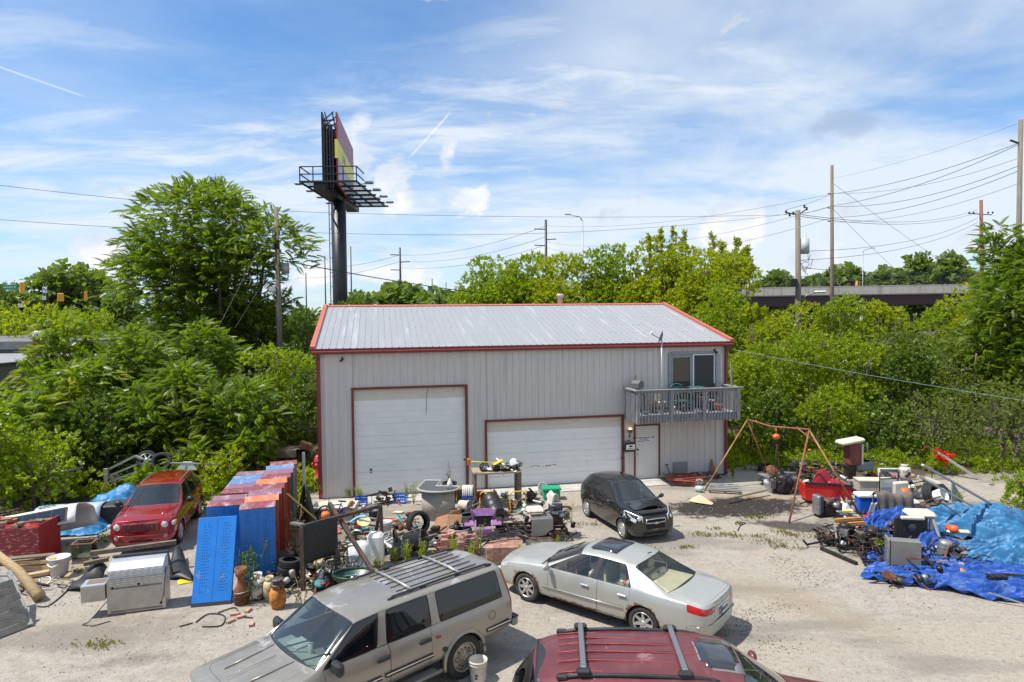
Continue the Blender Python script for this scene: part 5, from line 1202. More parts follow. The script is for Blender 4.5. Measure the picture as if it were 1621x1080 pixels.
# poles
rt,t = pole('utility_pole',437,328,38,.15,'grey wooden utility pole in front of the large leafy tree, with floodlight',lean=-.004)
mb = MB(); mb.tube([(.45,.0,t.z-3.8),(.45,0,t.z-3.2)],.22,12); mb.bar((0,0,t.z-3.5),(.4,0,t.z-3.5),.06); P('junction_box',mb,galv,rt)
mb = MB(); mb.box((-.25,-.2,t.z-4.7),(.42,.2,.34),None,.04); fl = P('floodlight',mb,galv,rt); mb = MB(); mb.box((-.25,-.31,t.z-4.7),(.34,.02,.26)); P('lens',mb,white_plastic,fl)
mb = MB(); mb.tube([(0,0,t.z-2.4),(0,0,t.z-1.9)],.16,10); P('band',mb,black_plastic,rt)
mb = MB(); mb.tube([(.12,0,t.z-4.2),(.5,0,t.z-4.2),(.6,0,t.z-4.0),(.6,0,t.z-3.8)],.04,6); P('conduit',mb,galv,rt)
PA = t
rt,t = pole('short_post',247,432,50,.20,'short cut off wooden pole among the sumacs, left of the large tree')
rt,t = pole('utility_pole',1263,333,45,.19,'wooden utility pole with grey transformer and street lamp arm in front of the overpass',lean=-.01); PB = t
mb = MB(); mb.tube([(.45,-.1,t.z-2.95),(.45,-.1,t.z-1.95)],.29,16); mb.lathe([(0,.35),(.07,.33),(.10,.05),(.24,0)],12,at(.45,-.1,t.z-1.95)); P('transformer',mb,mat('transformer_grey',(.42,.46,.46),.5),rt)
mb = MB(); mb.bar((-.75,0,t.z-.15),(-.05,0,t.z-.3),.07); mb.bar((.05,0,t.z-.3),(.65,0,t.z+.1),.07)
for x,z in ((-.8,-.1),(-.55,-.3),(-.3,-.2),(.45,.25),(.6,.1)):mb.lathe([(0,-.12),(.09,-.08),(.05,0),(.09,.08),(0,.12)],8,at(x,0,t.z+z))
P('insulators',mb,steel_dark,rt)
mb = MB(); R = random.Random(3)
for k in range(6):
    p = Vector((.1,-.1,t.z-3.1-R.random())); q = Vector((.5+R.random()*.5,-.2,t.z-2.2-R.random()*2.2)); mb.tube([p,(p+q)/2+Vector((R.uniform(-.2,.4),-.1,-.4)),q],.02,4)
P('loose_wires',mb,steel_dark,rt,kind='stuff')
mb = MB(); mb.box((-.35,-.2,t.z-4.9),(.5,.25,.5),None,.03); P('floodlight',mb,steel_dark,rt)
mb = MB(); mb.tube([(.1,0,t.z-6.3),(.6,-.1,t.z-5.75),(1.2,-.2,t.z-5.6)],.04,6); ar = P('lamp_arm',mb,galv,rt); mb = MB(); mb.box((1.45,-.25,t.z-5.55),(.75,.28,.16),None,.07); P('lamp_head',mb,mat('lamp_head',(.62,.64,.65),.4),ar)
rt,t = pole('utility_pole',1317,262,60,.16,'tall thin wooden pole between the transformer pole and the street lamp',lean=-.008); PC = t
mb = MB(); [mb.bar((-.35,0,t.z-z),(0,0,t.z-z-.05),.07) for z in (2.5,3.8,5.0)]; P('brackets',mb,steel_dark,rt,kind='stuff')
rt,t = pole('utility_pole',1616,190,45,.16,'tallest wooden pole at the right edge of the picture'); PD = t
mb = MB(); mb.bar((-.7,0,t.z-1.35),(0,0,t.z-1.6),.1); P('bracket',mb,steel_dark,rt)
rt,t = pole('utility_pole',1553,317,90,.24,'reddish leaning wooden pole at the right end of the overpass',pole_red,lean=-.028); PE = t
mb = MB(); mb.bar((-1.5,0,t.z-1.8),(1.5,0,t.z-2.0),.1); [mb.lathe([(0,-.2),(.15,0),(0,.2)],6,at(x,0,t.z-1.7)) for x in (-1.6,-1.0,1.0,1.6)]; P('crossarm',mb,steel_dark,rt)
rt,t = pole('utility_pole',864,348,110,.22,'distant dark pole with three short arms above the tree row',steel_dark); PF = t
mb = MB(); [mb.bar((s_*1.9*(1 if s_ < 0 else .9),0,t.z-z),(0,0,t.z-z-.1),.14) for s_,z in ((-1,1.5),(1,3.2),(-1,4.2))]; P('arms',mb,steel_dark,rt,kind='stuff')
rt,t = pole('utility_pole',633,392,150,.24,'distant dark pole with three short arms above the left end of the roof',steel_dark); PG = t
mb = MB(); [mb.bar((s_*2.2,0,t.z-z),(0,0,t.z-z-.1),.18) for s_,z in ((-1,1.6),(1,3.2),(-1,5.0))]; P('arms',mb,steel_dark,rt,kind='stuff')
for px,yt,Y,r,lb in ((555,390,130,.13,'thin distant mast just right of the billboard column'),(514,405,100,.10,'thin distant mast left of the billboard column'),(684,441,160,.14,'short distant mast in the gap left of the tree row'),(706,447,160,.12,'shortest distant mast left of the tree row'),(484,432,90,.09,'thin mast behind the right edge of the large tree')):pole('distant_mast',px,yt,Y,r,lb,steel_dark,cat='mast')
for px,yt,Y,s_,lb in ((922,350,100,-1,'street lamp standing up behind the tree row above the roof vent'),(1366,400,150,1,'street lamp on the overpass left of the two tall crowns')):
    rt,t = pole('street_lamp',px,yt,Y,.11,lb,galv,cat='street lamp'); mb = MB(); mb.tube([(0,0,t.z),(s_*.4,0,t.z+.6),(s_*2.0,0,t.z+1.0)],.08,5); mb.box((s_*2.2,0,t.z+1.0),(.9,.3,.14)); P('lamp_arm',mb,galv,rt)
# wires
wire(A(-60,286,30),A(437,333,38),.15,'upper thin wire running from the left edge to the near pole')
wire(A(-60,343,30),A(437,368,38),.15,'lower thin wire running from the left edge to the near pole')
wire(A(437,334,38),A(1248,340,45),.25,'upper long wire from the near pole to the transformer pole')
wire(A(437,366,38),A(1256,338,45),.7,'lower long wire from the near pole to the transformer pole')
wire(A(445,412,38),A(900,474,75),.5,'heavy dark cable dropping from the near pole towards the tree row',.035)
wire(A(432,350,38),A(345,520,33),.0,'upper guy wire slanting left from the near pole',.014,name='guy_wire',group='guy wires'); wire(A(430,425,38),A(372,520,34),0,'lower guy wire slanting left from the near pole',.014,name='guy_wire',group='guy wires')
wire(A(-30,620,24),A(110,585,30),.25,'black cable across the sumac below the flat roof',.03)
k = 0
for (y0,y1,sg,r) in ((307,226,.5,.02),(283,195,.3,.008),(326,228,.6,.02),(306,250,.7,.014),(327,262,.8,.02),(345,270,.7,.02),(352,290,.7,.014)):
    wire(A(1317,y0,60),A(1614,y1,45),sg,['first','second','third','fourth','fifth','sixth','lowest'][k]+' wire from the top between the tall thin pole and the right edge pole',r); k += 1
k = 0
for (x,Y,y0,y1,sg) in ((1245,45,307,332,.1),(1245,45,326,338,.2),(864,110,307,357,1.2),(864,110,326,383,2.0),(864,110,345,392,2.4)):
    wire(A(1317,y0,60),A(x,y1,Y),sg,['upper short wire between the tall thin pole and the transformer pole','lower short wire between the tall thin pole and the transformer pole','top wire swinging left from the tall thin pole to the distant three armed pole','middle wire swinging left from the tall thin pole to the distant three armed pole','lowest wire swinging left from the tall thin pole to the distant three armed pole'][k],.016); k += 1
k = 0
for (y0,y1) in ((358,404),(375,414),(388,424)):wire(A(864,y0,110),A(633,y1,150),1.4,['top','middle','lowest'][k]+' wire between the two distant three armed poles',.03); k += 1
k = 0
for (y0,y1) in ((404,424),(414,440)):wire(A(633,y0,150),A(470,y1,190),1.2,['upper','lower'][k]+' wire running left behind the billboard column',.04); k += 1
k = 0
for (y0,y1,x) in ((340,332,1548),(343,336,1548),(398,345,1548),(412,352,1548),(424,408,1621)):wire(A(1268,y0,45),A(x,y1,90),1.0,['top','second','third','fourth','lowest'][k]+' wire from the transformer pole towards the reddish pole',.022); k += 1
wire(A(1318,290,60),A(1560,460,75),.2,'thin guy wire slanting down right from the tall thin pole',.014,name='guy_wire',group='guy wires'); wire(A(1318,330,60),A(1450,455,75),.2,'lower guy wire slanting down right from the tall thin pole',.014,name='guy_wire',group='guy wires')
wire(BM @ Vector((L_,-.1,5.3)),A(1760,655,19),.10,'pale blue cable running from the building corner to the right edge',.010,mat('blue_cable',(.16,.24,.27),.6))
# overpass
ov = T('overpass','concrete road overpass with dark girders and a chain link fence on top','bridge',Matrix())
oL,oR = A(1120,456,120),A(1640,449,110); d = oR-oL; Lo = Vector((d.x,d.y,0)).length; OM = Matrix.Translation((oL.x,oL.y,0)) @ rotm(0,0,math.degrees(atan2(d.y,d.x))); zp = (oL.z+oR.z)/2
mb = MB(); mb.box((Lo/2,0,zp-.72),(Lo,.3,1.45),OM); mb.box((Lo/2,-.12,zp-.06),(Lo,.1,.13),OM); P('parapet',mb,mat('bridge_concrete',(.44,.41,.36),.9,0,.15,1.5,0,30,(.25,.22,.19),(.5,.7),.8,stretch=(1,1,.2)),ov)
mb = MB(); mb.box((Lo/2,6,zp-1.5),(Lo,12,.25),OM); P('deck',mb,concrete,ov)
for k in range(5):mb = MB(); mb.box((Lo/2,.5+k*2.6,zp-2.5),(Lo,.35,1.75),OM); P('girder',mb,mat('girder_brown',(.055,.03,.028),.6),ov)
for k in range(3):
    for y in (1,6,11):mb = MB(); mb.tube([(Lo*(.15+.35*k),y,0),(Lo*(.15+.35*k),y,zp-3.4)],.5,12,OM); P('pier',mb,concrete,ov)
nP = 22
for k in range(nP+1):mb = MB(); mb.bar((Lo*k/nP,0,zp),(Lo*k/nP,0,zp+1.95),.07,.07,OM); P('fence_post',mb,steel_dark,ov)
mb = MB()
for k in range(190):x = Lo*k/190; mb.bar((x,0,zp),(min(Lo,x+1.6),0,zp+1.85),.016,.016,OM); mb.bar((x,0,zp+1.85),(min(Lo,x+1.6),0,zp),.016,.016,OM)
for z in (.3,1.0,1.88):mb.bar((0,0,zp+z),(Lo,0,zp+z),.05,.05,OM)
P('chain_link',mb,steel_dark,ov,kind='stuff')
mb = MB(); mb.lathe([(.22,0),(.22,.5),(.16,.5),(.14,.9),(0,.9)],10,at(A(1361,452,112).x,113,zp-.1)); ONE('traffic_drum',mb,mat('orange_plastic',(.85,.15,.02),.5),'orange traffic barrel on the overpass below the street lamp','traffic barrel')
# far woods that close the horizon
r = np.random.default_rng(8); n = 9000; X = r.uniform(-330,330,n); Yy = 250+r.normal(size=n)*10; Z = r.random(n)**.8*(6.2+2.4*np.sin(X/17)+1.6*np.sin(X/5.3+1)); p = np.stack([X,Yy,Z],1); v = r.normal(size=(n,3)); v[:,1] -= .8
me = scatter('distant_woods',TPL['far'],p,v,r.normal(size=(n,3))+np.array([0,-.5,1]),r.uniform(4,7,n),L_far); tag(link('distant_woods',me),kind='stuff')
# flat roofed shop at the left
rf = mat('tar_roof',(.17,.165,.165),.9,0,.2,.8,0,30,(.11,.105,.10),(.45,.65),.5); wl_ = mat('grey_block',(.20,.20,.20),.9)
sh = T('flat_roof_shop','low commercial building with dark flat roof at the left edge behind the sumacs','building',Matrix())
mb = MB(); mb.box((-49,60,2.6),(34,24,5.2)); P('rear_wall',mb,wl_,sh); mb = MB(); mb.box((-49,60,5.24),(34.3,24.3,.07)); P('rear_roof',mb,rf,sh)
mb = MB(); mb.box((-39,39.5,2.2),(22,14,4.4)); P('front_wall',mb,wl_,sh); mb = MB(); mb.box((-39,39.5,4.44),(22.3,14.3,.07)); P('front_roof',mb,mat('grey_shingle',(.25,.25,.26),.9,0,.2,1.2),sh)
mb = MB(); mb.box((-39,47.0,5.0),(22.4,.15,.5)); P('parapet',mb,rf,sh)
c0 = A(62,548,44); mb = MB(); mb.box((c0.x,44,c0.z-.5),(.5,.5,2.2)); P('chimney',mb,mat('brick_red',(.22,.06,.04),.9),sh); mb = MB(); mb.lathe([(.30,0),(.34,.1),(.36,.35),(.2,.42),(0,.42)],14,at(c0.x,44,c0.z+.6)); P('chimney_cap',mb,white_plastic,sh)
# junction with lights and signs
yel = mat('signal_yellow',(.85,.36,.02),.5); grn = mat('sign_green',(.01,.16,.10),.5)
def signal(px,py,Y,rz,label,n=3,w=.42):
    t = A(px,py,Y); rt = T('traffic_light',label,'traffic light',at(t.x,Y,t.z,rz),'traffic lights over the road')
    mb = MB(); mb.box((0,0,0),(w,.35,n*.42),None,.05); P('housing',mb,yel,rt)
    for k in range(n):mb = MB(); mb.lathe([(.17,0),(.19,-.28),(.15,-.28),(.13,0)],10,at(0,-.17,(n-1)*.21-k*.42,0,-90) @ Matrix.Diagonal((1,1,-1,1))); P('visor',mb,yel,rt)
    return rt
signal(35,456,72,-60,'largest yellow traffic light right beside the long green sign',w=.9); signal(96,471,100,20,'yellow traffic light with doubled lower lamps in the middle',w=.8); signal(136,469,95,-70,'narrow yellow traffic light furthest right'); signal(37,480,110,0,'yellow traffic light half hidden in leaves at the far left',1)
def sign(px,py,Y,w,h,m,label,name,txt=None,tm=None,sz=.5,rz=0):
    t = A(px,py,Y); rt = T(name,label,'street sign',at(t.x,Y,t.z,rz)); mb = MB(); mb.box((0,0,0),(w,.05,h),None,.01); P('board',mb,m,rt)
    if txt:text(txt,sz,at(0,-.04,0,0,90),tm,rt)
    mb = MB(); mb.bar((-w*.3,.04,h/2),(-w*.3,.04,h/2+.5),.04); mb.bar((w*.3,.04,h/2),(w*.3,.04,h/2+.5),.04); P('hanger',mb,galv,rt); return rt
sw = mat('sign_letter_white',(.7,.75,.72)); sign(16,455,72,1.85,.55,grn,'long green street name sign at the far left','street_name_sign',"KENTUCKY AV",sw,.24,-10)
sign(174,466,100,1.95,.40,mat('sign_teal',(.01,.22,.17),.5),'small green street name sign right of the traffic lights','street_name_sign',"Raymond St",sw,.34)
s_ = sign(71,459,85,.55,.75,mat('sign_white2',(.75,.76,.78),.5),'white lane sign with a black left turn arrow','turn_sign')
mb = MB(); mb.tube([(.12,-.045,-.2),(.10,-.045,0),(-.08,-.045,.16)],.035,4); mb.prism([(-.2,.24),(-.02,.24),(-.14,.06)],.03,.05,at(0,0,0,0,90)); P('arrow',mb,ink,s_)
for px,py,Y,w,lb in ((70,472,85,.5,'small pale road sign below the turn arrow sign'),(32,484,90,.7,'small pale road sign low in the leaves at the far left')):sign(px,py,Y,w,.5,mat('sign_pale',(.5,.52,.54)),lb,'road_sign')
wire(A(-30,446,72),A(250,468,95),.4,'span wire carrying the long green sign and traffic lights',.03); wire(A(-30,476,85),A(250,480,100),.3,'lower span wire below the turn arrow sign',.02)
# ------------------------------------------------------------------ yard, left half
from mathutils import noise as MN
def gp(px,py,rz=0,dz=0,rx=0,ry=0):
    p = ground(px,py); return at(p.x,p.y,dz,rz,rx,ry)
def nz(x,y,z=0):return MN.noise(Vector((x,y,z)))
def tarp_mesh(name,w,d,h,seed,m,nu=70,nv=50,folds=.07,flat=2.2,edge=2.2,dirx=2.0,diry=7.0,ang=0.0):
    mb = MB(); ca,sa = cos(ang),sin(ang)
    def f(u,v):
        x,y = (u-.5)*2,(v-.5)*2; wob = 1+.16*nz(x*1.3+seed,y*1.3)+.10*nz(x*3,y*3,seed); r = (abs(x)**flat+abs(y)**flat)**(1/flat)
        k = max(0,1-r**edge if edge < 1 else 1-r**edge); xx,yy = x*ca+y*sa,-x*sa+y*ca
        lump = .75+.45*nz(x*1.6+seed,y*1.6+seed*2); n1 = abs(nz(xx*dirx+seed,yy*diry+1.5*nz(x*2,y*2,seed),seed)); n2 = abs(nz(xx*dirx*3,yy*diry*1.5,seed+5)); n3 = abs(nz(xx*6+seed,yy*6,2.2))
        z = h*max(0,k)*lump-folds*n1*2.2-folds*.9*n2-folds*.5*n3+folds*1.2
        return (x*w/2*wob,y*d/2*wob,max(.012+.02*n2,z))
    mb.grid(f,nu,nv); return mb
# grill
m_st = mat('stainless',(.46,.43,.38),.42,.55,.12,3,0,40,(.33,.28,.22),(.5,.8),2.5); m_st2 = mat('hood_steel',(.52,.54,.58),.38,.5,.08,3,0,40,(.4,.4,.4),(.55,.8),3)
t = T('gas_grill','large stainless gas grill turned backwards, louvred back to the camera','grill',gp(217,969,17.5))
mb = MB(); mb.box((0,.02,.42),(1.20,.05,.80)); P('back_panel',mb,m_st,t,bevel=.006)
mb = MB(); mb.box((-.575,.30,.42),(.05,.50,.80)); mb.box((.575,.30,.42),(.05,.50,.80)); mb.box((0,.30,.06),(1.08,.50,.04)); mb.box((0,.545,.42),(1.09,.03,.78)); P('cabinet',mb,m_st,t)
mb = MB(); mb.prism([(.0,.82),(.0,1.02),(.22,1.13),(.52,1.16),(.56,1.0),(.56,.82)],-.57,.57,Matrix(((0,0,1,0),(1,0,0,0),(0,1,0,0),(0,0,0,1)))); P('hood',mb,m_st2,t,bevel=.012)
mb = MB(); mb.box((0,.50,1.19),(1.16,.10,.03)); mb.box((0,.58,1.12),(1.16,.03,.12)); P('hood_handle',mb,mat('dark_steel',(.07,.07,.075),.4,.5),t)
mb = MB(); mb.box((0,-.012,.845),(1.18,.02,.022)); mb.box((0,-.01,.565),(1.14,.012,.012)); P('seam',mb,m_st2,t)
lou = MB(); lou.prism([(-.045,0),(.045,0),(.035,.016),(-.035,.016)],0,.016,rotm(90)); lm = lou.mesh('louvre',mat('louvre_bright',(.68,.68,.68),.35,.5))
for r_,z in enumerate((.97,.93,.89,.79,.74,.69)):
    for k in range(8):link('louvre',lm,t,at(-.50+k*.143,-.008 if z < .85 else -.004+.02*0,z,0))
mb = MB()
for z in (.605,.07):
    for k in range(66):mb.box((-.52+k*.016,-.008,z),(.006,.006,.035))
P('vent_slots',mb,well_black,t,kind='stuff')
for x,z in ((-.48,.62),(.05,.655),(.50,.15)):mb = MB(); mb.disc(.028,0,14,at(x,-.010,z,0,90)); P('port',mb,well_black,t)
mb = MB(); mb.tube([(.50,-.02,.15),(.57,-.05,.35),(.60,-.03,.7),(.60,.1,.95)],.010,5); P('gas_hose',mb,rubber,t)
for x in (-.5,.5):
    for y in (.08,.48):mb = MB(); mb.lathe([(.03,-.012),(.035,0),(.03,.012)],10,at(x,y,.035,0,0,90)); P('caster',mb,rubber,t)
sb = link('side_burner',None,t,at(-.86,.16,.55)); mb = MB(); mb.box((0,0,0),(.48,.44,.34)); P('side_box',mb,m_st,sb,bevel=.008); mb = MB(); mb.box((0,0,.185),(.48,.44,.03)); P('side_top',mb,m_st2,sb); mb = MB(); mb.box((.02,.04,.203),(.36,.26,.006)); P('tray_well',mb,mat('dirty_tray',(.20,.13,.09),.8),sb)
mb = MB(); mb.tube([(-.62,.1,.3),(-.9,-.25,.02),(-1.0,-.35,.012),(-.75,-.5,.012),(-.45,-.35,.012)],.010,5); P('power_cord',mb,rubber,t)
# lumber and sheet behind the grill
def plank(name,p,q,w,h,m,label,group=None,cat='lumber'):
    mb = MB(); mb.bar(p,q,w,h); return ONE(name,mb,m,label,cat,None,group,bevel=.006)
G3 = lambda px,py,z=0:ground(px,py,z)
plank('timber',G3(143,876,.72),G3(279,858,.72),.11,.11,wood_old,'long square timber lying above the back of the steel grill','timbers by the grill')
plank('timber',G3(132,893,.45),G3(172,885,.45),.11,.10,wood_old,'short square timber left of the steel grill','timbers by the grill')
plank('fence_rail',G3(272,915,.02),G3(262,875,.7),.12,.10,mat('dark_wood',(.12,.10,.075),.9),'short dark post standing right behind the steel grill')
for (a,b_,c,lb) in (((104,936),(150,890),(170,900),'curled black plastic sheet left of the grill'),((262,918),(276,868),(288,872),'curled black plastic sheet right of the grill')):
    p,q,r_ = G3(*a),G3(*b_,.35),G3(*c,.2); mb = MB(); mb.grid(lambda u,v:tuple(p.lerp(q,u).lerp(r_.lerp(G3(a[0]+45,a[1]+4),1-u),v)+Vector((0,0,.10*sin(v*3)+.04*sin(u*9)))),10,8); ONE('plastic_sheet',mb,trim_black,lb,'plastic sheet',None,'black plastic sheets',thick=.012)
mb = MB(); mb.grid(lambda u,v:(u*.42-.2,v*.30-.1,.015+.03*sin(u*5)*v),6,4,gp(295,922,30)); ONE('yellow_scrap',mb,mat('yellow_plastic',(.75,.50,.02),.5),'bright yellow plastic scrap between the grill and the blue panel','scrap',thick=.01)
for i,(pts,lb) in enumerate(((((310,985),(330,972),(355,975),(350,990),(320,992)),'thin black hose loop below the blue leaning panel'),(((345,970),(372,962),(380,975),(400,978)),'curved brown hose beside the bricks near the wagon'),(((284,992),(305,986)),'short straight black hose on the gravel'),(((118,925),(80,957),(60,960)),'crooked black rod lying near the lumber pile'),(((1090,826),(1108,818),(1115,816)),'short bent hose'),(((1168,840),(1172,832),(1180,828),(1166,826)),'thin curved hose lying on the gravel below the oil stain'))):
    if i == 4:continue
    mb = MB(); mb.tube(smooth([tuple(G3(a,b_,.02)) for a,b_ in pts]),.014,5); ONE('hose',mb,rubber,lb,'hose')
# terrarium
t = T('glass_tank','empty glass tank with wooden rims standing behind the timber','glass tank',gp(135,888,12)); g_tank = glass('tank_glass',(.80,.86,.80),.1)
mb = MB(); [mb.box((x,0,.27),(.006,.38,.52)) for x in (-.25,.25)]; [mb.box((0,y,.27),(.5,.006,.52)) for y in (-.19,.19)]; P('glass_sides',mb,g_tank,t)
for z in (.02,.54):mb = MB(); [mb.box((0,y,z),(.54,.03,.03)) for y in (-.2,.2)]; [mb.box((x,0,z),(.03,.37,.03)) for x in (-.255,.255)]; P('rim',mb,mat('rim_wood',(.30,.14,.09),.7),t)
# red crate with scrap on top
t = T('red_crate','large red painted plywood crate topped with brick and wood scraps','crate',at(-13.75,18.35,0,4)); m_rw = mat('peeling_red',(.19,.018,.02),.75,0,.25,5,.003,40,(.42,.32,.30),(.56,.62),5,stretch=(1,1,5)); m_r = mat('red_board',(.27,.012,.012),.6,0,.15,4)
mb = MB(); mb.box((-.2,-.45,.52),(1.7,.03,1.02)); P('front_board',mb,m_rw,t); mb = MB(); mb.box((.66,0,.56),(.03,.9,1.12)); P('side_board',mb,m_r,t); mb = MB(); mb.box((-1.05,0,.52),(.03,.9,1.02)); mb.box((-.2,.45,.52),(1.7,.03,1.02)); mb.box((-.2,0,.96),(1.66,.86,.03)); P('crate_shell',mb,m_r,t)
R = random.Random(2); m_br = mat('brick_brown',(.30,.13,.07),.9,0,.35,9)
for k in range(16):
    mb = MB(); mb.box((0,0,0),(R.uniform(.15,.34),R.uniform(.09,.14),R.uniform(.05,.08)),at(0,0,0)); M = t.matrix_basis @ at(R.uniform(-.9,.5),R.uniform(-.35,.3),1.02+R.uniform(0,.10)+(.08 if k > 10 else 0),R.uniform(-40,40),R.uniform(-12,12))
    ONE('scrap_block',mb,m_br if k % 3 else wood_old,'small brown offcut lying on top of the red crate','scrap block',M,'offcuts on the red crate')
# white tub
t = T('white_tub','white plastic tub with rope handles beside the lumber pile','tub',gp(94,912)); mb = MB(); mb.lathe([(0,.02),(.19,.02),(.255,.50),(.275,.50),(.275,.52),(.25,.52),(.19,.05),(0,.05)],24); P('tub',mb,mat('tub_white',(.58,.55,.56),.6,0,.1,4),t)
for s_ in (1,-1):mb = MB(); mb.tube([(.27*sin(a*.35)*1,-.27*cos(a*.35)*s_,.40-.07*cos(a)) for a in (-1.6,-.8,0,.8,1.6)],.018,6); P('handle',mb,white_plastic,t)
# lumber pile and logs at the far left
for i,(a,b_,w,h,m,lb) in enumerate((((25,900,.10),(92,897,.18),.14,.14,wood_new,'lowest thick beam of the lumber pile left of the tub'),((20,890,.30),(88,888,.32),.16,.10,wood_new,'middle beam of the lumber pile left of the tub'),((10,885,.45),(86,878,.46),.20,.05,wood_old,'flat board on top of the lumber pile'),((30,914,.05),(80,905,.1),.20,.09,wood_new,'short pale beam sticking out under the lumber pile'))):plank('beam',G3(*a),G3(*b_),w,h,m,lb,'lumber pile')
mb = MB(); mb.tube([tuple(G3(-12,872,1.05)),tuple(G3(30,905,.45)),tuple(G3(62,944,.14))],.115,10,rs=[.09,.11,.14]); ONE('log',mb,wood_new,'pale peeled log sloping down at the left edge','log')
mb = MB(); mb.box((0,0,0),(.16,.05,.05),Matrix.Translation(G3(84,884,.55)),.015); ONE('yellow_strap',mb,mat('yellow_plastic',(.75,.50,.02)),'small yellow clamp on the lumber pile','clamp')
t = T('grey_ladder_frame','grey wooden ladder frame leaning at the left edge','ladder',Matrix()); A0,A1,B0,B1 = G3(2,985,.04),G3(-8,905,.85),G3(48,990,.04),G3(14,905,.85)
for a,b_ in ((A0,A1),(B0,B1)):mb = MB(); mb.bar(a,b_,.10,.07); P('rail',mb,wood_grey,t)
for k in (.15,.5,.92):mb = MB(); mb.bar(A0.lerp(A1,k),B0.lerp(B1,k),.07,.04); P('rung',mb,wood_grey,t)
plank('grey_plank',G3(20,968,.05),G3(-4,900,.7),.1,.04,wood_grey,'dark slat behind the grey ladder frame')
t = T('board_stack','weathered grey board panel leaning at the bottom left corner','wood panel',at(G3(22,1030).x-.9,G3(22,1030).y,0,64,-35))
for k in range(7):mb = MB(); mb.box((0,0,.10+k*.165),(2.3,.03,.155)); P('board',mb,mat('grey_board',(.13,.125,.11),.9,0,.3,5),t,at(random.uniform(-.02,.02),0,0),bevel=.004)
# truck cap
def shell(root,Lx,Wy,H,m,wins):
    mb = MB(); pr = [(-Wy/2,0),(-Wy/2+.03,H*.35),(-Wy/2+.13,H*.88),(-Wy/2+.25,H),(0,H+.05),(Wy/2-.25,H),(Wy/2-.13,H*.88),(Wy/2-.03,H*.35),(Wy/2,0)]
    mb.add([(x,y*(1 if x < Lx*.9 else .99),z) for x in (0,.12,Lx*.3,Lx*.6,Lx*.92,Lx) for y,z in pr],[(i*9+j,i*9+j+1,(i+1)*9+j+1,(i+1)*9+j) for i in range(5) for j in range(8)],True)
    P('shell',mb,m,root,thick=.03); return pr
m_cap = mat('cap_white',(.68,.68,.68),.35,0,.08,3,0,30,(.45,.44,.42),(.6,.8),3)
t = T('truck_cap','white truck cap with sliding side windows propped beside the red crate','truck cap',at(-15.0,19.0,.35,13,-20,-8)); shell(t,2.3,1.5,.55,m_cap,0)
mb = MB(); M_ = Matrix.Translation((1.30,-.705,.28)) @ rotm(-14,0,0); mb.box((0,0,0),(1.55,.03,.42),M_,.0); wf = P('window_frame',mb,mat('maroon_frame',(.06,.02,.022),.5),t)
for k in range(4):mb = MB(); mb.box((-.555+k*.37,-.02,0),(.335,.01,.34),M_); P('pane',mb,mat('cap_glass',(.02,.03,.04),.08,coat=1),wf)
t = T('cap_shell','pale blue fibreglass shell lying behind the white truck cap','truck cap',at(-15.4,21.2,.1,14,-8)); shell(t,1.9,1.2,.55,mat('pale_blue_shell',(.35,.45,.50),.5,0,.1,4),0)
# tarps at the left
p = G3(120,845); ONE('blue_tarp',tarp_mesh('t',2.2,1.6,.80,3,None),tarp_blue,'blue tarp bundle under the raised end of the truck cap','tarp',at(p.x-.35,p.y+.4,0,10))
p = G3(170,828); ONE('blue_tarp',tarp_mesh('t',2.3,1.5,.95,6,None),tarp_blue,'blue tarp thrown over boxes left of the red SUV','tarp',at(p.x-.1,p.y+.75,.12,8))
t = T('black_box','black covered box under the blue tarp beside the red SUV','box',at(p.x,p.y+.1,0,14)); mb = MB(); mb.box((0,0,.33),(1.35,.8,.64),None,.05); P('cover',mb,mat('black_sheet',(.035,.033,.032),.6,0,.3,5,.01,7),t)
mb = MB(); mb.tube([tuple(G3(76,852,.3)),tuple(G3(103,833,.75))],.012,5); ONE('rope',mb,white_plastic,'white rope slanting from the red crate to the truck cap','rope')
# bent pipe frame and box in the vines
t = T('pipe_frame','bent grey pipe frame overgrown with vines','pipe frame',Matrix()); Yf = 22.8
seg = lambda *q:[tuple(atdepth(x,y,Yf+dy)) for x,y,dy in q]
for q in (((46,737,0),(84,727,0)),((70,722,1.2),(98,716,1.2)),((84,728,0),(92,760,0),(106,786,.2)),((91,757,0),(91,738,0),(95,722,.2),(104,716,.6),(113,718,1)),((92,725,.2),(112,721,1)),((96,747,.2),(128,741,.8)),((124,728,1),(131,742,1))):mb = MB(); mb.tube(seg(*q),.035,6); P('pipe',mb,galv,t)
p = G3(82,800); mb = MB(); mb.box((0,0,.72),(.72,.6,.62),None,.02); mb.box((.08,0,1.12),(.5,.5,.22),None,.02); ONE('tan_box',mb,mat('tan_box_m',(.40,.32,.17),.7,0,.2,4),'tan cardboard box hanging in the vines under the pipe frame','box',at(p.x,p.y+.3,0,10,0,-6))
p = G3(15,800); ONE('blue_tarp',tarp_mesh('t',1.4,1.0,.5,9,None),tarp_blue,'scrap of blue tarp at the left edge among the vines','tarp',at(p.x,p.y+.6,1.0,5))
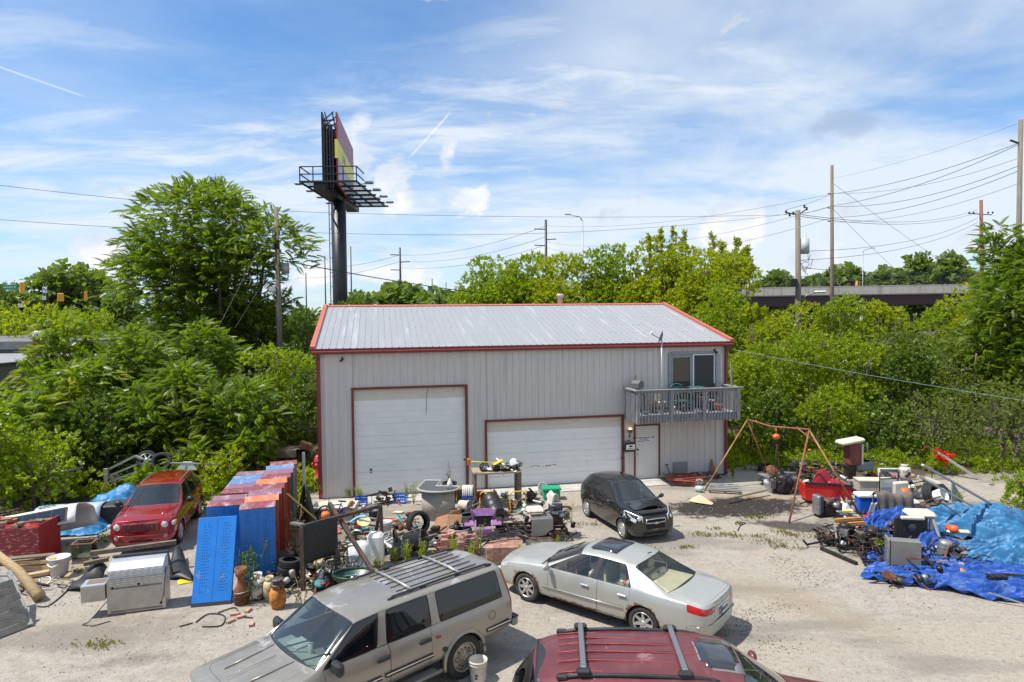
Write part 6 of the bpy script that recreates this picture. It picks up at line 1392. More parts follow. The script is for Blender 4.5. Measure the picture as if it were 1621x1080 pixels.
# tilted utility trailer and tyres
t = T('utility_trailer','grey slatted utility trailer tilted up behind the red SUV','trailer',Matrix()); Yt = 25.0
q = lambda x,y,dy=0:atdepth(x,y,Yt+dy); m_al = mat('trailer_grey',(.34,.33,.31),.6,.3,.2,4)
for a,b_,w in (((168,742),(170,776),.16),((174,742),(214,722),.12),((176,752),(222,733),.10),((172,763),(232,741),.10),((178,758),(250,760),.08),((214,722),(226,727),.10),((270,733),(345,735),.07),((296,735),(293,748),.07),((326,735),(327,745),.07)):
    mb = MB(); mb.bar(q(*a),q(*b_),w,w*.7); P('rail',mb,m_al,t)
mb = MB(); mb.bar(q(178,752),q(186,762),.5,.05); P('plywood_patch',mb,wood_old,t)
mb = MB(); mb.add([tuple(q(278,744)),tuple(q(290,731)),tuple(q(304,731)),tuple(q(312,744))],[(0,1,2,3)]); P('fender',mb,white_plastic,t,thick=.05)
tm_ = tyre_mesh(.33,.21,'tyre_ring',rubber)
def tyre_thing(M,label,r=.33,w=.21,rim=None,group='loose tyres'):
    t = T('old_tyre',label,'tyre',M,group); link('tyre_ring',tyre_mesh(r,w,'tyre_ring',rubber,r > .2),t,Matrix.Translation((0,0,w)))
    if rim:link('rim',rim_mesh(r,w,rim,alu),t,Matrix.Translation((0,0,w)))
    return t
for x,y,dy,lb,rim in ((206,778,-.3,'tyre lying against the lower rail of the trailer','spoke6'),(233,730,.3,'tyre with silver rim on top of the tilted trailer','spoke6'),(256,733,.2,'large black tyre on top of the trailer behind the red roof',None)):c = q(x,y,dy); tyre_thing(Matrix.Translation(c) @ rotm(62,8,20),lb,.36,.24,rim)
# flatbed wagon with rails and more
t = T('flatbed_wagon','old wooden flatbed wagon with a low stake rail behind the cabinets','wagon',Matrix()); Yw = 27.5; q = lambda x,y,dy=0:atdepth(x,y,Yw+dy)
c0,c1 = q(377,716),q(470,712)
for k in range(8):mb = MB(); mb.bar(c0+Vector((.15*k,.26*k,0)),c1+Vector((.15*k,.26*k,0)),.235,.05); P('deck_plank',mb,wood_old,t)
mb = MB(); mb.bar(c0+Vector((0,-.12,-.16)),c1+Vector((0,-.12,-.16)),.06,.26); P('side_board',mb,mat('dark_wood',(.12,.10,.075),.9),t)
for k in range(7):a = c0.lerp(c1,.15+k*.14)+Vector((.8,1.9,0)); mb = MB(); mb.bar(a,a+Vector((0,0,.45)),.06,.06); P('stake',mb,rust_metal,t)
mb = MB(); mb.bar(c0.lerp(c1,.1)+Vector((.8,1.9,.45)),c1+Vector((.8,1.9,.62)),.07,.07); P('top_rail',mb,rust_metal,t)
for k in (.2,.8):tyre_c = c0.lerp(c1,k); mb = MB(); mb.bar(tyre_c+Vector((0,.2,-.3)),Vector((tyre_c.x,tyre_c.y+.2,0)),.12,.12); P('leg',mb,rust_metal,t)
mb = MB(); mb.box((0,0,0),(.5,.35,.3),Matrix.Translation(q(484,706)) @ rotm(0,20,10),.05); ONE('rusty_lump',mb,rust,'rusty metal lump hanging beside the left wall of the building','scrap')
# fence post, hydrant
p = G3(482,790); mb = MB(); mb.bar((0,0,-.1),(0,0,1.75),.085,.085); ONE('fence_post',mb,galv,'grey square fence post left of the building corner','post',at(p.x,p.y,0))
t = T('fire_hydrant','red fire hydrant half hidden in weeds left of the building','fire hydrant',gp(497,782) @ at(0,.6,0)); mb = MB(); mb.lathe([(.17,0),(.17,.06),(.12,.08),(.12,.62),(.17,.66),(.17,.70),(.15,.72),(.13,.84),(.06,.92),(0,.94)],18); P('barrel',mb,red_paint,t,Matrix.Translation((0,0,.45)))
for s_ in (-90,90,0):mb = MB(); mb.lathe([(.07,0),(.07,.18),(.085,.18),(.085,.24),(0,.25)],12,at(0,0,1.0,s_,90)); P('outlet',mb,red_paint,t)
mb = MB(); mb.tube([(0,0,0),(0,0,.5)],.13,12); P('base_pipe',mb,rust,t)
mb = MB(); mb.lathe([(.0,.25),(.1,.22),(.17,.1),(.18,0)],14); ONE('plastic_dome',mb,white_plastic,'white rounded cap in the weeds beside the hydrant','cap',gp(505,775,0,.55) @ at(0,.3,0,0,60))
# cabinets
def wtop(n,c):return mat(n,c,.6,.1,.15,4,0,40,(.46,.40,.43),(.48,.78),1.3,stretch=(3,1,1))
tops = [wtop('top_maroon',(.22,.06,.07)),wtop('top_orange',(.55,.17,.07)),wtop('top_blue',(.12,.22,.40)),wtop('top_plum',(.24,.12,.17))]
enam = lambda n,c:mat(n,c,.35,0,.12,3,0,40,tuple(min(1,x*.5+.12) for x in c),(.6,.7),4)
c_bl = enam('enamel_blue',(.012,.16,.52)); c_or = enam('enamel_orange',(.42,.085,.022)); c_rd = enam('enamel_brick',(.28,.045,.03)); c_tl = enam('enamel_teal',(.02,.13,.22)); c_gn = enam('enamel_green',(.16,.38,.08)); c_pk = enam('enamel_pink',(.42,.14,.18))
def holes(w,h,rows=24):
    mb = MB()
    for g_ in (-.25,.25):
        for i in range(rows):
            for j in range(3 if i % 2 else 4):
                if random.random() < .93:mb.disc(.0105,0,6,at((g_+(j-1.3)*.055)*w,-.0035,.16*h+i*(h*.80/rows),0,90))
    return mb
def cabinet(M,w,d,h,cb,ct,label,front=False,slots=True):
    t = T('metal_cabinet',label,'cabinet',M,'painted metal cabinets standing in two rows'); mb = MB(); mb.box((0,d/2,h/2),(w,d-.012,h)); P('body',mb,cb,t,bevel=.006)
    mb = MB(); mb.box((0,d/2,h+.008),(w+.012,d-.006,.02)); P('top',mb,ct,t)
    if front:P('perforations',holes(w,h),well_black,t,kind='stuff'); mb = MB(); mb.box((0,-.004,h/2),(.012,.008,h*.96)); P('centre_seam',mb,cb,t)
    if slots:
        for z in (.35,.9,1.45):mb = MB(); mb.box((w/2+.002,d*.45,z),(.008,.05,.13)); P('slot',mb,well_black,t)
    return t
names = ['front blue perforated cabinet of the right row, beside the leaning panel','second cabinet of the right row with orange top','third cabinet of the right row counted from the camera','fourth cabinet of the right row, orange topped','fifth cabinet of the right row','sixth cabinet of the right row','seventh cabinet of the right row, teal sided','eighth cabinet of the right row, green sided','last pink sided cabinet of the right row']
u = Vector((-.215,.977,0)); p0 = Vector((-6.44,16.38,0)); cc = [c_bl,c_or,c_rd,c_rd,c_or,c_rd,c_tl,c_gn,c_pk]; tt = [0,1,3,0,1,0,3,2,0]
for k in range(9):q_ = p0+u*(.665*k); cabinet(at(q_.x+random.uniform(-.02,.02),q_.y,0,20+random.uniform(-2,2)),.84,.64,1.95-.008*k,cc[k],tops[tt[k]],names[k],k == 0)
p1 = Vector((-7.62,17.15,0)); cc = [c_bl,c_bl,None,c_or,c_bl,c_tl,c_bl,c_rd]; tt = [0,3,0,0,3,2,2,3]
nm = ['first blue cabinet of the left row behind the leaning panel','second blue cabinet of the left row','','orange and blue open cabinet of the left row','fifth cabinet of the left row','sixth cabinet of the left row with blue top','seventh cabinet of the left row','last red cabinet of the left row']
for k in range(8):
    if cc[k] is None:continue
    q_ = p1+u*(.56*k); t = cabinet(at(q_.x,q_.y,0,14+random.uniform(-2,2)),.86,.54,1.80 if k < 2 else 1.70,cc[k],tops[tt[k]],nm[k],k == 0)
    if k == 3:mb = MB(); mb.box((-.20,-.004,1.38),(.42,.012,.52)); P('opening',mb,mat('dark_blue_inside',(.006,.012,.05),.6),t)
t = T('leaning_panel','bright blue perforated metal panel leaning back against the cabinets','metal panel',at(-7.12,15.22,0,12,-27)); mb = MB(); mb.box((0,.05,1.06),(.88,.10,2.0)); P('sheet',mb,c_bl,t,bevel=.01); mb = MB(); mb.box((0,.06,.04),(.89,.13,.09)); P('foot_strip',mb,trim_black,t)
P('perforations',holes(.88,2.05),well_black,t,Matrix.Translation((0,-.001,0)),kind='stuff'); mb = MB(); mb.box((0,-.003,1.06),(.012,.008,1.95)); P('centre_seam',mb,c_bl,t)
# bottles and pots in front of the blue panels
def tank(px,py,m,label,h=.40,r=.155,rz=0,M=None):
    t = T('propane_tank',label,'gas tank',M if M is not None else gp(px,py,rz),'gas tanks'); mb = MB(); mb.lathe([(0,.04),(r*.75,.05),(r,.12),(r,h-.08),(r*.8,h),(r*.3,h+.03),(0,h+.035)],20); P('bottle',mb,m,t)
    mb = MB(); mb.lathe([(r*.72,0),(r*.74,.05)],18); P('foot_ring',mb,m,t,thick=.008); mb = MB(); mb.lathe([(r*.55,h),(r*.60,h+.12)],14,None,True,.5,5.6); P('collar',mb,m,t,thick=.01); mb = MB(); mb.tube([(0,0,h),(0,0,h+.08)],.02,8); mb.box((0,-.03,h+.09),(.05,.06,.03)); P('valve',mb,alu,t); return t
t_or = mat('rusty_orange',(.55,.20,.03),.7,0,.3,6,0,40,(.22,.08,.03),(.42,.62),5); t_wr = mat('white_rusty',(.60,.57,.50),.6,0,.1,6,0,40,(.10,.035,.02),(.46,.56),4); t_cr = mat('cream_tank',(.50,.42,.24),.6,0,.2,5,0,40,(.25,.10,.04),(.55,.68),6); t_br = mat('rust_brown_tank',(.20,.07,.035),.8,0,.35,6)
tank(440,962,t_or,'rusty orange gas tank, nearest to the wagon',.45,.185); mb = MB(); mb.lathe([(.0,.0),(.15,0),(.17,.03),(.15,.05),(.10,.05),(.10,.12),(.16,.15),(.14,.17),(0,.17)],18); ONE('rusty_hub',mb,rust_metal,'rusty brake drum on top of the orange gas tank','hub',gp(440,962) @ at(0,0,.52))
tank(427,948,t_cr,'cream coloured gas tank behind the orange one',.42,.16); tank(408,948,t_wr,'white gas tank with rust patches in front of the blue cabinet',.50,.19)
t = T('rusty_pot','brown rusty pot with black cables and an upper bowl in front of the blue cabinet','pot',gp(383,955)); mb = MB(); mb.lathe([(0,0),(.17,0),(.17,.35),(.10,.45),(.08,.62),(.13,.68),(.15,.85),(.12,.85),(.10,.7),(0,.68)],20); P('vessel',mb,t_br,t)
for k in range(3):mb = MB(); mb.tube([(.19*cos(a)+.02*k,.19*sin(a)-.02,.16+.07*k+.04*sin(a+k)) for a in np.linspace(0,6.28,18)],.012,5); P('cable',mb,rubber if k < 2 else galv,t)
mb = MB(); mb.box((0,0,.06),(.3,.25,.12),gp(378,958,20)); 
def weed(px,py,h,n,label,m=None,seed=0,lean=0.2,sc=.55,dz=0,group='tall weeds',name='weed',k=60):
    r = np.random.default_rng(seed+px); g = ground(px,py); rt = T(name,label,'weed',at(g.x,g.y,dz),group); mb = MB(); pts = []
    for i in range(n):
        a = r.random()*6.28; e = Vector((cos(a)*lean*h*r.random(),sin(a)*lean*h*r.random(),h*r.uniform(.6,1))); mb.tube([(0,0,0),e*.5+Vector((0,0,.05*h)),e],.008,4); pts += [e*t_ for t_ in r.uniform(.3,1.05,k//n)]
    P('stem',mb,m or L_bright,rt,kind='stuff' if n > 1 else None); p = np.array([tuple(v) for v in pts])+r.normal(size=(len(pts),3))*.05*h; v = r.normal(size=p.shape); v[:,2] += .9; me = scatter('leaves',TPL['spray'],p,v,r.normal(size=p.shape),r.uniform(.3,.7,len(p))*sc,m or L_bright); link('leaves',me,rt); return rt
weed(384,940,1.15,3,'tall green weed growing out of the rusty pot',L_dark,1); weed(396,960,1.25,3,'tall pale weed between the pot and the white tank',L_dark,2,.12); weed(408,935,.95,4,'bushy weed growing from the white gas tank',L_dark,3,.3,dz=.35)
weed(497,905,.95,6,'dry brown vine tangle left of the steel frame',L_straw,4,.5,.5,k=120); weed(468,890,1.5,6,'tall dry brown shrub in front of the cabinets',L_straw,5,.35,.6,k=150); weed(480,965,.7,4,'dry twiggy weed beside the wagon windscreen',L_straw,6,.5,.5); weed(505,918,.6,6,'green fern like weed under the steel frame',L_bright,7,.2)
for k,(px,py) in enumerate(((372,974),(382,978),(365,985),(393,968),(398,990))):mb = MB(); mb.box((0,0,.03),(.20,.10,.06),None,.008); ONE('loose_brick',mb,mat('pink_brick',(.42,.25,.19),.9,0,.2,9),['loose pinkish brick below the white gas tank, second from the left','loose pinkish brick in the middle of the five below the gas tanks','leftmost loose pinkish brick below the gas tanks, lower than the others','rearmost loose pinkish brick, closest to the gas tanks','loose pinkish brick closest to the wagon bonnet'][k],'brick',gp(px,py,15+k*23),'loose bricks below the gas tanks')
# ------------------------------------------------------------------ yard, middle
# steel A frame with hanging mat
t = T('steel_stand','brown steel frame stand with a black rubber mat hanging from its bar','steel frame',Matrix()); m_fr = mat('brown_steel',(.075,.05,.042),.6,.3,.25,8,0,40,(.15,.07,.04),(.5,.65),5)
g0,g1,g2 = G3(480,935),G3(606,893),G3(590,868)
top0,top1 = Vector((g0.x-.02,g0.y+.05,1.58)),Vector((g1.x-.10,g1.y+.35,1.50))
for n_,a,b_,w in (('post',g0,top0,.10),('leg',g1,top1,.09),('leg',g2,top1,.08),('top_bar',top0,top1,.085),('brace',top1+Vector((-.05,0,-.02)),g1.lerp(top1,.72),.04)):mb = MB(); mb.bar(a,b_,w); P(n_,mb,m_fr,t)
d = (top1-top0).normalized(); mb = MB(); mb.grid(lambda u,v:tuple(top0+d*(.07+u*1.02)+Vector((0,-.055-.03*sin(u*2.6),.03-v*.98+.03*sin(u*3)))),14,10); P('mat',mb,mat('rubber_mat',(.028,.026,.024),.8,0,.3,12),t,thick=.02)
plank('steel_bar',G3(610-20,905,.55),G3(518,800,1.75)+Vector((0,.2,0)),.09,.09,m_fr,'dark square steel bar leaning diagonally across the frame')
plank('channel_bar',G3(462,828,1.55),top0+Vector((0,.05,.03)),.11,.06,alu,'pale aluminium channel leaning on the left post of the steel frame')
plank('channel_bar',G3(505,890,.75),G3(544,910,.12),.10,.05,alu,'pale bent aluminium channel lying under the steel frame')
plank('stick',G3(462,776,1.75)-Vector((0,.4,0)),G3(500,822,.55),.045,.045,mat('yellow_stick',(.60,.42,.12),.6),'yellow wooden stick leaning above the blue bicycle')
plank('plank',G3(497,910,.12),G3(508,878,.50),.22,.05,wood_new,'pale yellow plank leaning under the rubber mat','planks under the frame'); plank('plank',G3(500,895,.3),G3(530,908,.2),.12,.03,wood_grey,'thin grey plank lying under the rubber mat','planks under the frame'); plank('plank',G3(532,870,.75),G3(536,905,.1),.18,.04,wood_old,'upright tan board behind the right edge of the rubber mat','planks under the frame')
# tyre stack
for k in range(4):tyre_thing(gp(457,925) @ at(.03*(k % 2),0,.16*k,40*k,3*(k-1)),['bottom tyre of the small stack left of the steel frame','second tyre from the bottom of the small stack','third tyre from the bottom of the small stack','top tyre of the small stack left of the steel frame'][k],.27,.17,None,'stacked small tyres')
# white barrel with hose
t = T('white_barrel','white plastic barrel with a black hose looped over it','barrel',gp(568,912)); mb = MB(); mb.lathe([(0,0),(.27,.01),(.30,.08),(.30,.28),(.315,.30),(.30,.32),(.30,.6),(.315,.62),(.29,.66),(.27,.86),(.10,.88),(0,.88)],26); P('barrel',mb,mat('barrel_white',(.60,.60,.59),.5,0,.06,4,0,30,(.4,.38,.34),(.6,.8),3),t)
for r_,z,x in ((.26,.62,-.05),(.20,.70,-.10)):mb = MB(); mb.tube([(x+r_*cos(a),-.33+.02*sin(3*a),z+r_*1.15*sin(a)) for a in np.linspace(0,6.28,24)],.013,5); P('hose',mb,rubber,t)
t = T('white_tank','tall white plastic container right behind the white barrel','container',gp(585,903) @ at(.1,.35,0)); mb = MB(); mb.box((0,0,.45),(.42,.4,.9),None,.08); P('body',mb,white_plastic,t)
mb = MB(); mb.lathe([(.16,0),(.19,.05),(.17,.06),(.14,.02),(0,.03)],18); ONE('yellow_disc',mb,mat('pale_yellow',(.70,.58,.28),.5),'pale yellow lid lying on the white containers','lid',gp(577,880) @ at(0,0,.95,20,30)); mb = MB(); mb.tube(smooth([(-.3,0,0),(-.1,.1,.12),(.15,.1,.14)]),.035,6); ONE('blue_pipe',mb,mat('pale_blue',(.25,.45,.65),.5),'short pale blue pipe on top of the white containers','pipe',gp(572,882) @ at(0,0,.98))
# dark green tub
t = T('green_tub','dark green wheelbarrow tub behind the tan wagon','tub',gp(560,935)); mb = MB(); mb.grid(lambda u,v:((u-.5)*1.1*(.75+.35*v),(1 if v else 1)*(.32+.12*v)*0+(-.33-.10*v if False else 0)+.0,v*.35),2,2) if False else mb.lathe([(0,.1),(.35,.12),(.50,.42),(.54,.42),(.53,.45),(.48,.43)],22); P('tub',mb,mat('dark_green',(.01,.04,.03),.4),t,Matrix.Diagonal((1,.7,1,1)))
# low platform of junk wood behind the wagon
t = T('wire_rack','rusty wire rack and frame bits under the rubber mat','rack',gp(528,925)); R = random.Random(9)
for k in range(10):mb = MB(); x = -.45+k*.1; mb.tube(smooth([(x,-.1,0),(x+.04,-.02,.45),(x+.10,.2,.50)]),.012,5); P('wire',mb,rust_metal,t)
mb = MB(); mb.tube(smooth([(-.6,-.1,.0),(-.3,-.2,.35),(-.1,-.1,.6),(.1,0,.62)]),.016,5); P('hoop',mb,rubber,t)
# bike
t = T('child_bicycle','small blue bicycle lying between the cabinets and the beige bench','bicycle',gp(495,850,-15) @ at(0,.6,.25,0,-18)); wb_ = 1.0
for x in (0,.78):mb = MB(); mb.tube([(x+.25*cos(a),0,.27+.25*sin(a)) for a in np.linspace(0,6.283,24)],.028,6,cap=False); w_ = P('wheel',mb,rubber,t); mb = MB(); [mb.bar((x-.24*cos(a),0,.27-.24*sin(a)),(x+.24*cos(a),0,.27+.24*sin(a)),.006) for a in np.linspace(0,3.1,9)]; P('spokes',mb,alu,w_)
mb = MB(); [mb.tube([a,b_],.02,6) for a,b_ in (((0,0,.27),(.1,0,.62)),((.1,0,.62),(.45,0,.30)),((.1,0,.55),(.55,0,.60)),((.45,0,.30),(.55,0,.66)),((.45,0,.30),(.78,0,.27)),((.78,0,.27),(.55,0,.6)))]; P('frame',mb,mat('bike_blue',(.02,.05,.35),.3),t)
mb = MB(); mb.tube([(.08,-.28,.80),(.10,0,.72),(.08,.28,.80)],.014,6); mb.tube([(.1,0,.6),(.1,0,.74)],.016,6); P('handlebar',mb,chrome,t); mb = MB(); mb.box((.57,0,.70),(.24,.13,.05),None,.02); P('saddle',mb,black_plastic,t)
t = T('green_cover','dark green crumpled cover standing behind the bicycle','cover',gp(462,850) @ at(.3,.5,0)); mb = MB(); mb.grid(lambda u,v:((u-.5)*.7*(1.2-v),.15*sin(u*6),v*1.5),10,10); P('cloth',mb,mat('army_green',(.05,.065,.045),.8),t,thick=.02)
# beige bench cabinet
t = T('beige_bench','low beige and grey metal chest in front of the left building corner','chest',gp(528,830,4)); mb = MB(); mb.box((0,.3,.26),(1.35,.75,.50),None,.01); P('body',mb,beige_metal,t); mb = MB(); mb.box((0,.3,.54),(1.42,.82,.06),None,.01); P('lid',mb,mat('cream_lid',(.56,.51,.40),.6,0,.1,4),t); mb = MB(); mb.box((.52,.2,.60),(.1,.55,.06),at(0,0,0),.01); mb.box((.60,.2,.45),(.05,.5,.3)); P('rusty_edge',mb,rust,t)
mb = MB(); mb.box((-.15,-.10,.40),(1.0,.02,.12)); P('front_strip',mb,rust_metal,t)
mb = MB(); mb.lathe([(0,0),(.13,.01),(.14,.22),(.10,.28),(0,.28)],14); ONE('orange_jug',mb,mat('orange_jug_m',(.70,.17,.03),.5),'orange plastic jug behind the steel frame','jug',gp(516,842) @ at(0,0,.35))
# crates
def crate(px,py,m,label,rz=8,w=.40,M=None):
    t = T('plastic_crate',label,'crate',M if M is not None else gp(px,py,rz)); h = .30
    mb = MB(); mb.box((0,0,.01),(w,.30,.02)); P('crate_floor',mb,m,t)
    mb = MB()
    for s_ in (-1,1):
        for z in (.03,.15,.28):mb.box((0,s_*.15,z),(w,.015,.035 if z < .2 else .06)); mb.box((s_*w/2,0,z),(.015,.30,.035 if z < .2 else .06))
        for k in range(6):x = -w/2+w*k/5; mb.box((x,s_*.15,.15),(.018,.013,.28))
        for k in range(4):mb.box((s_*w/2,-.15+.3*k/3,.15),(.013,.018,.28))
    P('crate_side',mb,m,t); return t
c_blue = mat('crate_blue',(.01,.11,.50),.45); crate(572,800,c_blue,'blue plastic crate standing in weeds in front of the tall garage door',5); crate(634,796,c_blue,'blue plastic crate beside the black junk, in front of the tall garage door',-10); crate(741,797,c_blue,'blue plastic crate holding upright white tubes')
mb = MB(); [mb.tube([(x,y,.03),(x+random.gauss(0,.01),y,.62)],.028,8) for x in np.linspace(-.16,.16,6) for y in (-.1,-.03,.04,.11)]; ONE('white_tubes',mb,white_plastic,'bundle of white plastic tubes standing in a blue crate','tubes',gp(741,797) @ at(0,0,.02),kind='stuff')
# small machine and clutter builders
def engine(t,M,s=1.0,seed=0,ms=None):
    R = random.Random(seed); ms = ms or [greasy,black_steel,alu,rust_metal]; q = M @ Matrix.Scale(s,4)
    mb = MB(); mb.box((0,0,.16),(.30,.26,.28),None,.02); P('engine_block',mb,greasy,t,q)
    for sx in (-1,1):
        mb = MB(); [mb.box((sx*(.20+k*.022),0,.22),(.008,.2,.18)) for k in range(6)]; P('cooling_fins',mb,alu,t,q,kind='stuff')
    mb = MB(); mb.lathe([(0,.06),(.07,.06),(.13,.04),(.15,0),(.15,-.06)],18,at(0,0,.36)); P('flywheel_cover',mb,R.choice(ms),t,q)
    mb = MB(); mb.tube([(-.14,.16,.18),(.18,.18,.18)],.065,12); P('muffler',mb,R.choice([rust,greasy,alu]),t,q)
    mb = MB(); mb.lathe([(0,.09),(.06,.09),(.08,.06),(.08,0)],12,at(.10,-.16,.26)); P('air_filter',mb,R.choice(ms),t,q)
    for k in range(4):mb = MB(); a = Vector((R.uniform(-.2,.2),R.uniform(-.2,.2),.3)); mb.tube(smooth([a,a+Vector((R.uniform(-.2,.2),R.uniform(-.2,.2),.1)),a+Vector((R.uniform(-.3,.3),R.uniform(-.3,.3),-.2))],4),.010,5); P('cable',mb,rubber,t,q)
def junk(name,label,cat,px,py,w,d,h,n,seed,mats,rz=0,M=None,group=None):
    """a pile in which each bar, plate, pipe and wheel is a piece of its own"""
    R = random.Random(seed); t = T(name,label,cat,M if M is not None else gp(px,py,rz),group)
    for k in range(n):
        kd = R.choice(['bar','bar','pipe','plate','wheel','box','ring','bar','can','plate']); m = R.choice(mats); z = h*R.random()**1.5; c = Vector((R.uniform(-w/2,w/2),R.uniform(-d/2,d/2),z+.04)); mb = MB(); M_ = Matrix.Translation(c) @ rotm(R.uniform(-30,30),R.uniform(-30,30),R.uniform(0,180))
        s = R.uniform(.6,1.2)*min(w,1.0)
        if kd == 'bar':mb.box((0,0,0),(s*.8,.05,.04),M_)
        elif kd == 'pipe':mb.tube(smooth([(-s*.3,0,0),(0,R.uniform(-.08,.08),.05),(s*.3,0,0)],4),R.uniform(.012,.03),6,M_)
        elif kd == 'plate':mb.prism([(-.16*s,-.1*s),(.12*s,-.12*s),(.17*s,.05*s),(.02,.13*s),(-.14*s,.08*s)],0,.012,M_)
        elif kd == 'wheel':mb.lathe([(0,.02),(.04,.03),(.05,.02),(.09,.03),(.12,.02),(.13,-.02),(.09,-.03)],16,M_)
        elif kd == 'box':mb.box((0,0,.03),(.24*s,.17*s,.14*s),M_,.012)
        elif kd == 'ring':mb.tube([(.11*s*cos(a),.11*s*sin(a),.02*sin(2*a)) for a in np.linspace(0,6.283,16)],.014,5,M_)
        else:mb.lathe([(0,0),(.07,0),(.075,.15*s),(.04,.18*s),(0,.18*s)],12,M_)
        P({'pipe':'pipe','bar':'bar','plate':'plate','wheel':'pulley','box':'housing','ring':'ring','can':'can'}[kd],mb,m,t)
    return t
dark_set = [black_steel,greasy,rust_metal,greasy,black_plastic,rust]; mix_set = [black_steel,alu,white_plastic,rust_metal,greasy,beige_metal,wood_old]
junk('black_junk','tangle of black junk between the two blue crates','junk',610,797,.8,.35,.45,22,21,[black_plastic,black_steel,greasy,black_plastic,rust])
t = T('shop_vac','small black and chrome machine on the gravel in front of the tall garage door','machine',gp(592,822)); mb = MB(); mb.lathe([(0,.0),(.16,.0),(.17,.3),(.15,.34),(.10,.42),(0,.44)],18); P('body',mb,black_plastic,t); mb = MB(); mb.lathe([(.165,.3),(.175,.34),(.12,.40)],18); P('dome',mb,chrome,t); mb = MB(); mb.tube(smooth([(-.16,-.1,.05),(-.2,-.2,.12),(0,-.24,.1),(.18,-.18,.05)]),.03,8); P('nozzle',mb,alu,t)
def bucket(M,label,r=.15,h=.37,m=None,inside=True,handle=True,group='plastic buckets'):
    t = T('bucket',label,'bucket',M,group); mb = MB(); mb.lathe([(0,.012),(r*.84,.0),(r*.86,.01),(r*.97,h*.80),(r*1.05,h*.81),(r*1.05,h*.84),(r*.99,h*.85),(r*1.0,h*.90),(r*1.07,h*.91),(r*1.07,h),(r*1.0,h),(r*.96,h*.8),(r*.82,.02),(0,.02)],26); P('pail',mb,m or white_plastic,t)
    if handle:mb = MB(); mb.tube([(r*1.06*cos(a),-r*1.06*abs(sin(a))-.0,h*.86-.20*abs(sin(a))) for a in np.linspace(0,pi,14)],.004,4); P('handle',mb,galv,t)
    return t
t = bucket(gp(757,1077),'white bucket with a black printed label beside the rear wheel of the tan wagon',.165,.40,mat('bucket_used',(.62,.58,.50),.5,0,.08,4,0,30,(.50,.40,.20),(.55,.75),4))
mb = MB(); R = random.Random(12)
for i in range(5):
    for j in range(5):
        if R.random() < .72:a = -pi/2-.16+(i-2)*.075*1.0; mb.box((0,0,0),(.011,.002,.016),Matrix.Translation((.153*cos(a),.153*sin(a),.10+j*.018)) @ rotm(0,0,math.degrees(a)+90))
P('print',mb,ink,t,kind='stuff')
bucket(gp(611,848),'white bucket standing right of the steel frame',.17,.45); bucket(gp(728,806) @ at(0,0,.17,60,90,0),'white bucket lying on its side, open end towards the camera',.17,.40,mat('muddy_white',(.55,.50,.43),.6,0,.15,5)); bucket(gp(727,792,0) @ at(0,.15,0),'brown stained bucket with pale lid beside the white tubes',.15,.40,mat('stained',(.30,.20,.10),.7,0,.3,5)); bucket(gp(1217,779),'white bucket beside the black engine right of the oil stain',.17,.44,white_plastic)
for i,(x,y,r_) in enumerate(((846,792,90),(858,786,60),(870,795,100))):bucket(gp(x,y) @ at(0,.3,.18,-20+25*i,r_,0),['left one of the three white buckets tipped behind the mower seat','middle one of the three tipped white buckets','right one of the three tipped white buckets'][i],.17,.38)
# reception counter
t = T('curved_counter','beige curved counter with a smoked glass top shaped like a hook','counter',gp(690,826,-6) @ at(0,.35,0)); m_cl = mat('beige_cloth',(.36,.32,.25),.85,0,.12,6,.004,30)
arc = lambda a,r1,r2:(r1*cos(a),r2*sin(a)); mb = MB(); n = 22; A_ = [pi+.15+(pi-.3)*k/n for k in range(n+1)]; q_ = [arc(a,.56,.42) for a in A_]
mb.add([(x,y+.1,z) for z in (0,.95) for x,y in q_],[(k,k+1,n+2+k,n+1+k) for k in range(n)],True); mb.add([(q_[0][0],q_[0][1]+.1,0),(-.50,.75,0),(-.50,.75,.95),(q_[0][0],q_[0][1]+.1,.95)],[(0,1,2,3)]); P('skirt',mb,m_cl,t,thick=.03)
outl = [(-.68,.95)]+[(-.68,.1)]+[arc(a,.70,.56) for a in A_]+[(.70,.15),(.55,.22),(-.12,.20),(-.12,.95)]; mb = MB(); mb.prism([(x,y+.1) for x,y in outl],.99,1.02); P('glass_top',mb,mat('smoked_top',(.05,.06,.06),.12,0,.2,5,coat=.5),t)
mb = MB(); mb.tube([(x,y+.1,1.005) for x,y in outl]+[(outl[0][0],outl[0][1]+.1,1.005)],.035,6,smooth=False); P('rim',mb,mat('taupe_rim',(.38,.35,.31),.6),t)
mb = MB(); mb.lathe([(0,0),(.085,.01),(.09,.18),(.07,.24),(.03,.30),(.03,.34),(0,.34)],16); ONE('white_jug',mb,white_plastic,'white plastic jug standing on the curved counter','jug',t.matrix_basis @ at(.42,-.05,1.02))
t = T('black_bin','tall black bin behind the curved counter','bin',gp(711,798) @ at(0,.2,0)); mb = MB(); mb.lathe([(0,0),(.22,0),(.26,.7),(.28,.7),(.27,.74),(.2,.72)],20); P('body',mb,black_plastic,t)
# tyres
tyre_thing(gp(658,848) @ at(0,.15,.36,35,78),'knobbly tractor tyre standing behind the black cart',.36,.26); tyre_thing(gp(738,826) @ at(0,.2,0,0,4),'flat lying black tyre left of the purple mower',.40,.24); tyre_thing(gp(727,850) @ at(0,.1,.02,0,10),'worn tyre with pale rim bands right of the cardboard',.38,.2)
mb = MB(); [mb.tube([(r_*cos(a),r_*sin(a),.06+.05*j) for a in np.linspace(0,6.283,26)],.02,5) for j,r_ in enumerate((.30,.34))]; ONE('rim_rings',mb,galv,'pair of grey metal rings lying in a tyre right of the cardboard','ring',gp(727,852) @ at(0,.1,.18),kind='stuff')
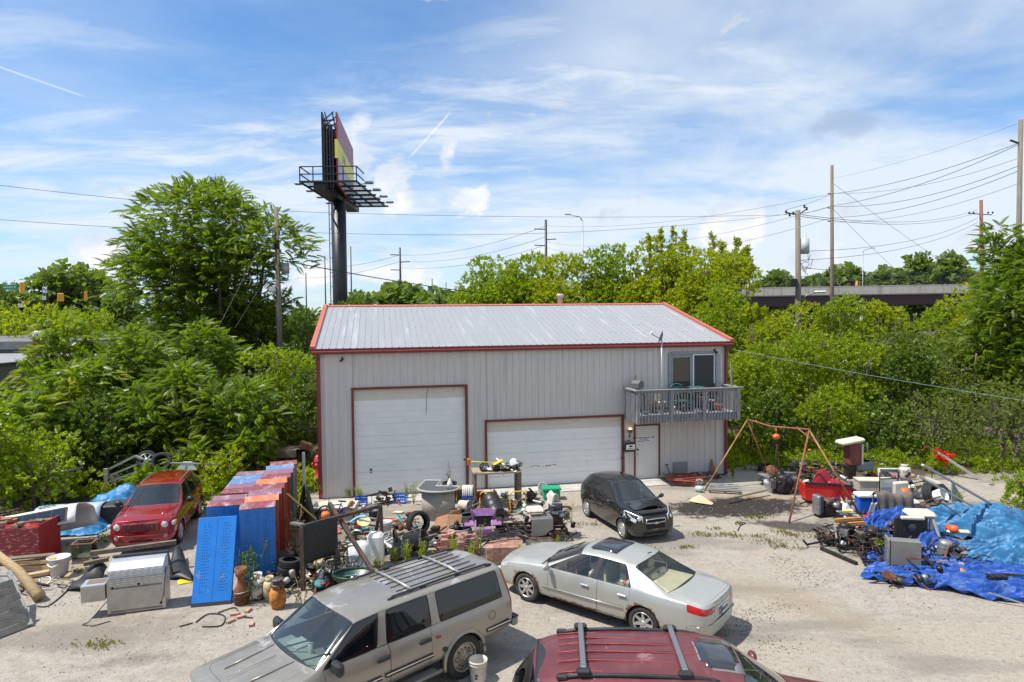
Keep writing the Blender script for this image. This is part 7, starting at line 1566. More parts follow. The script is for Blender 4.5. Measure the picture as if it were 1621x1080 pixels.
# cart lying down
t = T('black_cart','black two wheeled cart with a round bin lying on its side in the weeds','cart',gp(650,880,10)); mb = MB(); mb.lathe([(.0,0),(.24,0),(.29,.55),(.31,.56),(.30,.60),(.26,.55),(.22,.04),(0,.04)],22,at(-.15,.1,.33,70,78)); P('bin',mb,black_plastic,t)
mb = MB(); mb.prism([(-.45,0),(.1,0),(.05,.45),(-.3,.55)],0,.28,at(-.15,-.05,0,10,75)); P('tray',mb,mat('slate_plastic',(.045,.055,.065),.5,0,.2,6),t)
for y,z in ((-.1,.62),(.35,.30)):link('wheel',tyre_mesh(.20,.07,'wheel',rubber,False),t,at(-.38,y,z,12,0,84)); mb = MB(); mb.lathe([(0,.02),(.05,.02),(.13,0)],14,at(-.40,y,z,12,0,84)); P('hub',mb,alu,t)
for a,b_ in (((-.1,0,.3),(.45,-.3,.05)),((.1,.2,.35),(.75,.1,.55)),((0,.1,.2),(.85,.3,.3)),((.2,.1,.4),(.9,.2,.15))):mb = MB(); mb.tube([a,b_],.022,6); P('handle_bar',mb,galv,t)
junk('bent_poles','bundle of bent grey poles beside the black cart','poles',682,862,1.0,.5,.35,8,33,[galv,black_steel,galv],20)
t = T('cardboard','folded brown cardboard sheet between the counter and the purple mower','cardboard',gp(708,842)); mb = MB(); mb.add([(-.55,-.1,.02),(.0,-.25,.12),(.02,.2,.50),(-.35,.35,.35),(.0,-.25,.12),(.42,-.05,.10),(.45,.3,.45),(.02,.2,.50),(.1,.25,.6),(.4,.3,.62)],[(0,1,2,3),(4,5,6,7),(7,6,9,8)]); P('sheet',mb,mat('cardboard_m',(.30,.15,.075),.85,0,.15,5),t,thick=.012)
t = T('black_barrel','ribbed black barrel leaning behind the purple mower','barrel',gp(780,828) @ at(.05,.55,.28,20,-62)); mb = MB(); mb.lathe([(0,-.3),(.28,-.3),(.30,-.25),(.30,0),(.29,.02),(.30,.04),(.30,.25),(.29,.27),(.30,.3),(.30,.52),(.27,.58),(0,.58)],24); P('barrel',mb,black_plastic,t)
# purple mower
pur = mat('purple_paint',(.27,.12,.29),.55,0,.2,5,0,40,(.40,.30,.38),(.55,.7),5)
t = T('purple_mower','small purple riding mower chassis facing the camera','mower',gp(766,857,5)); mb = MB(); mb.box((0,.35,.34),(.50,.9,.14),None,.02); mb.box((0,-.02,.22),(.62,.10,.12),None,.02); P('chassis',mb,pur,t)
mb = MB(); mb.prism([(-.30,0),(.30,0),(.34,.10),(.24,.22),(-.24,.22),(-.34,.10)],0,.10,at(0,.15,.72,0,70)); P('dash_hood',mb,pur,t); mb = MB(); mb.box((0,.18,.55),(.44,.08,.34),None,.02); P('radiator',mb,black_plastic,t)
for s_ in (-1,1):
    mb = MB(); mb.box((s_*.42,.55,.38),(.30,.5,.06),None,.02); P('fender',mb,pur,t); link('wheel',tyre_mesh(.17,.11,'wheel',rubber),t,at(s_*.36+(0 if s_ < 0 else .11),.0,.17,0,0,90)); link('rear_wheel',tyre_mesh(.24,.2,'rear_wheel',rubber),t,at(s_*.42+(0 if s_ < 0 else .2),.75,.24,0,0,90)); mb = MB(); mb.bar((s_*.30,.12,.6),(s_*.36,.05,.95),.05); P('lever',mb,pur,t)
t2 = T('yellow_chair_frame','yellow tubular frame standing behind the purple mower','frame',gp(790,826) @ at(.1,.9,0)); [P('tube',MB().tube(smooth([(x,0,0),(x,.05,.65),(x+.25,.1,.72),(x+.5,.15,.65),(x+.5,.3,0)],4),.022,6),mat('yellow_tube',(.70,.42,.03),.5),t2) for x in (-.75,.28)]
# paver stacks
m_pv = [mat('paver_a',(.34,.17,.13),.9,0,.2,12),mat('paver_b',(.42,.24,.18),.9,0,.2,12),mat('paver_c',(.28,.15,.12),.9,0,.2,12)]
bm_ = [MB().box((0,0,0),(.198,.098,.075),None,.006).mesh('brick',m) for m in m_pv]
def pavers(px,py,nx,ny,nzz,label,rz=8,miss=.0,seed=1):
    R = random.Random(seed); t = T('paver_stack',label,'brick stack',gp(px,py,rz),'stacks of red pavers'); mb = MB(); mb.box((nx*.1,ny*.05,.05),(nx*.2+.05,ny*.1+.05,.09)); P('pallet',mb,wood_old,t)
    for k in range(nzz):
        for i in range(nx):
            for j in range(ny):
                edge = i in (0,nx-1) or j == 0 or k >= nzz-1
                if not edge or (k == nzz-1 and R.random() < miss):continue
                link('brick',R.choice(bm_),t,at(.1+i*.2+R.gauss(0,.003),.05+j*.1,.135+k*.078,R.gauss(0,1.2)))
    for k in range(int(6*miss)):link('brick',R.choice(bm_),t,at(R.uniform(.2,nx*.2-.1),R.uniform(.1,ny*.1-.1),.135+nzz*.078,R.uniform(0,90)))
    return t
pavers(822-52,896,5,8,5,'largest stack of pinkish red pavers behind the bonnet of the silver sedan',4,0,1); pavers(698,878,3,6,5,'left paver stack with loose bricks on top, behind the tan wagon roof',6,.9,2); pavers(724,882,3,6,5,'narrow middle paver stack between the other two',6,.9,3)
t = T('rebar_tangle','tangle of black ribbed rods lying over the largest paver stack','rods',gp(790,885)); R = random.Random(8)
for k in range(8):a = R.uniform(-.2,.5); mb = MB(); mb.tube(smooth([(-1.1+R.uniform(-.1,.2),-.3+.15*k-.4,.1+.05*k),(-.2,a,.58),(.4,a+.25,.62),(.85+R.uniform(-.2,.2),.1+a*.5,.50)],5),.018,5); P('rod',mb,black_steel,t)
t = T('kerb','low grey kerb stone in front of the largest paver stack','kerb',gp(800,905,3)); mb = MB(); mb.box((0,0,.07),(2.0,.18,.14),None,.02); P('stone',mb,concrete,t)
# workbench with things on it
t = T('workbench','rough wooden workbench between the two garage doors','workbench',gp(788,803,8)); WB = t.matrix_basis.copy()
for x in (-.78,.78):
    for y in (0,.75):mb = MB(); mb.box((x,y,.60),(.14 if x > 0 else .09,.09,1.2)); P('leg',mb,wood_old,t,bevel=.005)
mb = MB(); mb.box((0,.38,1.22),(1.72,.92,.05)); P('bench_top',mb,mat('plywood',(.30,.24,.16),.85,0,.2,4),t); mb = MB(); mb.box((0,-.02,.14),(1.75,.05,.26)); P('lower_rail',mb,wood_old,t)
mb = MB(); [mb.bar((-.78,.1,.2+k*.2),(-.78,.7,.3+k*.2),.04,.1) for k in range(5)]; P('end_slats',mb,wood_old,t,kind='stuff')
lk = WB @ at(0,0,1.245)
tt_ = T('wheel_on_bench','small tyre with grey rim lying on the workbench','wheel',lk @ at(-.42,.2,.16,20,65)); link('tyre',tyre_mesh(.17,.12,'tyre',rubber),tt_); link('rim',rim_mesh(.17,.12,'spoke5',alu),tt_)
tt_ = T('string_trimmer','string trimmer with orange head and yellow pole on the workbench','string trimmer',lk); mb = MB(); mb.tube([(-1.0,.0,.42),(-.05,.25,.28)],.018,6); P('pole',mb,mat('yellow_pole',(.78,.62,.05),.4),tt_); mb = MB(); mb.box((-1.02,0,.40),(.13,.1,.24),None,.03); P('head',mb,mat('orange_head',(.80,.13,.02),.5),tt_); mb = MB(); mb.box((-1.13,-.01,.50),(.12,.08,.07),None,.02); P('grip',mb,black_plastic,tt_)
junk('engine_parts','heap of white and black engine parts on the workbench','machine parts',0,0,1.0,.5,.28,20,44,[white_plastic,black_plastic,alu,greasy,white_plastic],0,lk @ at(.25,.3,0)); tt_ = T('white_motor','white small motor housing at the right end of the workbench','motor',lk @ at(.62,.25,0)); engine(tt_,Matrix(),.9,3,[white_plastic]); mb = MB(); mb.box((0,0,.3),(.2,.2,.2),None,.05); P('cowl',mb,white_plastic,tt_)
mb = MB(); mb.box((0,0,0),(.4,.16,.05),None,.02); ONE('yellow_cover',mb,mat('yellow_plastic',(.75,.50,.02)),'yellow plastic cover on the heap on the workbench','cover',lk @ at(.05,.2,.30,25,0,-18))
ONE('red_can',MB().box((0,0,.27),(.3,.2,.52),None,.04),red_paint,'red metal can under the left end of the workbench','can',WB @ at(-.6,.25,0)); ONE('black_bag',tarp_mesh('x',.7,.5,.5,4,None,16,12),black_plastic,'black plastic bag under the workbench','bag',WB @ at(-.15,.5,0)); junk('scrap_sheets','grey scrap sheets under the workbench','scrap',0,0,1.2,.5,.4,12,45,[alu,beige_metal,galv,wood_grey],0,WB @ at(.15,.1,.1))
junk('pump','small black machine right of the workbench','machine',843,797,.5,.4,.45,12,46,dark_set)
t = T('green_box','bright green plastic box with lid by the wide garage door','box',gp(875,794,5) @ at(0,.35,0)); gn = mat('bright_green',(.01,.30,.15),.5); mb = MB(); mb.box((0,0,.17),(.60,.42,.34),None,.03); P('box',mb,gn,t); mb = MB(); mb.box((0,0,.40),(.68,.48,.10),None,.02); P('lid',mb,gn,t)
# zero turn mower wreck
t = T('mower_wreck','stripped riding mower with torn cream seat and grey side tank','mower',gp(860,858,8)); R = random.Random(6)
for y in (0,.35,.8):mb = MB(); mb.bar((-1.05,y,.34),(.75,y,.30),.07,.07); P('frame_rail',mb,black_steel,t)
for x in (-1.0,-.75,-.5,-.2,.3,.7):mb = MB(); mb.bar((x,-.05,.36),(x,.85,.36),.06,.05); P('cross_member',mb,greasy,t)
mb = MB(); mb.prism([(-.30,0),(-.30,.5),(.33,.5),(.33,.18),(.22,.14),(.10,.02),(0,0)],0,.05,at(-.05,-.06,.22,0,90)); P('side_tank',mb,mat('grey_tank',(.30,.29,.26),.5,.3,.1,4),t); mb = MB(); mb.box((-.02,.15,.72),(.6,.42,.03)); P('tank_top',mb,alu,t)
seat_m = cream_vinyl; mb = MB(); mb.box((-.18,.35,.88),(.52,.5,.12),at(0,0,0),.05); P('seat',mb,seat_m,t); mb = MB(); mb.box((.12,.35,1.12),(.12,.48,.50),at(0,0,0,0,0,0),.05); P('seat_back',mb,seat_m,t,Matrix.Translation((0,0,0)) @ at(.15,0,0) @ rotm(0,14,0) @ at(-.25,0,.03))
engine(t,at(.48,.4,.36),1.25,5); mb = MB(); mb.tube([(.2,.2,.98),(.62,.15,.98)],.11,14); P('muffler',mb,mat('blue_steel',(.05,.055,.08),.4,.5),t); mb = MB(); mb.tube(smooth([(.62,.15,.98),(.80,.12,.98),(.88,.1,.88)]),.035,8); P('exhaust',mb,rust,t)
for x,y in ((-.95,-.1),(-.95,.9)):link('caster_wheel',tyre_mesh(.15,.1,'caster_wheel',rubber),t,at(x,y,.15,30,0,84))
for x,y in ((.4,-.05),(.4,.95)):mb = MB(); mb.lathe([(0,.04),(.10,.04),(.12,0),(.09,-.05),(0,-.05)],14,at(x,y,.24,0,90)); P('axle_hub',mb,rust,t)
mb = MB(); mb.lathe([(0,.16),(.38,.16),(.42,.12),(.42,0)],24,at(-.15,-.25,.02)); P('cutting_deck',mb,rust_metal,t)
for k in range(12):a = Vector((R.uniform(-1,.9),R.uniform(0,.8),R.uniform(.3,.6))); mb = MB(); mb.tube(smooth([a,a+Vector((R.uniform(-.25,.25),R.uniform(-.2,.2),R.uniform(0,.25))),a+Vector((R.uniform(-.5,.5),R.uniform(-.2,.2),R.uniform(-.15,.2)))],4),.013,5); P('linkage',mb,R.choice([rubber,black_steel,rust]),t)
# assorted small litter
lit = [(575,842,'teal',(.02,.22,.24),'tube','teal foam roll on the gravel right of the steel frame'),(545,905,'teal2',(.02,.25,.28),'plate','teal plastic lid under the steel frame'),(530,900,'blue',(.03,.12,.5),'tube','short blue tube under the steel frame'),(640,830,'red',(.5,.02,.02),'plate','red plastic piece near the white bucket'),(600,876,'orangebox',(.45,.12,.05),'box','orange brown box behind the black cart'),(603,870,'wht',(.6,.6,.58),'box','small white container right of the steel frame leg'),(545,870,'greybox',(.35,.33,.28),'box','tilted grey box behind the rubber mat'),(556,860,'blk',(.03,.03,.03),'box','black box behind the white barrel'),(600,860,'wht2',(.6,.58,.5),'plate','pale tile right of the steel frame'),(630,812,'cream',(.6,.52,.35),'plate','cream board on the gravel near the counter'),(560,815,'wh3',(.65,.65,.62),'plate','white paper near the first blue crate'),(575,818,'tl3',(.1,.35,.4),'plate','pale teal packet near the first blue crate'),(880,826,'br',(.3,.2,.12),'plate','brown leafy clump near the mower wreck'),(690,800,'yl',(.6,.4,.05),'tube','yellow handle behind the counter'),(553,838,'wd',(.4,.3,.18),'tube','short pale stick behind the white barrel'),(648,815,'or',(.5,.1,.03),'tube','thin orange rod near the counter'),(620,825,'rd',(.45,.03,.02),'tube','red rod lying left of the tractor tyre')]
for i,(px,py,n_,c,kd,lb) in enumerate(lit):
    m = mat('lit_'+n_,c,.6,0,.15,8); mb = MB(); R = random.Random(i)
    if kd == 'tube':mb.tube(smooth([(-.3,0,.06),(0,.04,.07),(.3,-.03,.05)],4),.05 if i < 1 else .02,8)
    elif kd == 'plate':mb.prism([(-.18,-.1),(.14,-.13),(.2,.06),(-.1,.14)],.02,.04)
    else:mb.box((0,0,.12),(.3,.22,.24),None,.02)
    ONE('scrap_piece',mb,m,lb,'scrap',gp(px,py,R.uniform(-40,40),.0 if kd != 'box' else .0,R.uniform(-8,8)))
junk('scrap_heap','mixed scrap heap inside the steel frame, behind the white barrel','scrap heap',545,880,1.6,1.4,.45,40,51,mix_set); junk('scrap_heap','low scrap heap between the tyre stack and the wagon','scrap heap',520,915,1.6,.8,.3,26,52,mix_set+[black_plastic]); junk('scrap_heap','loose parts spread right of the steel frame','scrap heap',625,862,1.3,1.2,.18,26,53,mix_set); junk('scrap_heap','small dark parts beneath the counter and cardboard','scrap heap',690,850,1.4,1.0,.2,22,54,dark_set+[alu]); junk('scrap_heap','scrap against the left corner of the building','scrap heap',560,812,1.6,.8,.15,20,55,mix_set); junk('scrap_heap','dark parts lying between the purple mower and the mower wreck','scrap heap',815,840,1.2,.9,.2,20,56,dark_set); junk('scrap_heap','rusty bits under the mower wreck','scrap heap',870,850,1.6,.8,.2,20,57,dark_set); junk('dark_clutter','dark clutter between the cabinets and the tyre stack','scrap heap',470,905,.9,2.0,.6,34,58,dark_set+[wood_old])
# weeds round the scrap
k = 0
for px,py,h,n in ((645,895,.7,12),(668,900,.8,14),(690,905,.6,12),(715,900,.9,12),(745,905,.8,10),(758,890,1.2,6),(625,893,.5,10),(820,895,.6,6),(845,890,.5,5),(870,900,.5,3),(905,892,.6,3),(905,835,.9,3),(930,880,.5,4),(655,800,.9,5),(715,780,1.3,3),(800,800,.5,22),(838,795,.5,10),(640,912,.4,10),(600,905,.4,8),(570,795,.6,16),(645,790,.6,8),(508,790,.9,10),(552,790,.4,8),(880,870,.4,4)):
    weed(px,py,h,n,['thin upright weeds among the paver stacks and scrap','weeds growing in the gravel strip behind the parked wagon and sedan'][k % 2] if False else 'green weeds rising from the gravel behind the tan wagon, near x'[:0]+['leafy weeds behind the roof of the tan wagon, leftmost clump','second weed clump behind the wagon roof','weed clump left of the paver stacks','weeds between the left and middle paver stacks','weeds left of the largest paver stack','tall bright weed in front of the purple mower','low weeds below the black cart','weeds right of the largest paver stack','sparse weed left of the sedan bonnet','single weed stem beside the rusty cutting deck','single weed stem above the sedan bonnet','tall grass stem right of the mower wreck','small weed above the sedan windscreen','tall weeds in front of the tall garage door','tallest dry weed behind the counter','round bushy weed under the workbench','weed right of the workbench','low weeds along the wagon roof rail','low weeds left of the black cart','weeds around the first blue crate','weeds beside the second blue crate','weeds at the foot of the left downspout','weeds on the apron left of the tall garage door','grass tuft between the mower wreck and the sedan'][k],L_lime if k not in (10,14) else L_straw,k,.22 if k < 15 else .4,.34,0,'weeds in the gravel',k=int(40+n*9)); k += 1

cs2 = [mat('c_tan',(.35,.25,.14)),mat('c_teal',(.03,.2,.22)),white_plastic,rust,mat('c_red',(.4,.03,.02)),wood_old,alu,black_plastic,beige_metal,greasy]
for i,(px,py,w,d,h,n,lb) in enumerate(((600,835,2.6,1.6,.12,40,'small scraps scattered on the gravel in front of the tall garage door'),(655,870,1.8,.9,.25,26,'scraps around the black cart'),(770,815,1.8,.7,.25,26,'scraps between the white tubes and the black barrel'),(470,930,1.6,1.0,.3,30,'scraps between the gas tanks and the steel frame'),(545,925,1.4,.8,.3,26,'scraps right behind the wagon roof'),(835,810,1.6,.8,.25,24,'scraps in front of the green box'),(60,930,1.6,.7,.15,16,'scraps beside the peeled log'))):junk('scrap_band',lb,'scrap heap',px,py,w,d,h,n,400+i,cs2)
# ------------------------------------------------------------------ yard, right half
yr = mat('rusty_yellow_pipe',(.33,.20,.07),.75,.1,.3,5,0,40,(.26,.10,.04),(.45,.6),3,stretch=(1,1,.5)); rp = mat('rusty_red_pipe',(.24,.09,.05),.8,.1,.3,6)
t = T('gantry_frame','rusty pipe gantry made of two A frames and a bent top pipe','gantry',Matrix())
a0,a1,b0_,b1 = G3(1115,777),G3(1218,753),G3(1249,828),G3(1362,816); tA,tB = G3(1183,665,2.55),G3(1281,681,2.70)
for a,b_,m,n_ in ((a0,tA,yr,'leg'),(a1,tA,yr,'leg'),(b0_,tB,rp,'leg'),(b1,tB,yr,'leg')):mb = MB(); mb.tube([a,b_],.031,8); P(n_,mb,m,t)
md = tA.lerp(tB,.42)+Vector((0,0,-.10)); mb = MB(); mb.tube([tA+Vector((0,0,.02)),md,tB+Vector((0,0,.02))],.037,8); P('top_pipe',mb,rp,t)
mb = MB(); mb.tube([tB+Vector((-.25,.3,0)),tB.lerp(b1,.18)],.025,6); P('brace',mb,rp,t)
t = T('chain_hoist','orange chain hoist hanging from the gantry with a rusty chain','chain hoist',Matrix()); h0 = tA.lerp(tB,.5)+Vector((0,0,-.12)); mb = MB(); mb.lathe([(0,-.12),(.08,-.10),(.11,0),(.08,.10),(0,.12)],14,Matrix.Translation(h0+Vector((0,0,-.32))) @ rotm(0,90,20)); mb.tube([h0,h0+Vector((0,0,-.2))],.02,6); P('hoist_body',mb,mat('hoist_orange',(.78,.15,.03),.5),t)
pts = smooth([h0+Vector((.02,0,-.45)),h0+Vector((.1,.1,-1.0)),h0+Vector((.3,.3,-1.6)),h0+Vector((.8,.7,-1.95)),h0+Vector((1.6,1.0,-2.0))],12); mb = MB()
for i in range(len(pts)-1):mb.tube([pts[i],pts[i+1]],.03 if i % 2 else .018,5)
P('chain',mb,rust,t); mb = MB(); mb.tube([h0+Vector((.05,0,-.4)),h0+Vector((.0,.1,-1.3)),h0+Vector((.1,.3,-1.9))],.012,5); P('pull_chain',mb,rust_metal,t)
# along the wall
t = T('orange_hose_coil','coil of reddish orange hose lying under the balcony','hose coil',gp(1086,768,0) @ at(0,.15,0)); oh = mat('orange_hose',(.34,.075,.04),.6,0,.2,8); R = random.Random(3)
for k in range(11):r_ = .48+.02*k-.10*(k % 3); mb = MB(); mb.tube([(r_*cos(a)*1.25+.03*sin(k),r_*sin(a)*.75,.04+.028*k+.04*sin(2*a+k)) for a in np.linspace(0,6.283,30)],.017,5,cap=False); P('loop',mb,oh,t)
t = T('wood_pallet','grey wooden pallet on the ground at the right corner of the building','pallet',gp(1147,782,-14) @ at(.0,.1,0))
for x in (-.55,0,.55):mb = MB(); mb.box((x,.45,.05),(.05,1.1,.09)); P('stringer',mb,wood_grey,t,at(0,0,0))
for k in range(5):mb = MB(); mb.box((0,-.04+k*.24,.11),(1.2,.12 if k else .16,.022)); P('slat',mb,wood_grey if k else wood_old,t,at(0,0,0,random.uniform(-2,2)))
mb = MB(); mb.prism([(-.14,0),(.14,0),(.02,.68),(-.02,.68)],0,.04,BM @ at(15.73,-.16,.02,0,82)); ONE('wedge_board',mb,mat('brown_board',(.26,.13,.05),.8),'brown triangular board leaning on the wall under the balcony','board')
junk('wall_rubble','dirty rubble and litter along the wall under the balcony','rubble',0,0,2.6,.5,.18,34,61,[wood_old,white_plastic,beige_metal,greasy,galv,rust],0,BM @ at(14.6,-.4,0)); mb = MB(); mb.bar((13.6,-.2,.12),(15.3,-.22,.18),.12,.12); ONE('log_piece',mb,wood_old,'old timber lying against the wall under the balcony','timber',BM)
mb = MB(); mb.box((0,0,.12),(.35,.22,.24),None,.08); ONE('white_jug',mb,mat('milky',(.52,.56,.54),.5),'white jug beside the orange hose coil','jug',gp(1107,768,20)); mb = MB(); mb.lathe([(0,0),(.12,.02),(.12,.22),(.05,.3),(0,.31)],12); ONE('pale_bottle',mb,mat('pale_green_bottle',(.40,.52,.45),.4),'pale green bottle lying right of the hose coil','bottle',gp(1102,778,40,.1,80))
mb = MB(); mb.box((0,0,0),(.03,.03,.6),Matrix.Translation((0,0,.3)) @ rotm(0,-20,0)); mb.lathe([(.0,0),(.06,.01),(.07,.03)],10,at(-.1,0,.58)); ONE('brush',mb,black_plastic,'dark long handled brush leaning beside the entry door','brush',BM @ at(13.8,-.15,0))
t = T('torn_cardboard','torn pale cardboard lying left of the oil stain','cardboard',gp(1106,797,-15)); mb = MB(); mb.add([(-.35,.15,.02),(-.1,-.1,.05),(.05,.25,.25),(-.2,.35,.10),(-.1,-.1,.05),(.45,-.2,.03),(.5,.0,.04),(.05,.25,.25)],[(0,1,2,3),(4,5,6,7)]); P('sheet',mb,mat('pale_card',(.58,.43,.28),.85,0,.15,6),t,thick=.012)
# engine cluster near the bucket
t = T('black_engine','black engine and parts right of the white bucket','engine',gp(1243,783,0)); engine(t,at(0,.2,.0),1.7,7,[black_steel]); mb = MB(); mb.box((.0,.1,.35),(.45,.35,.5),at(0,0,0),.03); P('seat_back',mb,black_plastic,t,rotm(0,12,20))
junk('engine_heap','heap of greasy parts with a rusty round lid behind the white bucket','scrap heap',1222,768,.9,.6,.5,22,62,dark_set+[alu]); mb = MB(); mb.lathe([(0,.03),(.22,.03),(.24,0)],20); ONE('rusty_disc',mb,rust,'rusty round lid on the heap behind the white bucket','lid',gp(1222,768) @ at(0,0,.58,0,50))
tyre_thing(gp(1222,752) @ at(.0,.6,.0,0,5),'dark drum like tyre under the gantry back leg',.34,.3); junk('cable_heap','coils of black cable on boards behind the gantry','cable heap',1255,755,1.2,.7,.3,16,63,[rubber,rubber,black_steel,galv])
mb = MB(); [mb.tube([(.3*cos(a)+.05*k,.22*sin(a),.15+.04*k+.04*sin(a*2)) for a in np.linspace(0,6.283,22)],.022,5) for k in range(4)]; ONE('cable_coil',mb,rubber,'thick black cable coil on the boards behind the gantry','cable',gp(1258,752) @ at(.2,.6,.1),kind='stuff')
for k,(a,b_,lb) in enumerate((((1222,775),(1300,775),'pale plank on the ground behind the gantry'),((1240,765),(1330,772),'grey plank crossing behind the red plastic tub'),((1150,790),(1215,776),'long thin plank between the pallet and the white bucket'),((1255,760),(1290,775),'short grey board left of the red tub'))):plank('plank',G3(*a,.08+.05*k),G3(*b_,.1+.05*k),.24 if k != 2 else .1,.04,wood_grey if k % 2 else wood_old,lb,'planks behind the gantry')
# red tub / snowplough
t = T('red_tub','bright red plastic tub body with black edging right behind the gantry leg','tub',gp(1313,800,-8) @ at(0,.2,0)); rd = mat('bright_red',(.52,.018,.015),.4,0,.1,4)
mb = MB(); mb.prism([(-.78,.18),(-.70,0),(.60,0),(.75,.18),(.78,.55),(-.80,.62)],-.02,.03,at(0,-.10,.12,0,90)); mb.box((0,.35,.15),(1.3,.8,.05)); mb.box((.72,.3,.38),(.05,.8,.5)); mb.box((-.74,.3,.38),(.05,.8,.5)); P('body',mb,rd,t,bevel=.01); mb = MB(); mb.prism([(-.35,0),(.3,0),(.2,.45),(.05,.62),(-.12,.5)],0,.4,at(-.05,.6,.45,0,80)); mb.box((.30,.4,.62),(.5,.45,.3),None,.08); P('hood',mb,mat('dark_red',(.33,.012,.03),.35,0,.1,4),t); mb = MB(); mb.bar((-.8,-.14,.76),(.8,-.14,.68),.04,.07); P('edging',mb,black_plastic,t); mb = MB(); mb.bar((-.7,.1,.0),(-1.0,-.2,.02),.05); P('prop',mb,rust,t)
t = T('hanging_chain','rusty chain hanging in front of the red tub','chain',gp(1322,800) @ at(0,.1,.3)); mb = MB(); [mb.tube([(0,0,.12*k),(.01*(k % 2),0,.12*k+.1)],.022 if k % 2 else .014,5) for k in range(9)]; P('links',mb,rust,t,kind='stuff')
# silver grey motor standing
t = T('outboard_motor','upright grey and black motor with tall silver cover in front of the red tub','motor',gp(1302,818,10)); mb = MB(); mb.box((-.22,0,.42),(.12,.34,.62),None,.03); P('silver_cover',mb,alu,t); mb = MB(); mb.box((-.10,.05,.42),(.16,.34,.60),None,.03); P('grey_cover',mb,mat('mid_grey',(.10,.10,.11),.4,.3),t); engine(t,at(.22,.05,0),1.4,9); mb = MB(); mb.box((-.15,0,.08),(.1,.3,.16)); P('foot',mb,rubber,t)
mb = MB(); mb.grid(lambda u,v:((u-.5)*.6,(v-.5)*.5,.25*sin(u*3.1)*sin(v*3.1)+.05*sin(u*15)*sin(v*13)),14,12); ONE('plastic_bag',mb,mat('clear_bag',(.62,.62,.60),.35),'crumpled white plastic bag behind the upright motor','bag',gp(1333,806)); 
for k,(x,y,c,lb) in enumerate(((1340,812,(.75,.55,.08),'yellow packet right of the plastic bag'),(1330,815,(.70,.66,.5),'pale packet below the plastic bag'),(1348,818,(.6,.6,.58),'white scrap near the gantry leg'),(1365,778,(.6,.58,.52),'white scrap left of the blue cooler'),(1345,790,(.5,.47,.4),'grey scrap right of the red tub'))):mb = MB(); mb.prism([(-.15,-.08),(.12,-.1),(.16,.06),(-.08,.1)],.02,.09); ONE('litter',mb,mat('lit%d' % k,c,.6),lb,'litter',gp(x,y,30*k))
# cooler, can, chair
t = T('cooler','blue cooler with white lid','cooler',gp(1376,815,-6) @ at(0,.2,0)); mb = MB(); mb.box((0,0,.30),(.66,.42,.56),None,.05); P('body',mb,mat('cooler_blue',(.01,.09,.48),.4),t); mb = MB(); mb.box((0,0,.62),(.72,.48,.11),None,.03); P('lid',mb,white_plastic,t)
t = T('fuel_can','small crimson fuel can in front of the cloth covered chair','fuel can',gp(1377,832,5)); mb = MB(); mb.box((0,0,.17),(.36,.24,.32),None,.06); P('can',mb,mat('crimson',(.45,.008,.05),.35),t); mb = MB(); mb.tube(smooth([(-.1,0,.33),(-.08,0,.40),(.08,0,.40),(.1,0,.33)]),.018,6); P('handle',mb,mat('crimson',(.45,.008,.05)),t)
p = G3(1412,826); t = T('covered_chair','chair covered by a brown cloth beside the cooler','chair',at(p.x,p.y+.1,0,-5)); mb = MB()
mb.grid(lambda u,v:((u-.5)*1.1+.03*sin(v*9),-.30+.55*max(0,(v-.35)/.65)+.03*sin(u*26)*(1-v*.6),(.10+.75*min(1,v/.4)+.10*sin(v*4))+.03*sin(u*19+v*4)+.05*sin(u*7)),40,14); P('cloth',mb,mat('brown_cloth',(.13,.105,.09),.9,0,.15,5),t,thick=.02); mb = MB(); [mb.bar((x,.3,0),(x,.3,.8),.04) for x in (-.4,.4)]; P('legs',mb,galv,t)
mb = MB(); mb.lathe([(0,.12),(.08,.11),(.13,.05),(.15,0)],14); ONE('orange_dome',mb,mat('orange_cap_m',(.85,.12,.02),.5),'bright orange cap on the right end of the brown cloth','cap',t.matrix_basis @ at(.5,.1,.92,0,20,40))
mb = MB(); mb.grid(lambda u,v:((u-.5)*.2-.25*v,-.1*v,.62-.6*v+.02*sin(u*9)),8,8); ONE('grey_sheet',mb,galv,'pale grey sheet hanging between the cooler and the covered chair','sheet',t.matrix_basis @ at(-.55,-.15,0),thick=.01)
mb = MB(); mb.lathe([(0,0),(.2,0),(.24,.06),(.22,.06),(.18,.02),(0,.02)],18); ONE('white_dish',mb,white_plastic,'white dish on the ground right of the fuel can','dish',gp(1400,832))
# back row: seat tower, crates, fridge door
def seat_thing(px,py,label,sc=1.0,rz=0,back=True,h0=.5):
    t = T('cushioned_chair',label,'seat',gp(px,py,rz) @ Matrix.Scale(sc,4),'cream mower seats'); mb = MB(); mb.box((0,.1,h0),(.55,.45,.13),None,.055); P('cushion',mb,cream_vinyl,t)
    if back:mb = MB(); mb.box((0,.36,h0+.3),(.52,.12,.48),None,.055); P('backrest',mb,cream_vinyl,t)
    return t
t = T('rusty_cowl','tall rusty engine cowl with a cream padded top, highest piece of the junk heap','engine cowl',gp(1395,792,8) @ at(0,1.6,0)); mb = MB(); mb.box((0,0,1.35),(.50,.42,.80),None,.03); P('cowl',mb,mat('rust_red_plate',(.17,.05,.035),.8,0,.35,5),t); mb = MB(); mb.box((.27,0,1.35),(.08,.46,.78),None,.02); P('cream_side',mb,cream_vinyl,t); mb = MB(); mb.box((.15,0,1.84),(.95,.55,.16),at(0,0,0,0,0,-8),.06); P('top_pad',mb,cream_vinyl,t,Matrix.Translation((0,0,0)))
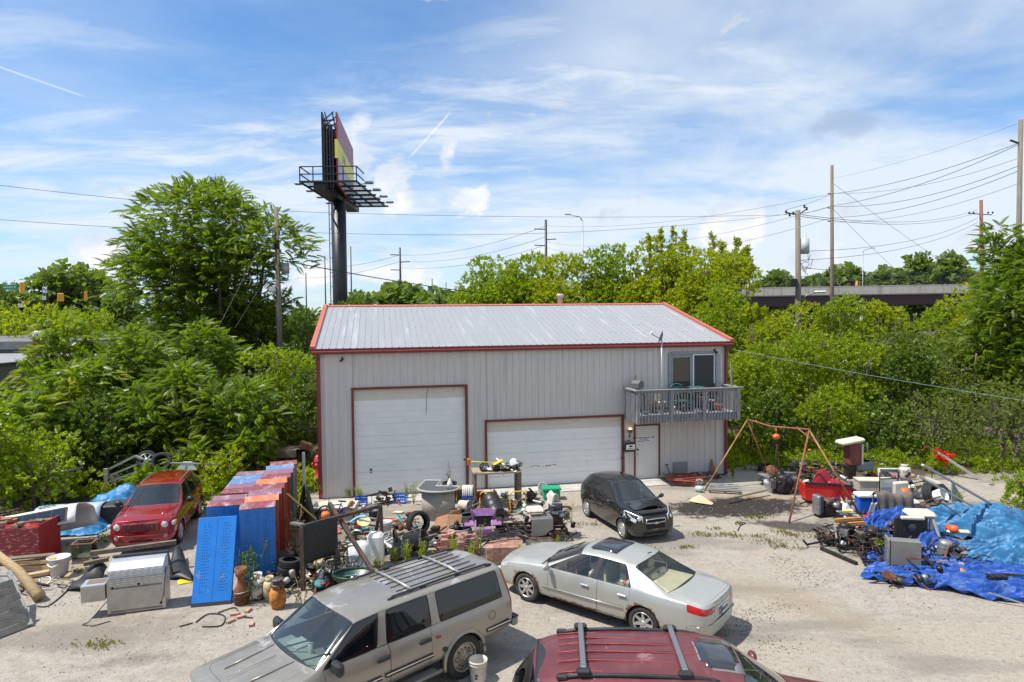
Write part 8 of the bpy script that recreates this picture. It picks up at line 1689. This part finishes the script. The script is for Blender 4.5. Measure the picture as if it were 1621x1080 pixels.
mb = MB(); mb.bar((-.1,0,0),(-.1,0,1),.3,.3); P('stand',mb,greasy,t); mb = MB(); mb.box((.5,.1,.85),(.75,.4,.32),None,.04); P('blue_grey_box',mb,mat('slate_box',(.18,.22,.26),.5),t); mb = MB(); mb.bar((.55,-.1,1.3),(.55,-.1,1.75),.03); P('rod',mb,galv,t)
junk('scrap_mountain','high heap of dark scrap below the rusty cowl','scrap heap',1385,790,2.6,1.4,1.0,60,71,dark_set+[wood_old,alu],0,gp(1380,790) @ at(0,1.2,0)); junk('scrap_mountain','dark scrap left of the rusty cowl, behind the red tub','scrap heap',1335,772,2.0,.9,.7,36,72,dark_set+[wood_old],0,gp(1330,775) @ at(0,1.0,0)); junk('orange_scrap','rusty orange bits and blue part behind the gantry top','scrap heap',1300,760,.9,.6,.7,14,73,[rust,t_or,black_steel,mat('mid_grey',(.1,.1,.11))],0,gp(1298,765) @ at(0,.9,.3))
t = T('concrete_blocks','row of upright grey blocks right of the red tub','blocks',gp(1352,784,-6) @ at(0,.8,0)); [P('block',MB().box((-.25+.17*k,0,.2),(.15,.3,.4),None,.01),concrete,t) for k in range(4)]
t = T('open_trunk','long cream box panel lying in the middle of the junk heap','panel',gp(1402,800,-6) @ at(0,.9,0)); mb = MB(); mb.box((0,0,.48),(1.25,.5,.38),at(0,0,0),.02); P('box',mb,beige_metal,t); mb = MB(); mb.box((0,-.02,.69),(1.3,.55,.04)); P('lid',mb,mat('cream_lid',(.56,.51,.4)),t)
t = T('white_fence_piece','white slatted panel with a blue tint standing left of the cream seat','panel',gp(1425,806,5) @ at(0,.6,0)); mb = MB(); mb.box((0,0,.75),(.66,.06,.3)); P('top_board',mb,white_plastic,t); [P('slat',MB().box((-.28+.11*k,0,.35),(.07,.04,.5)),mat('pale_blue_slat',(.42,.50,.58),.6),t) for k in range(6)]; mb = MB(); [mb.bar((x,-.06,.1),(x,-.06,1.15),.03) for x in (-.38,.30)]; mb.bar((-.38,-.06,.92),(.3,-.06,.92),.03); P('rods',mb,black_steel,t,kind='stuff')
t = T('white_tray','white and grey open tray leaning behind the junk heap','tray',gp(1442,780,-4) @ at(0,1.2,.3,0,70)); mb = MB(); mb.box((0,0,0),(1.15,.62,.04)); P('tray_floor',mb,mat('grey_tray',(.33,.34,.34),.6),t); mb = MB(); [mb.box((0,s_*.31,.04),(1.2,.05,.1)) for s_ in (-1,1)]; [mb.box((s_*.58,0,.04),(.05,.57,.1)) for s_ in (-1,1)]; P('tray_edge',mb,white_plastic,t)
tank(1465,782,t_wr,'white rusty gas tank at the back of the junk heap',.50,.22,M=gp(1465,784) @ at(0,1.3,.25)); t = seat_thing(1440,815,'worn cream seat standing upright in the middle of the junk',1.15,10,True,.35)
tyre_thing(gp(1484,806) @ at(0,.6,.34,30,72,20),'black tyre wrapped in a bag behind the light blue tarp',.38,.3); t = T('white_drum','white drum lying tilted behind the light blue tarp','drum',gp(1498,806,30) @ at(0,.5,.25,0,60)); mb = MB(); mb.lathe([(0,0),(.2,0),(.22,.5),(.2,.5),(.17,.05)],18); P('drum',mb,white_plastic,t)
ONE('black_sheet',tarp_mesh('x',1.6,.8,.55,5,None,24,16),black_plastic,'black plastic sheet humped behind the tyre','sheet',gp(1500,800) @ at(.2,1.1,0)); mb = MB(); mb.prism([(-.3,0),(.3,0),(-.2,.75)],0,.04,at(0,0,0,20,85)); ONE('grey_fin',mb,mat('slate_box',(.18,.22,.26)),'dark grey triangular panel standing at the left end of the light blue tarp','panel',gp(1530,800) @ at(0,.5,0))
junk('mixed_parts','small mixed parts between the covered chair and the blue tarp','scrap heap',1450,822,1.6,.8,.35,34,74,mix_set+dark_set); junk('mixed_parts','bits at the foot of the cooler and fuel can','scrap heap',1350,825,1.0,.4,.12,12,75,mix_set)
# tarps
light = mat('light_tarp',(.028,.15,.30),.5,0,.2,3,.006,16,(.02,.10,.24),(.45,.7),1.6)
p = G3(1568,858); ONE('light_tarp',tarp_mesh('t',3.9,1.7,.80,11,None,170,110,.20,2.2,2.4,1.5,6.5,-.35),light,'upper light blue tarp heaped over a long load behind the junk','tarp',at(p.x+.15,p.y+.85,0,-22))
p = G3(1600,905); ONE('light_tarp',tarp_mesh('t',2.7,1.4,.75,14,None,160,100,.19,2.2,2.4,1.5,7.0,-.2),light,'lower light blue tarp heap at the right edge of the picture','tarp',at(p.x+.35,p.y+.55,0,-12))
p = G3(1415,842); ONE('royal_tarp',tarp_mesh('t',2.7,1.7,.70,17,None,130,90,.16,2.2,1.8,2.0,8.0,.4),tarp_royal,'dark blue tarp between the cream seats and the fuel can','tarp',at(p.x+.25,p.y+.25,0,12))
p = G3(1560,930); ONE('royal_tarp',tarp_mesh('t',4.6,2.6,.20,21,None,200,120,.17,3.5,2.5,2.2,8.0,.5),tarp_royal,'flat dark blue tarp spread on the gravel at the lower right','tarp',at(p.x-.05,p.y+.55,.0,-30))
p = G3(1490,895); ONE('royal_tarp',tarp_mesh('t',1.8,1.9,.75,23,None,80,60,.12,2.2,2.0,1.5,6.0,.9),tarp_royal,'dark blue tarp hump right behind the front seat frame','tarp',at(p.x+.25,p.y+.7,.0,-20))
# front wrecks
for px,py,w,d,h,n,sd,lb in ((1345,862,1.6,.7,.45,34,91,'greasy parts piled between the metal sheet and the dark blue tarp'),(1400,868,1.7,.9,.6,50,92,'greasy parts piled left of the radiator box'),(1470,902,1.8,.8,.45,46,93,'greasy parts piled right of the radiator box'),(1440,925,1.3,.5,.2,22,94,'dark scraps on the gravel below the radiator box'),(1470,812,2.4,.8,.4,30,95,'wood and metal scraps behind the light blue tarp')):junk('scrap_heap',lb,'scrap heap',px,py,w,d,h,n,sd,dark_set+[alu,rust_metal])

def wreck(px,py,rz,label,w=1.7,d=.9,seed=0,n=46,name='mower_chassis'):
    R = random.Random(seed); t = T(name,label,'mower',gp(px,py,rz))
    for y in (0,d):mb = MB(); mb.bar((-w/2,y,.14),(w/2,y,.16),.08,.07); P('frame_rail',mb,R.choice([black_steel,rust_metal]),t)
    for k in range(5):x = -w/2+w*k/4; mb = MB(); mb.bar((x,0,.2),(x,d,.2),.06,.05); P('cross_member',mb,R.choice([black_steel,greasy,rust]),t)
    for k in range(n):a = Vector((R.uniform(-w/2,w/2),R.uniform(0,d),R.uniform(.1,.35))); b_ = a+Vector((R.uniform(-.4,.4),R.uniform(-.3,.3),R.uniform(-.1,.25))); mb = MB(); (mb.bar(a,b_,.045,.03) if k % 2 else mb.tube(smooth([a,(a+b_)/2+Vector((0,0,.08)),b_],4),.016,5)); P('linkage',mb,R.choice(dark_set),t)
    engine(t,at(R.uniform(-.2,.3),d*.5,.18,R.uniform(0,90)),1.1,seed); return t
wreck(1335,868,-22,'low black mower frame lying behind the grey metal sheet',1.3,.7,31); wreck(1385,880,-20,'blackened mower frame with a long front rail',1.9,.9,32,60); t = wreck(1430,903,-18,'blackened mower wreck carrying the large grey radiator box',1.9,.9,33,60); mb = MB(); mb.box((.0,-.12,.52),(.70,.28,.66),None,.015); P('radiator_box',mb,mat('grey_radiator',(.23,.22,.20),.5,.4,.12,4,0,40,(.12,.10,.08),(.6,.75),5),t); mb = MB(); mb.box((-.40,-.1,.52),(.06,.34,.70),None,.01); P('side_plate',mb,alu,t)
wreck(1500,900,-12,'blackened steel frame at the edge of the dark blue tarp',1.7,.7,34,55); plank('angle_iron',G3(1378,884,.06),G3(1428,912,.06),.12,.05,rust,'rusty brown angle iron in front of the radiator box'); plank('angle_iron',G3(1300,868,.05),G3(1356,892,.05),.10,.08,black_steel,'black angle iron in front of the low mower frame'); plank('steel_rod',G3(1278,862,.08),G3(1360,846,.35),.05,.05,black_steel,'long thin black steel bar pointing left over the gravel'); plank('steel_rod',G3(1271,855,.25),G3(1279,864,.04),.05,.05,black_steel,'short upturned end of the black steel bar')
plank('steel_beam',G3(1490,890,.25),G3(1560,893,.20),.09,.10,rust_metal,'dark steel beam lying across the edge of the dark blue tarp'); t = T('alloy_part','pale cast part with round holes beside the dark beam','machine part',gp(1505,892,-12) @ at(0,0,.25)); mb = MB(); mb.box((0,0,0),(.75,.2,.2),None,.03); P('casting',mb,alu,t); [P('bore',MB().disc(.06,0,12,at(-.25+.17*k,0,.104)),chrome,t) for k in range(4)]
t = T('front_seat_frame','cream mower seat on a black side panel, in front of the light blue tarp','seat',gp(1458,878,-8)); mb = MB(); mb.box((-.25,.05,.72),(.85,.12,.62),None,.03); P('side_panel',mb,black_steel,t); mb = MB(); mb.lathe([(0,.02),(.09,.015),(.11,0)],14,at(-.25,-.02,.75,0,90)); P('knob',mb,mat('mid_grey',(.1,.1,.11)),t); mb = MB(); mb.box((.05,.25,1.08),(.74,.56,.17),at(0,0,0),.08); mb.box((-.25,-.05,1.03),(.62,.12,.1),None,.03); P('cushion',mb,cream_vinyl,t); mb = MB(); mb.bar((.3,.0,1.0),(.5,-.2,.2),.05); mb.bar((.35,.2,1.0),(.25,.1,.1),.08); P('leg',mb,beige_metal,t)
for i,(x,y,sx,c,lb,z) in enumerate(((1325,852,1.0,'sheet','dented grey metal sheet left of the mower frames',.1),)):
    mb = MB(); mb.add([(-.55,-.1,.05),(.15,-.40,.02),(.55,.25,.25),(-.1,.35,.12),(.1,-.35,.03),(.5,-.35,.12),(.65,.05,.3)],[(0,1,2,3),(4,5,6,2)]); ONE('metal_sheet',mb,mat('sheet_grey',(.36,.38,.38),.45,.4,.15,3),lb,'metal sheet',gp(x,y,8),thick=.02)
t = T('brown_bundle','yellow brown bundle of rope and plates left of the dark blue tarp','bundle',gp(1350,842)); R = random.Random(5); [P('strip',MB().bar((-.45,-.2+.09*k,.1+.04*k),(.4,-.15+.09*k,.14+.04*k),.12,.05),mat('ochre',(.42,.22,.05),.7,0,.3,6) if k % 2 else rust,t) for k in range(6)]
for k,(x,y,r_,m,lb) in enumerate(((1340,875,.09,white_plastic,'white round cap on the low mower frame'),(1390,865,.10,rust,'rusty canister on the mower frames'),(1475,880,.07,mat('yellow_plastic',(.75,.5,.02)),'yellow cap right of the radiator box'),(1383,905,.08,mat('yellow_plastic',(.75,.5,.02)),'yellow cap below the angle iron'))):mb = MB(); mb.lathe([(0,r_),(r_*.7,r_*.8),(r_,.3*r_),(r_,0)],12); ONE('small_cap',mb,m,lb,'cap',gp(x,y) @ at(0,.2,.18 if k < 3 else 0))
t = T('orange_bag','orange bag lying on the dark blue tarp','bag',gp(1523,918)); P('bag',tarp_mesh('x',.34,.3,.3,3,None,14,12,.05),mat('orange_bag_m',(.60,.22,.02),.6),t); mb = MB(); mb.box((0,0,.1),(.62,.40,.09),at(0,0,0,10,0,-8),.02); ONE('cream_tray',mb,cream_vinyl,'ribbed cream plastic tray on the dark blue tarp','tray',gp(1553,932,20))
mb = MB(); mb.lathe([(0,0),(.1,.02),(.11,.3),(.05,.36),(0,.36)],12); ONE('orange_bottle',mb,mat('orange_cap_m',(.85,.12,.02)),'small orange bottle between the two light tarp heaps','bottle',gp(1515,880) @ at(0,.4,.65,0,80)); mb = MB(); mb.box((0,0,0),(.6,.14,.12),None,.05); ONE('pale_bolster',mb,cream_vinyl,'pale armrest lying between the two light tarp heaps','armrest',gp(1528,884,-10) @ at(0,.4,.6))
plank('metal_pole',G3(1565,938,.22),G3(1640,962,.05),.03,.03,alu,'long thin silver pole lying over the dark blue tarp'); mb = MB(); [mb.tube(smooth([(-.3,-.1*k,.3),(.2,.05-.1*k,.34),(.9,0,.28)],4),.02,5) for k in range(2)]; [mb.box((-.2+.13*k,-.05,.3),(.1,.22,.1)) for k in range(3)]; ONE('trimmer_head',mb,black_steel,'black tool head on the dark blue tarp beside the silver pole','tool',gp(1580,932),kind='stuff')
col_set = [mat('c_tan',(.35,.25,.14)),mat('c_teal',(.03,.2,.22)),white_plastic,rust,mat('c_red',(.4,.03,.02)),wood_old,alu,black_plastic,mat('c_cream',(.5,.44,.3)),greasy,mat('c_navy',(.02,.04,.16))]
for i,(px,py,w,d,h,n,lb) in enumerate(((1420,775,3.6,1.2,.5,46,'wide band of boards and rusty scrap behind the white slatted panel'),(1290,772,2.6,.9,.35,34,'boards and dark scrap behind the hanging chain'),(1352,800,1.6,.6,.25,22,'bright scraps between the red tub and the cooler'),(1440,832,1.6,.5,.3,24,'bright scraps right of the covered chair'),(1535,912,2.2,.9,.3,20,'twigs and scraps lying on the dark blue tarp'),(1560,830,3.0,.6,.6,26,'boards behind the upper light blue tarp'))):junk('scrap_band',lb,'scrap heap',px,py,w,d,h,n,300+i,col_set if i != 4 else [wood_old,wood_grey,greasy])
# leaning beams and red flowers at the right
for i,(a,b_,w,lb) in enumerate((((1660,838,.5),(1505,752,2.4),.09,'upper long pale beam leaning in the trees at the right'),((1640,848,.4),(1495,770,1.8),.08,'lower long pale beam leaning in the trees at the right'),((1590,850,.5),(1530,812,1.0),.06,'thin rusty pipe below the pale beams'))):plank('long_beam',G3(*a)+Vector((0,1.6,0)),G3(*b_)+Vector((0,1.2,0)),w,w*.6,mat('pale_beam',(.42,.42,.40),.6,.2) if i < 2 else rust_metal,lb,'beams leaning at the right')
p0_,p1_ = atdepth(1484,716,27),atdepth(1560,765,26); plank('long_beam',p0_,p1_,.14,.08,m_al,'short pale beam end in the leaves below the red flowers','beams leaning at the right')
r = np.random.default_rng(4); n = 60; c0 = np.array(atdepth(1478,716,27)); c1 = np.array(atdepth(1502,728,27)); q_ = r.random((n,1)); pp = c0*(1-q_)+c1*q_+r.normal(size=(n,3))*.13; v = r.normal(size=(n,3)); v[:,1] -= .5
rt = T('red_flowers','bunch of bright red leaves above the pale beams at the right','flowers',Matrix()); link('petals',scatter('petals',TPL['spray'],pp,v,r.normal(size=(n,3)),np.full(n,.75),leaf_mat('red_leaf',(.55,.02,.008),(.75,.05,.015),(.6,.03,.01))),rt)
# back weeds and grass beside the building
k = 0
for px,py,h,n,dz in ((1437,760,1.0,5,0),(1475,760,1.5,4,0),(1283,758,1.2,6,0),(1390,885,.35,3,.2),(1433,770,.6,14,0),(1518,822,.6,10,.3),(1160,757,.6,8,0)):weed(px,py,h,n,['weed behind the junk heap left of the white tray','tall upright weed behind the white tray','weed growing behind the red tub','yellow green weed inside the mower frames','low weeds behind the white tray','bright weed behind the light blue tarp','weeds behind the pallet'][k],L_bright,200+k,.25,.6,dz,'weeds behind the junk',k=80); k += 1
# ---- things on the balcony
bt = BM @ at(11.97,0,2.83); t = T('barbecue','small grey barbecue with its lid up on the balcony','barbecue',bt @ at(.30,-.55,0,15)); mb = MB(); mb.box((0,0,.85),(.42,.32,.22),at(0,0,0),.03); mb.prism([(-.2,0),(.2,0),(.24,.2),(0,.32),(-.24,.2)],-.17,.17,at(.0,0,1.0,25,90)); P('lid',mb,mat('mid_grey2',(.22,.22,.22),.4,.5),t); mb = MB(); [mb.bar((x,y,0),(x*.8,y,.8),.03) for x in (-.25,.25) for y in (-.15,.15)]; mb.bar((-.1,.1,1.25),(.05,.15,1.5),.04); P('stand',mb,black_steel,t); mb = MB(); mb.box((.45,-.05,.80),(.4,.25,.05)); P('shelf',mb,alu,t)
gnp = mat('green_plastic',(.035,.13,.115),.45); t = T('green_patio_chair','green plastic patio chair on the balcony in front of the glass door','chair',bt @ at(2.15,-.55,0,10)); mb = MB(); mb.box((0,0,.43),(.5,.5,.04),None,.015); P('seat',mb,gnp,t); mb = MB(); mb.tube(smooth([(-.25,.25,.45),(-.28,.28,.95),(0,.32,1.08),(.28,.28,.95),(.25,.25,.45)]),.03,6); mb.box((0,.28,.8),(.44,.03,.4)); P('backrest',mb,gnp,t); mb = MB(); [mb.tube(smooth([(x,.25,.75),(x,0,.78),(x,-.25,.7),(x*.95,-.25,0)]),.025,6) for x in (-.29,.29)]; [mb.bar((x,.25,0),(x,.25,.45),.04) for x in (-.25,.25)]; P('arm',mb,gnp,t)
t = T('green_table','green plastic table beside the patio chair on the balcony','table',bt @ at(2.85,-.5,0)); mb = MB(); mb.box((0,0,.95),(.6,.5,.035),None,.01); P('table_top',mb,gnp,t); mb = MB(); [mb.bar((x,y,0),(x*.9,y*.9,.95),.035) for x in (-.27,.27) for y in (-.2,.2)]; P('legs',mb,gnp,t)
for x,lb in ((1.35,'cream plastic chair behind the left balcony balusters'),(3.35,'cream plastic chair behind the right balcony balusters')):t = T('cream_chair',lb,'chair',bt @ at(x,-.5,0,20),'cream chairs on the balcony'); mb = MB(); mb.box((0,0,.4),(.44,.42,.04),None,.01); P('seat',mb,cream_vinyl,t); mb = MB(); mb.box((.0,.2,.65),(.42,.04,.45),None,.015); P('backrest',mb,cream_vinyl,t); [P('leg',MB().bar((sx*.19,sy*.18,0),(sx*.18,sy*.16,.4),.035),cream_vinyl,t) for sx in (-1,1) for sy in (-1,1)]
junk('balcony_clutter','dark clutter behind the balcony balusters','clutter',0,0,3.4,.5,.6,34,81,dark_set+[mat('terracotta',(.4,.1,.04)),alu],0,bt @ at(2.1,-.6,0)); mb = MB(); mb.lathe([(0,0),(.1,0),(.14,.24),(.16,.24),(.15,.28),(.12,.26)],14); ONE('flower_pot',mb,mat('terracotta',(.40,.10,.04)),'terracotta pot near the right end of the balcony','pot',bt @ at(3.65,-.9,0)); mb = MB(); mb.box((0,0,.5),(.05,.05,1.0),rotm(0,-3,0)); ONE('wooden_stake',mb,wood_grey,'grey stake standing up from the right end of the balcony rail','stake',bt @ at(3.98,-1.28,1.0))
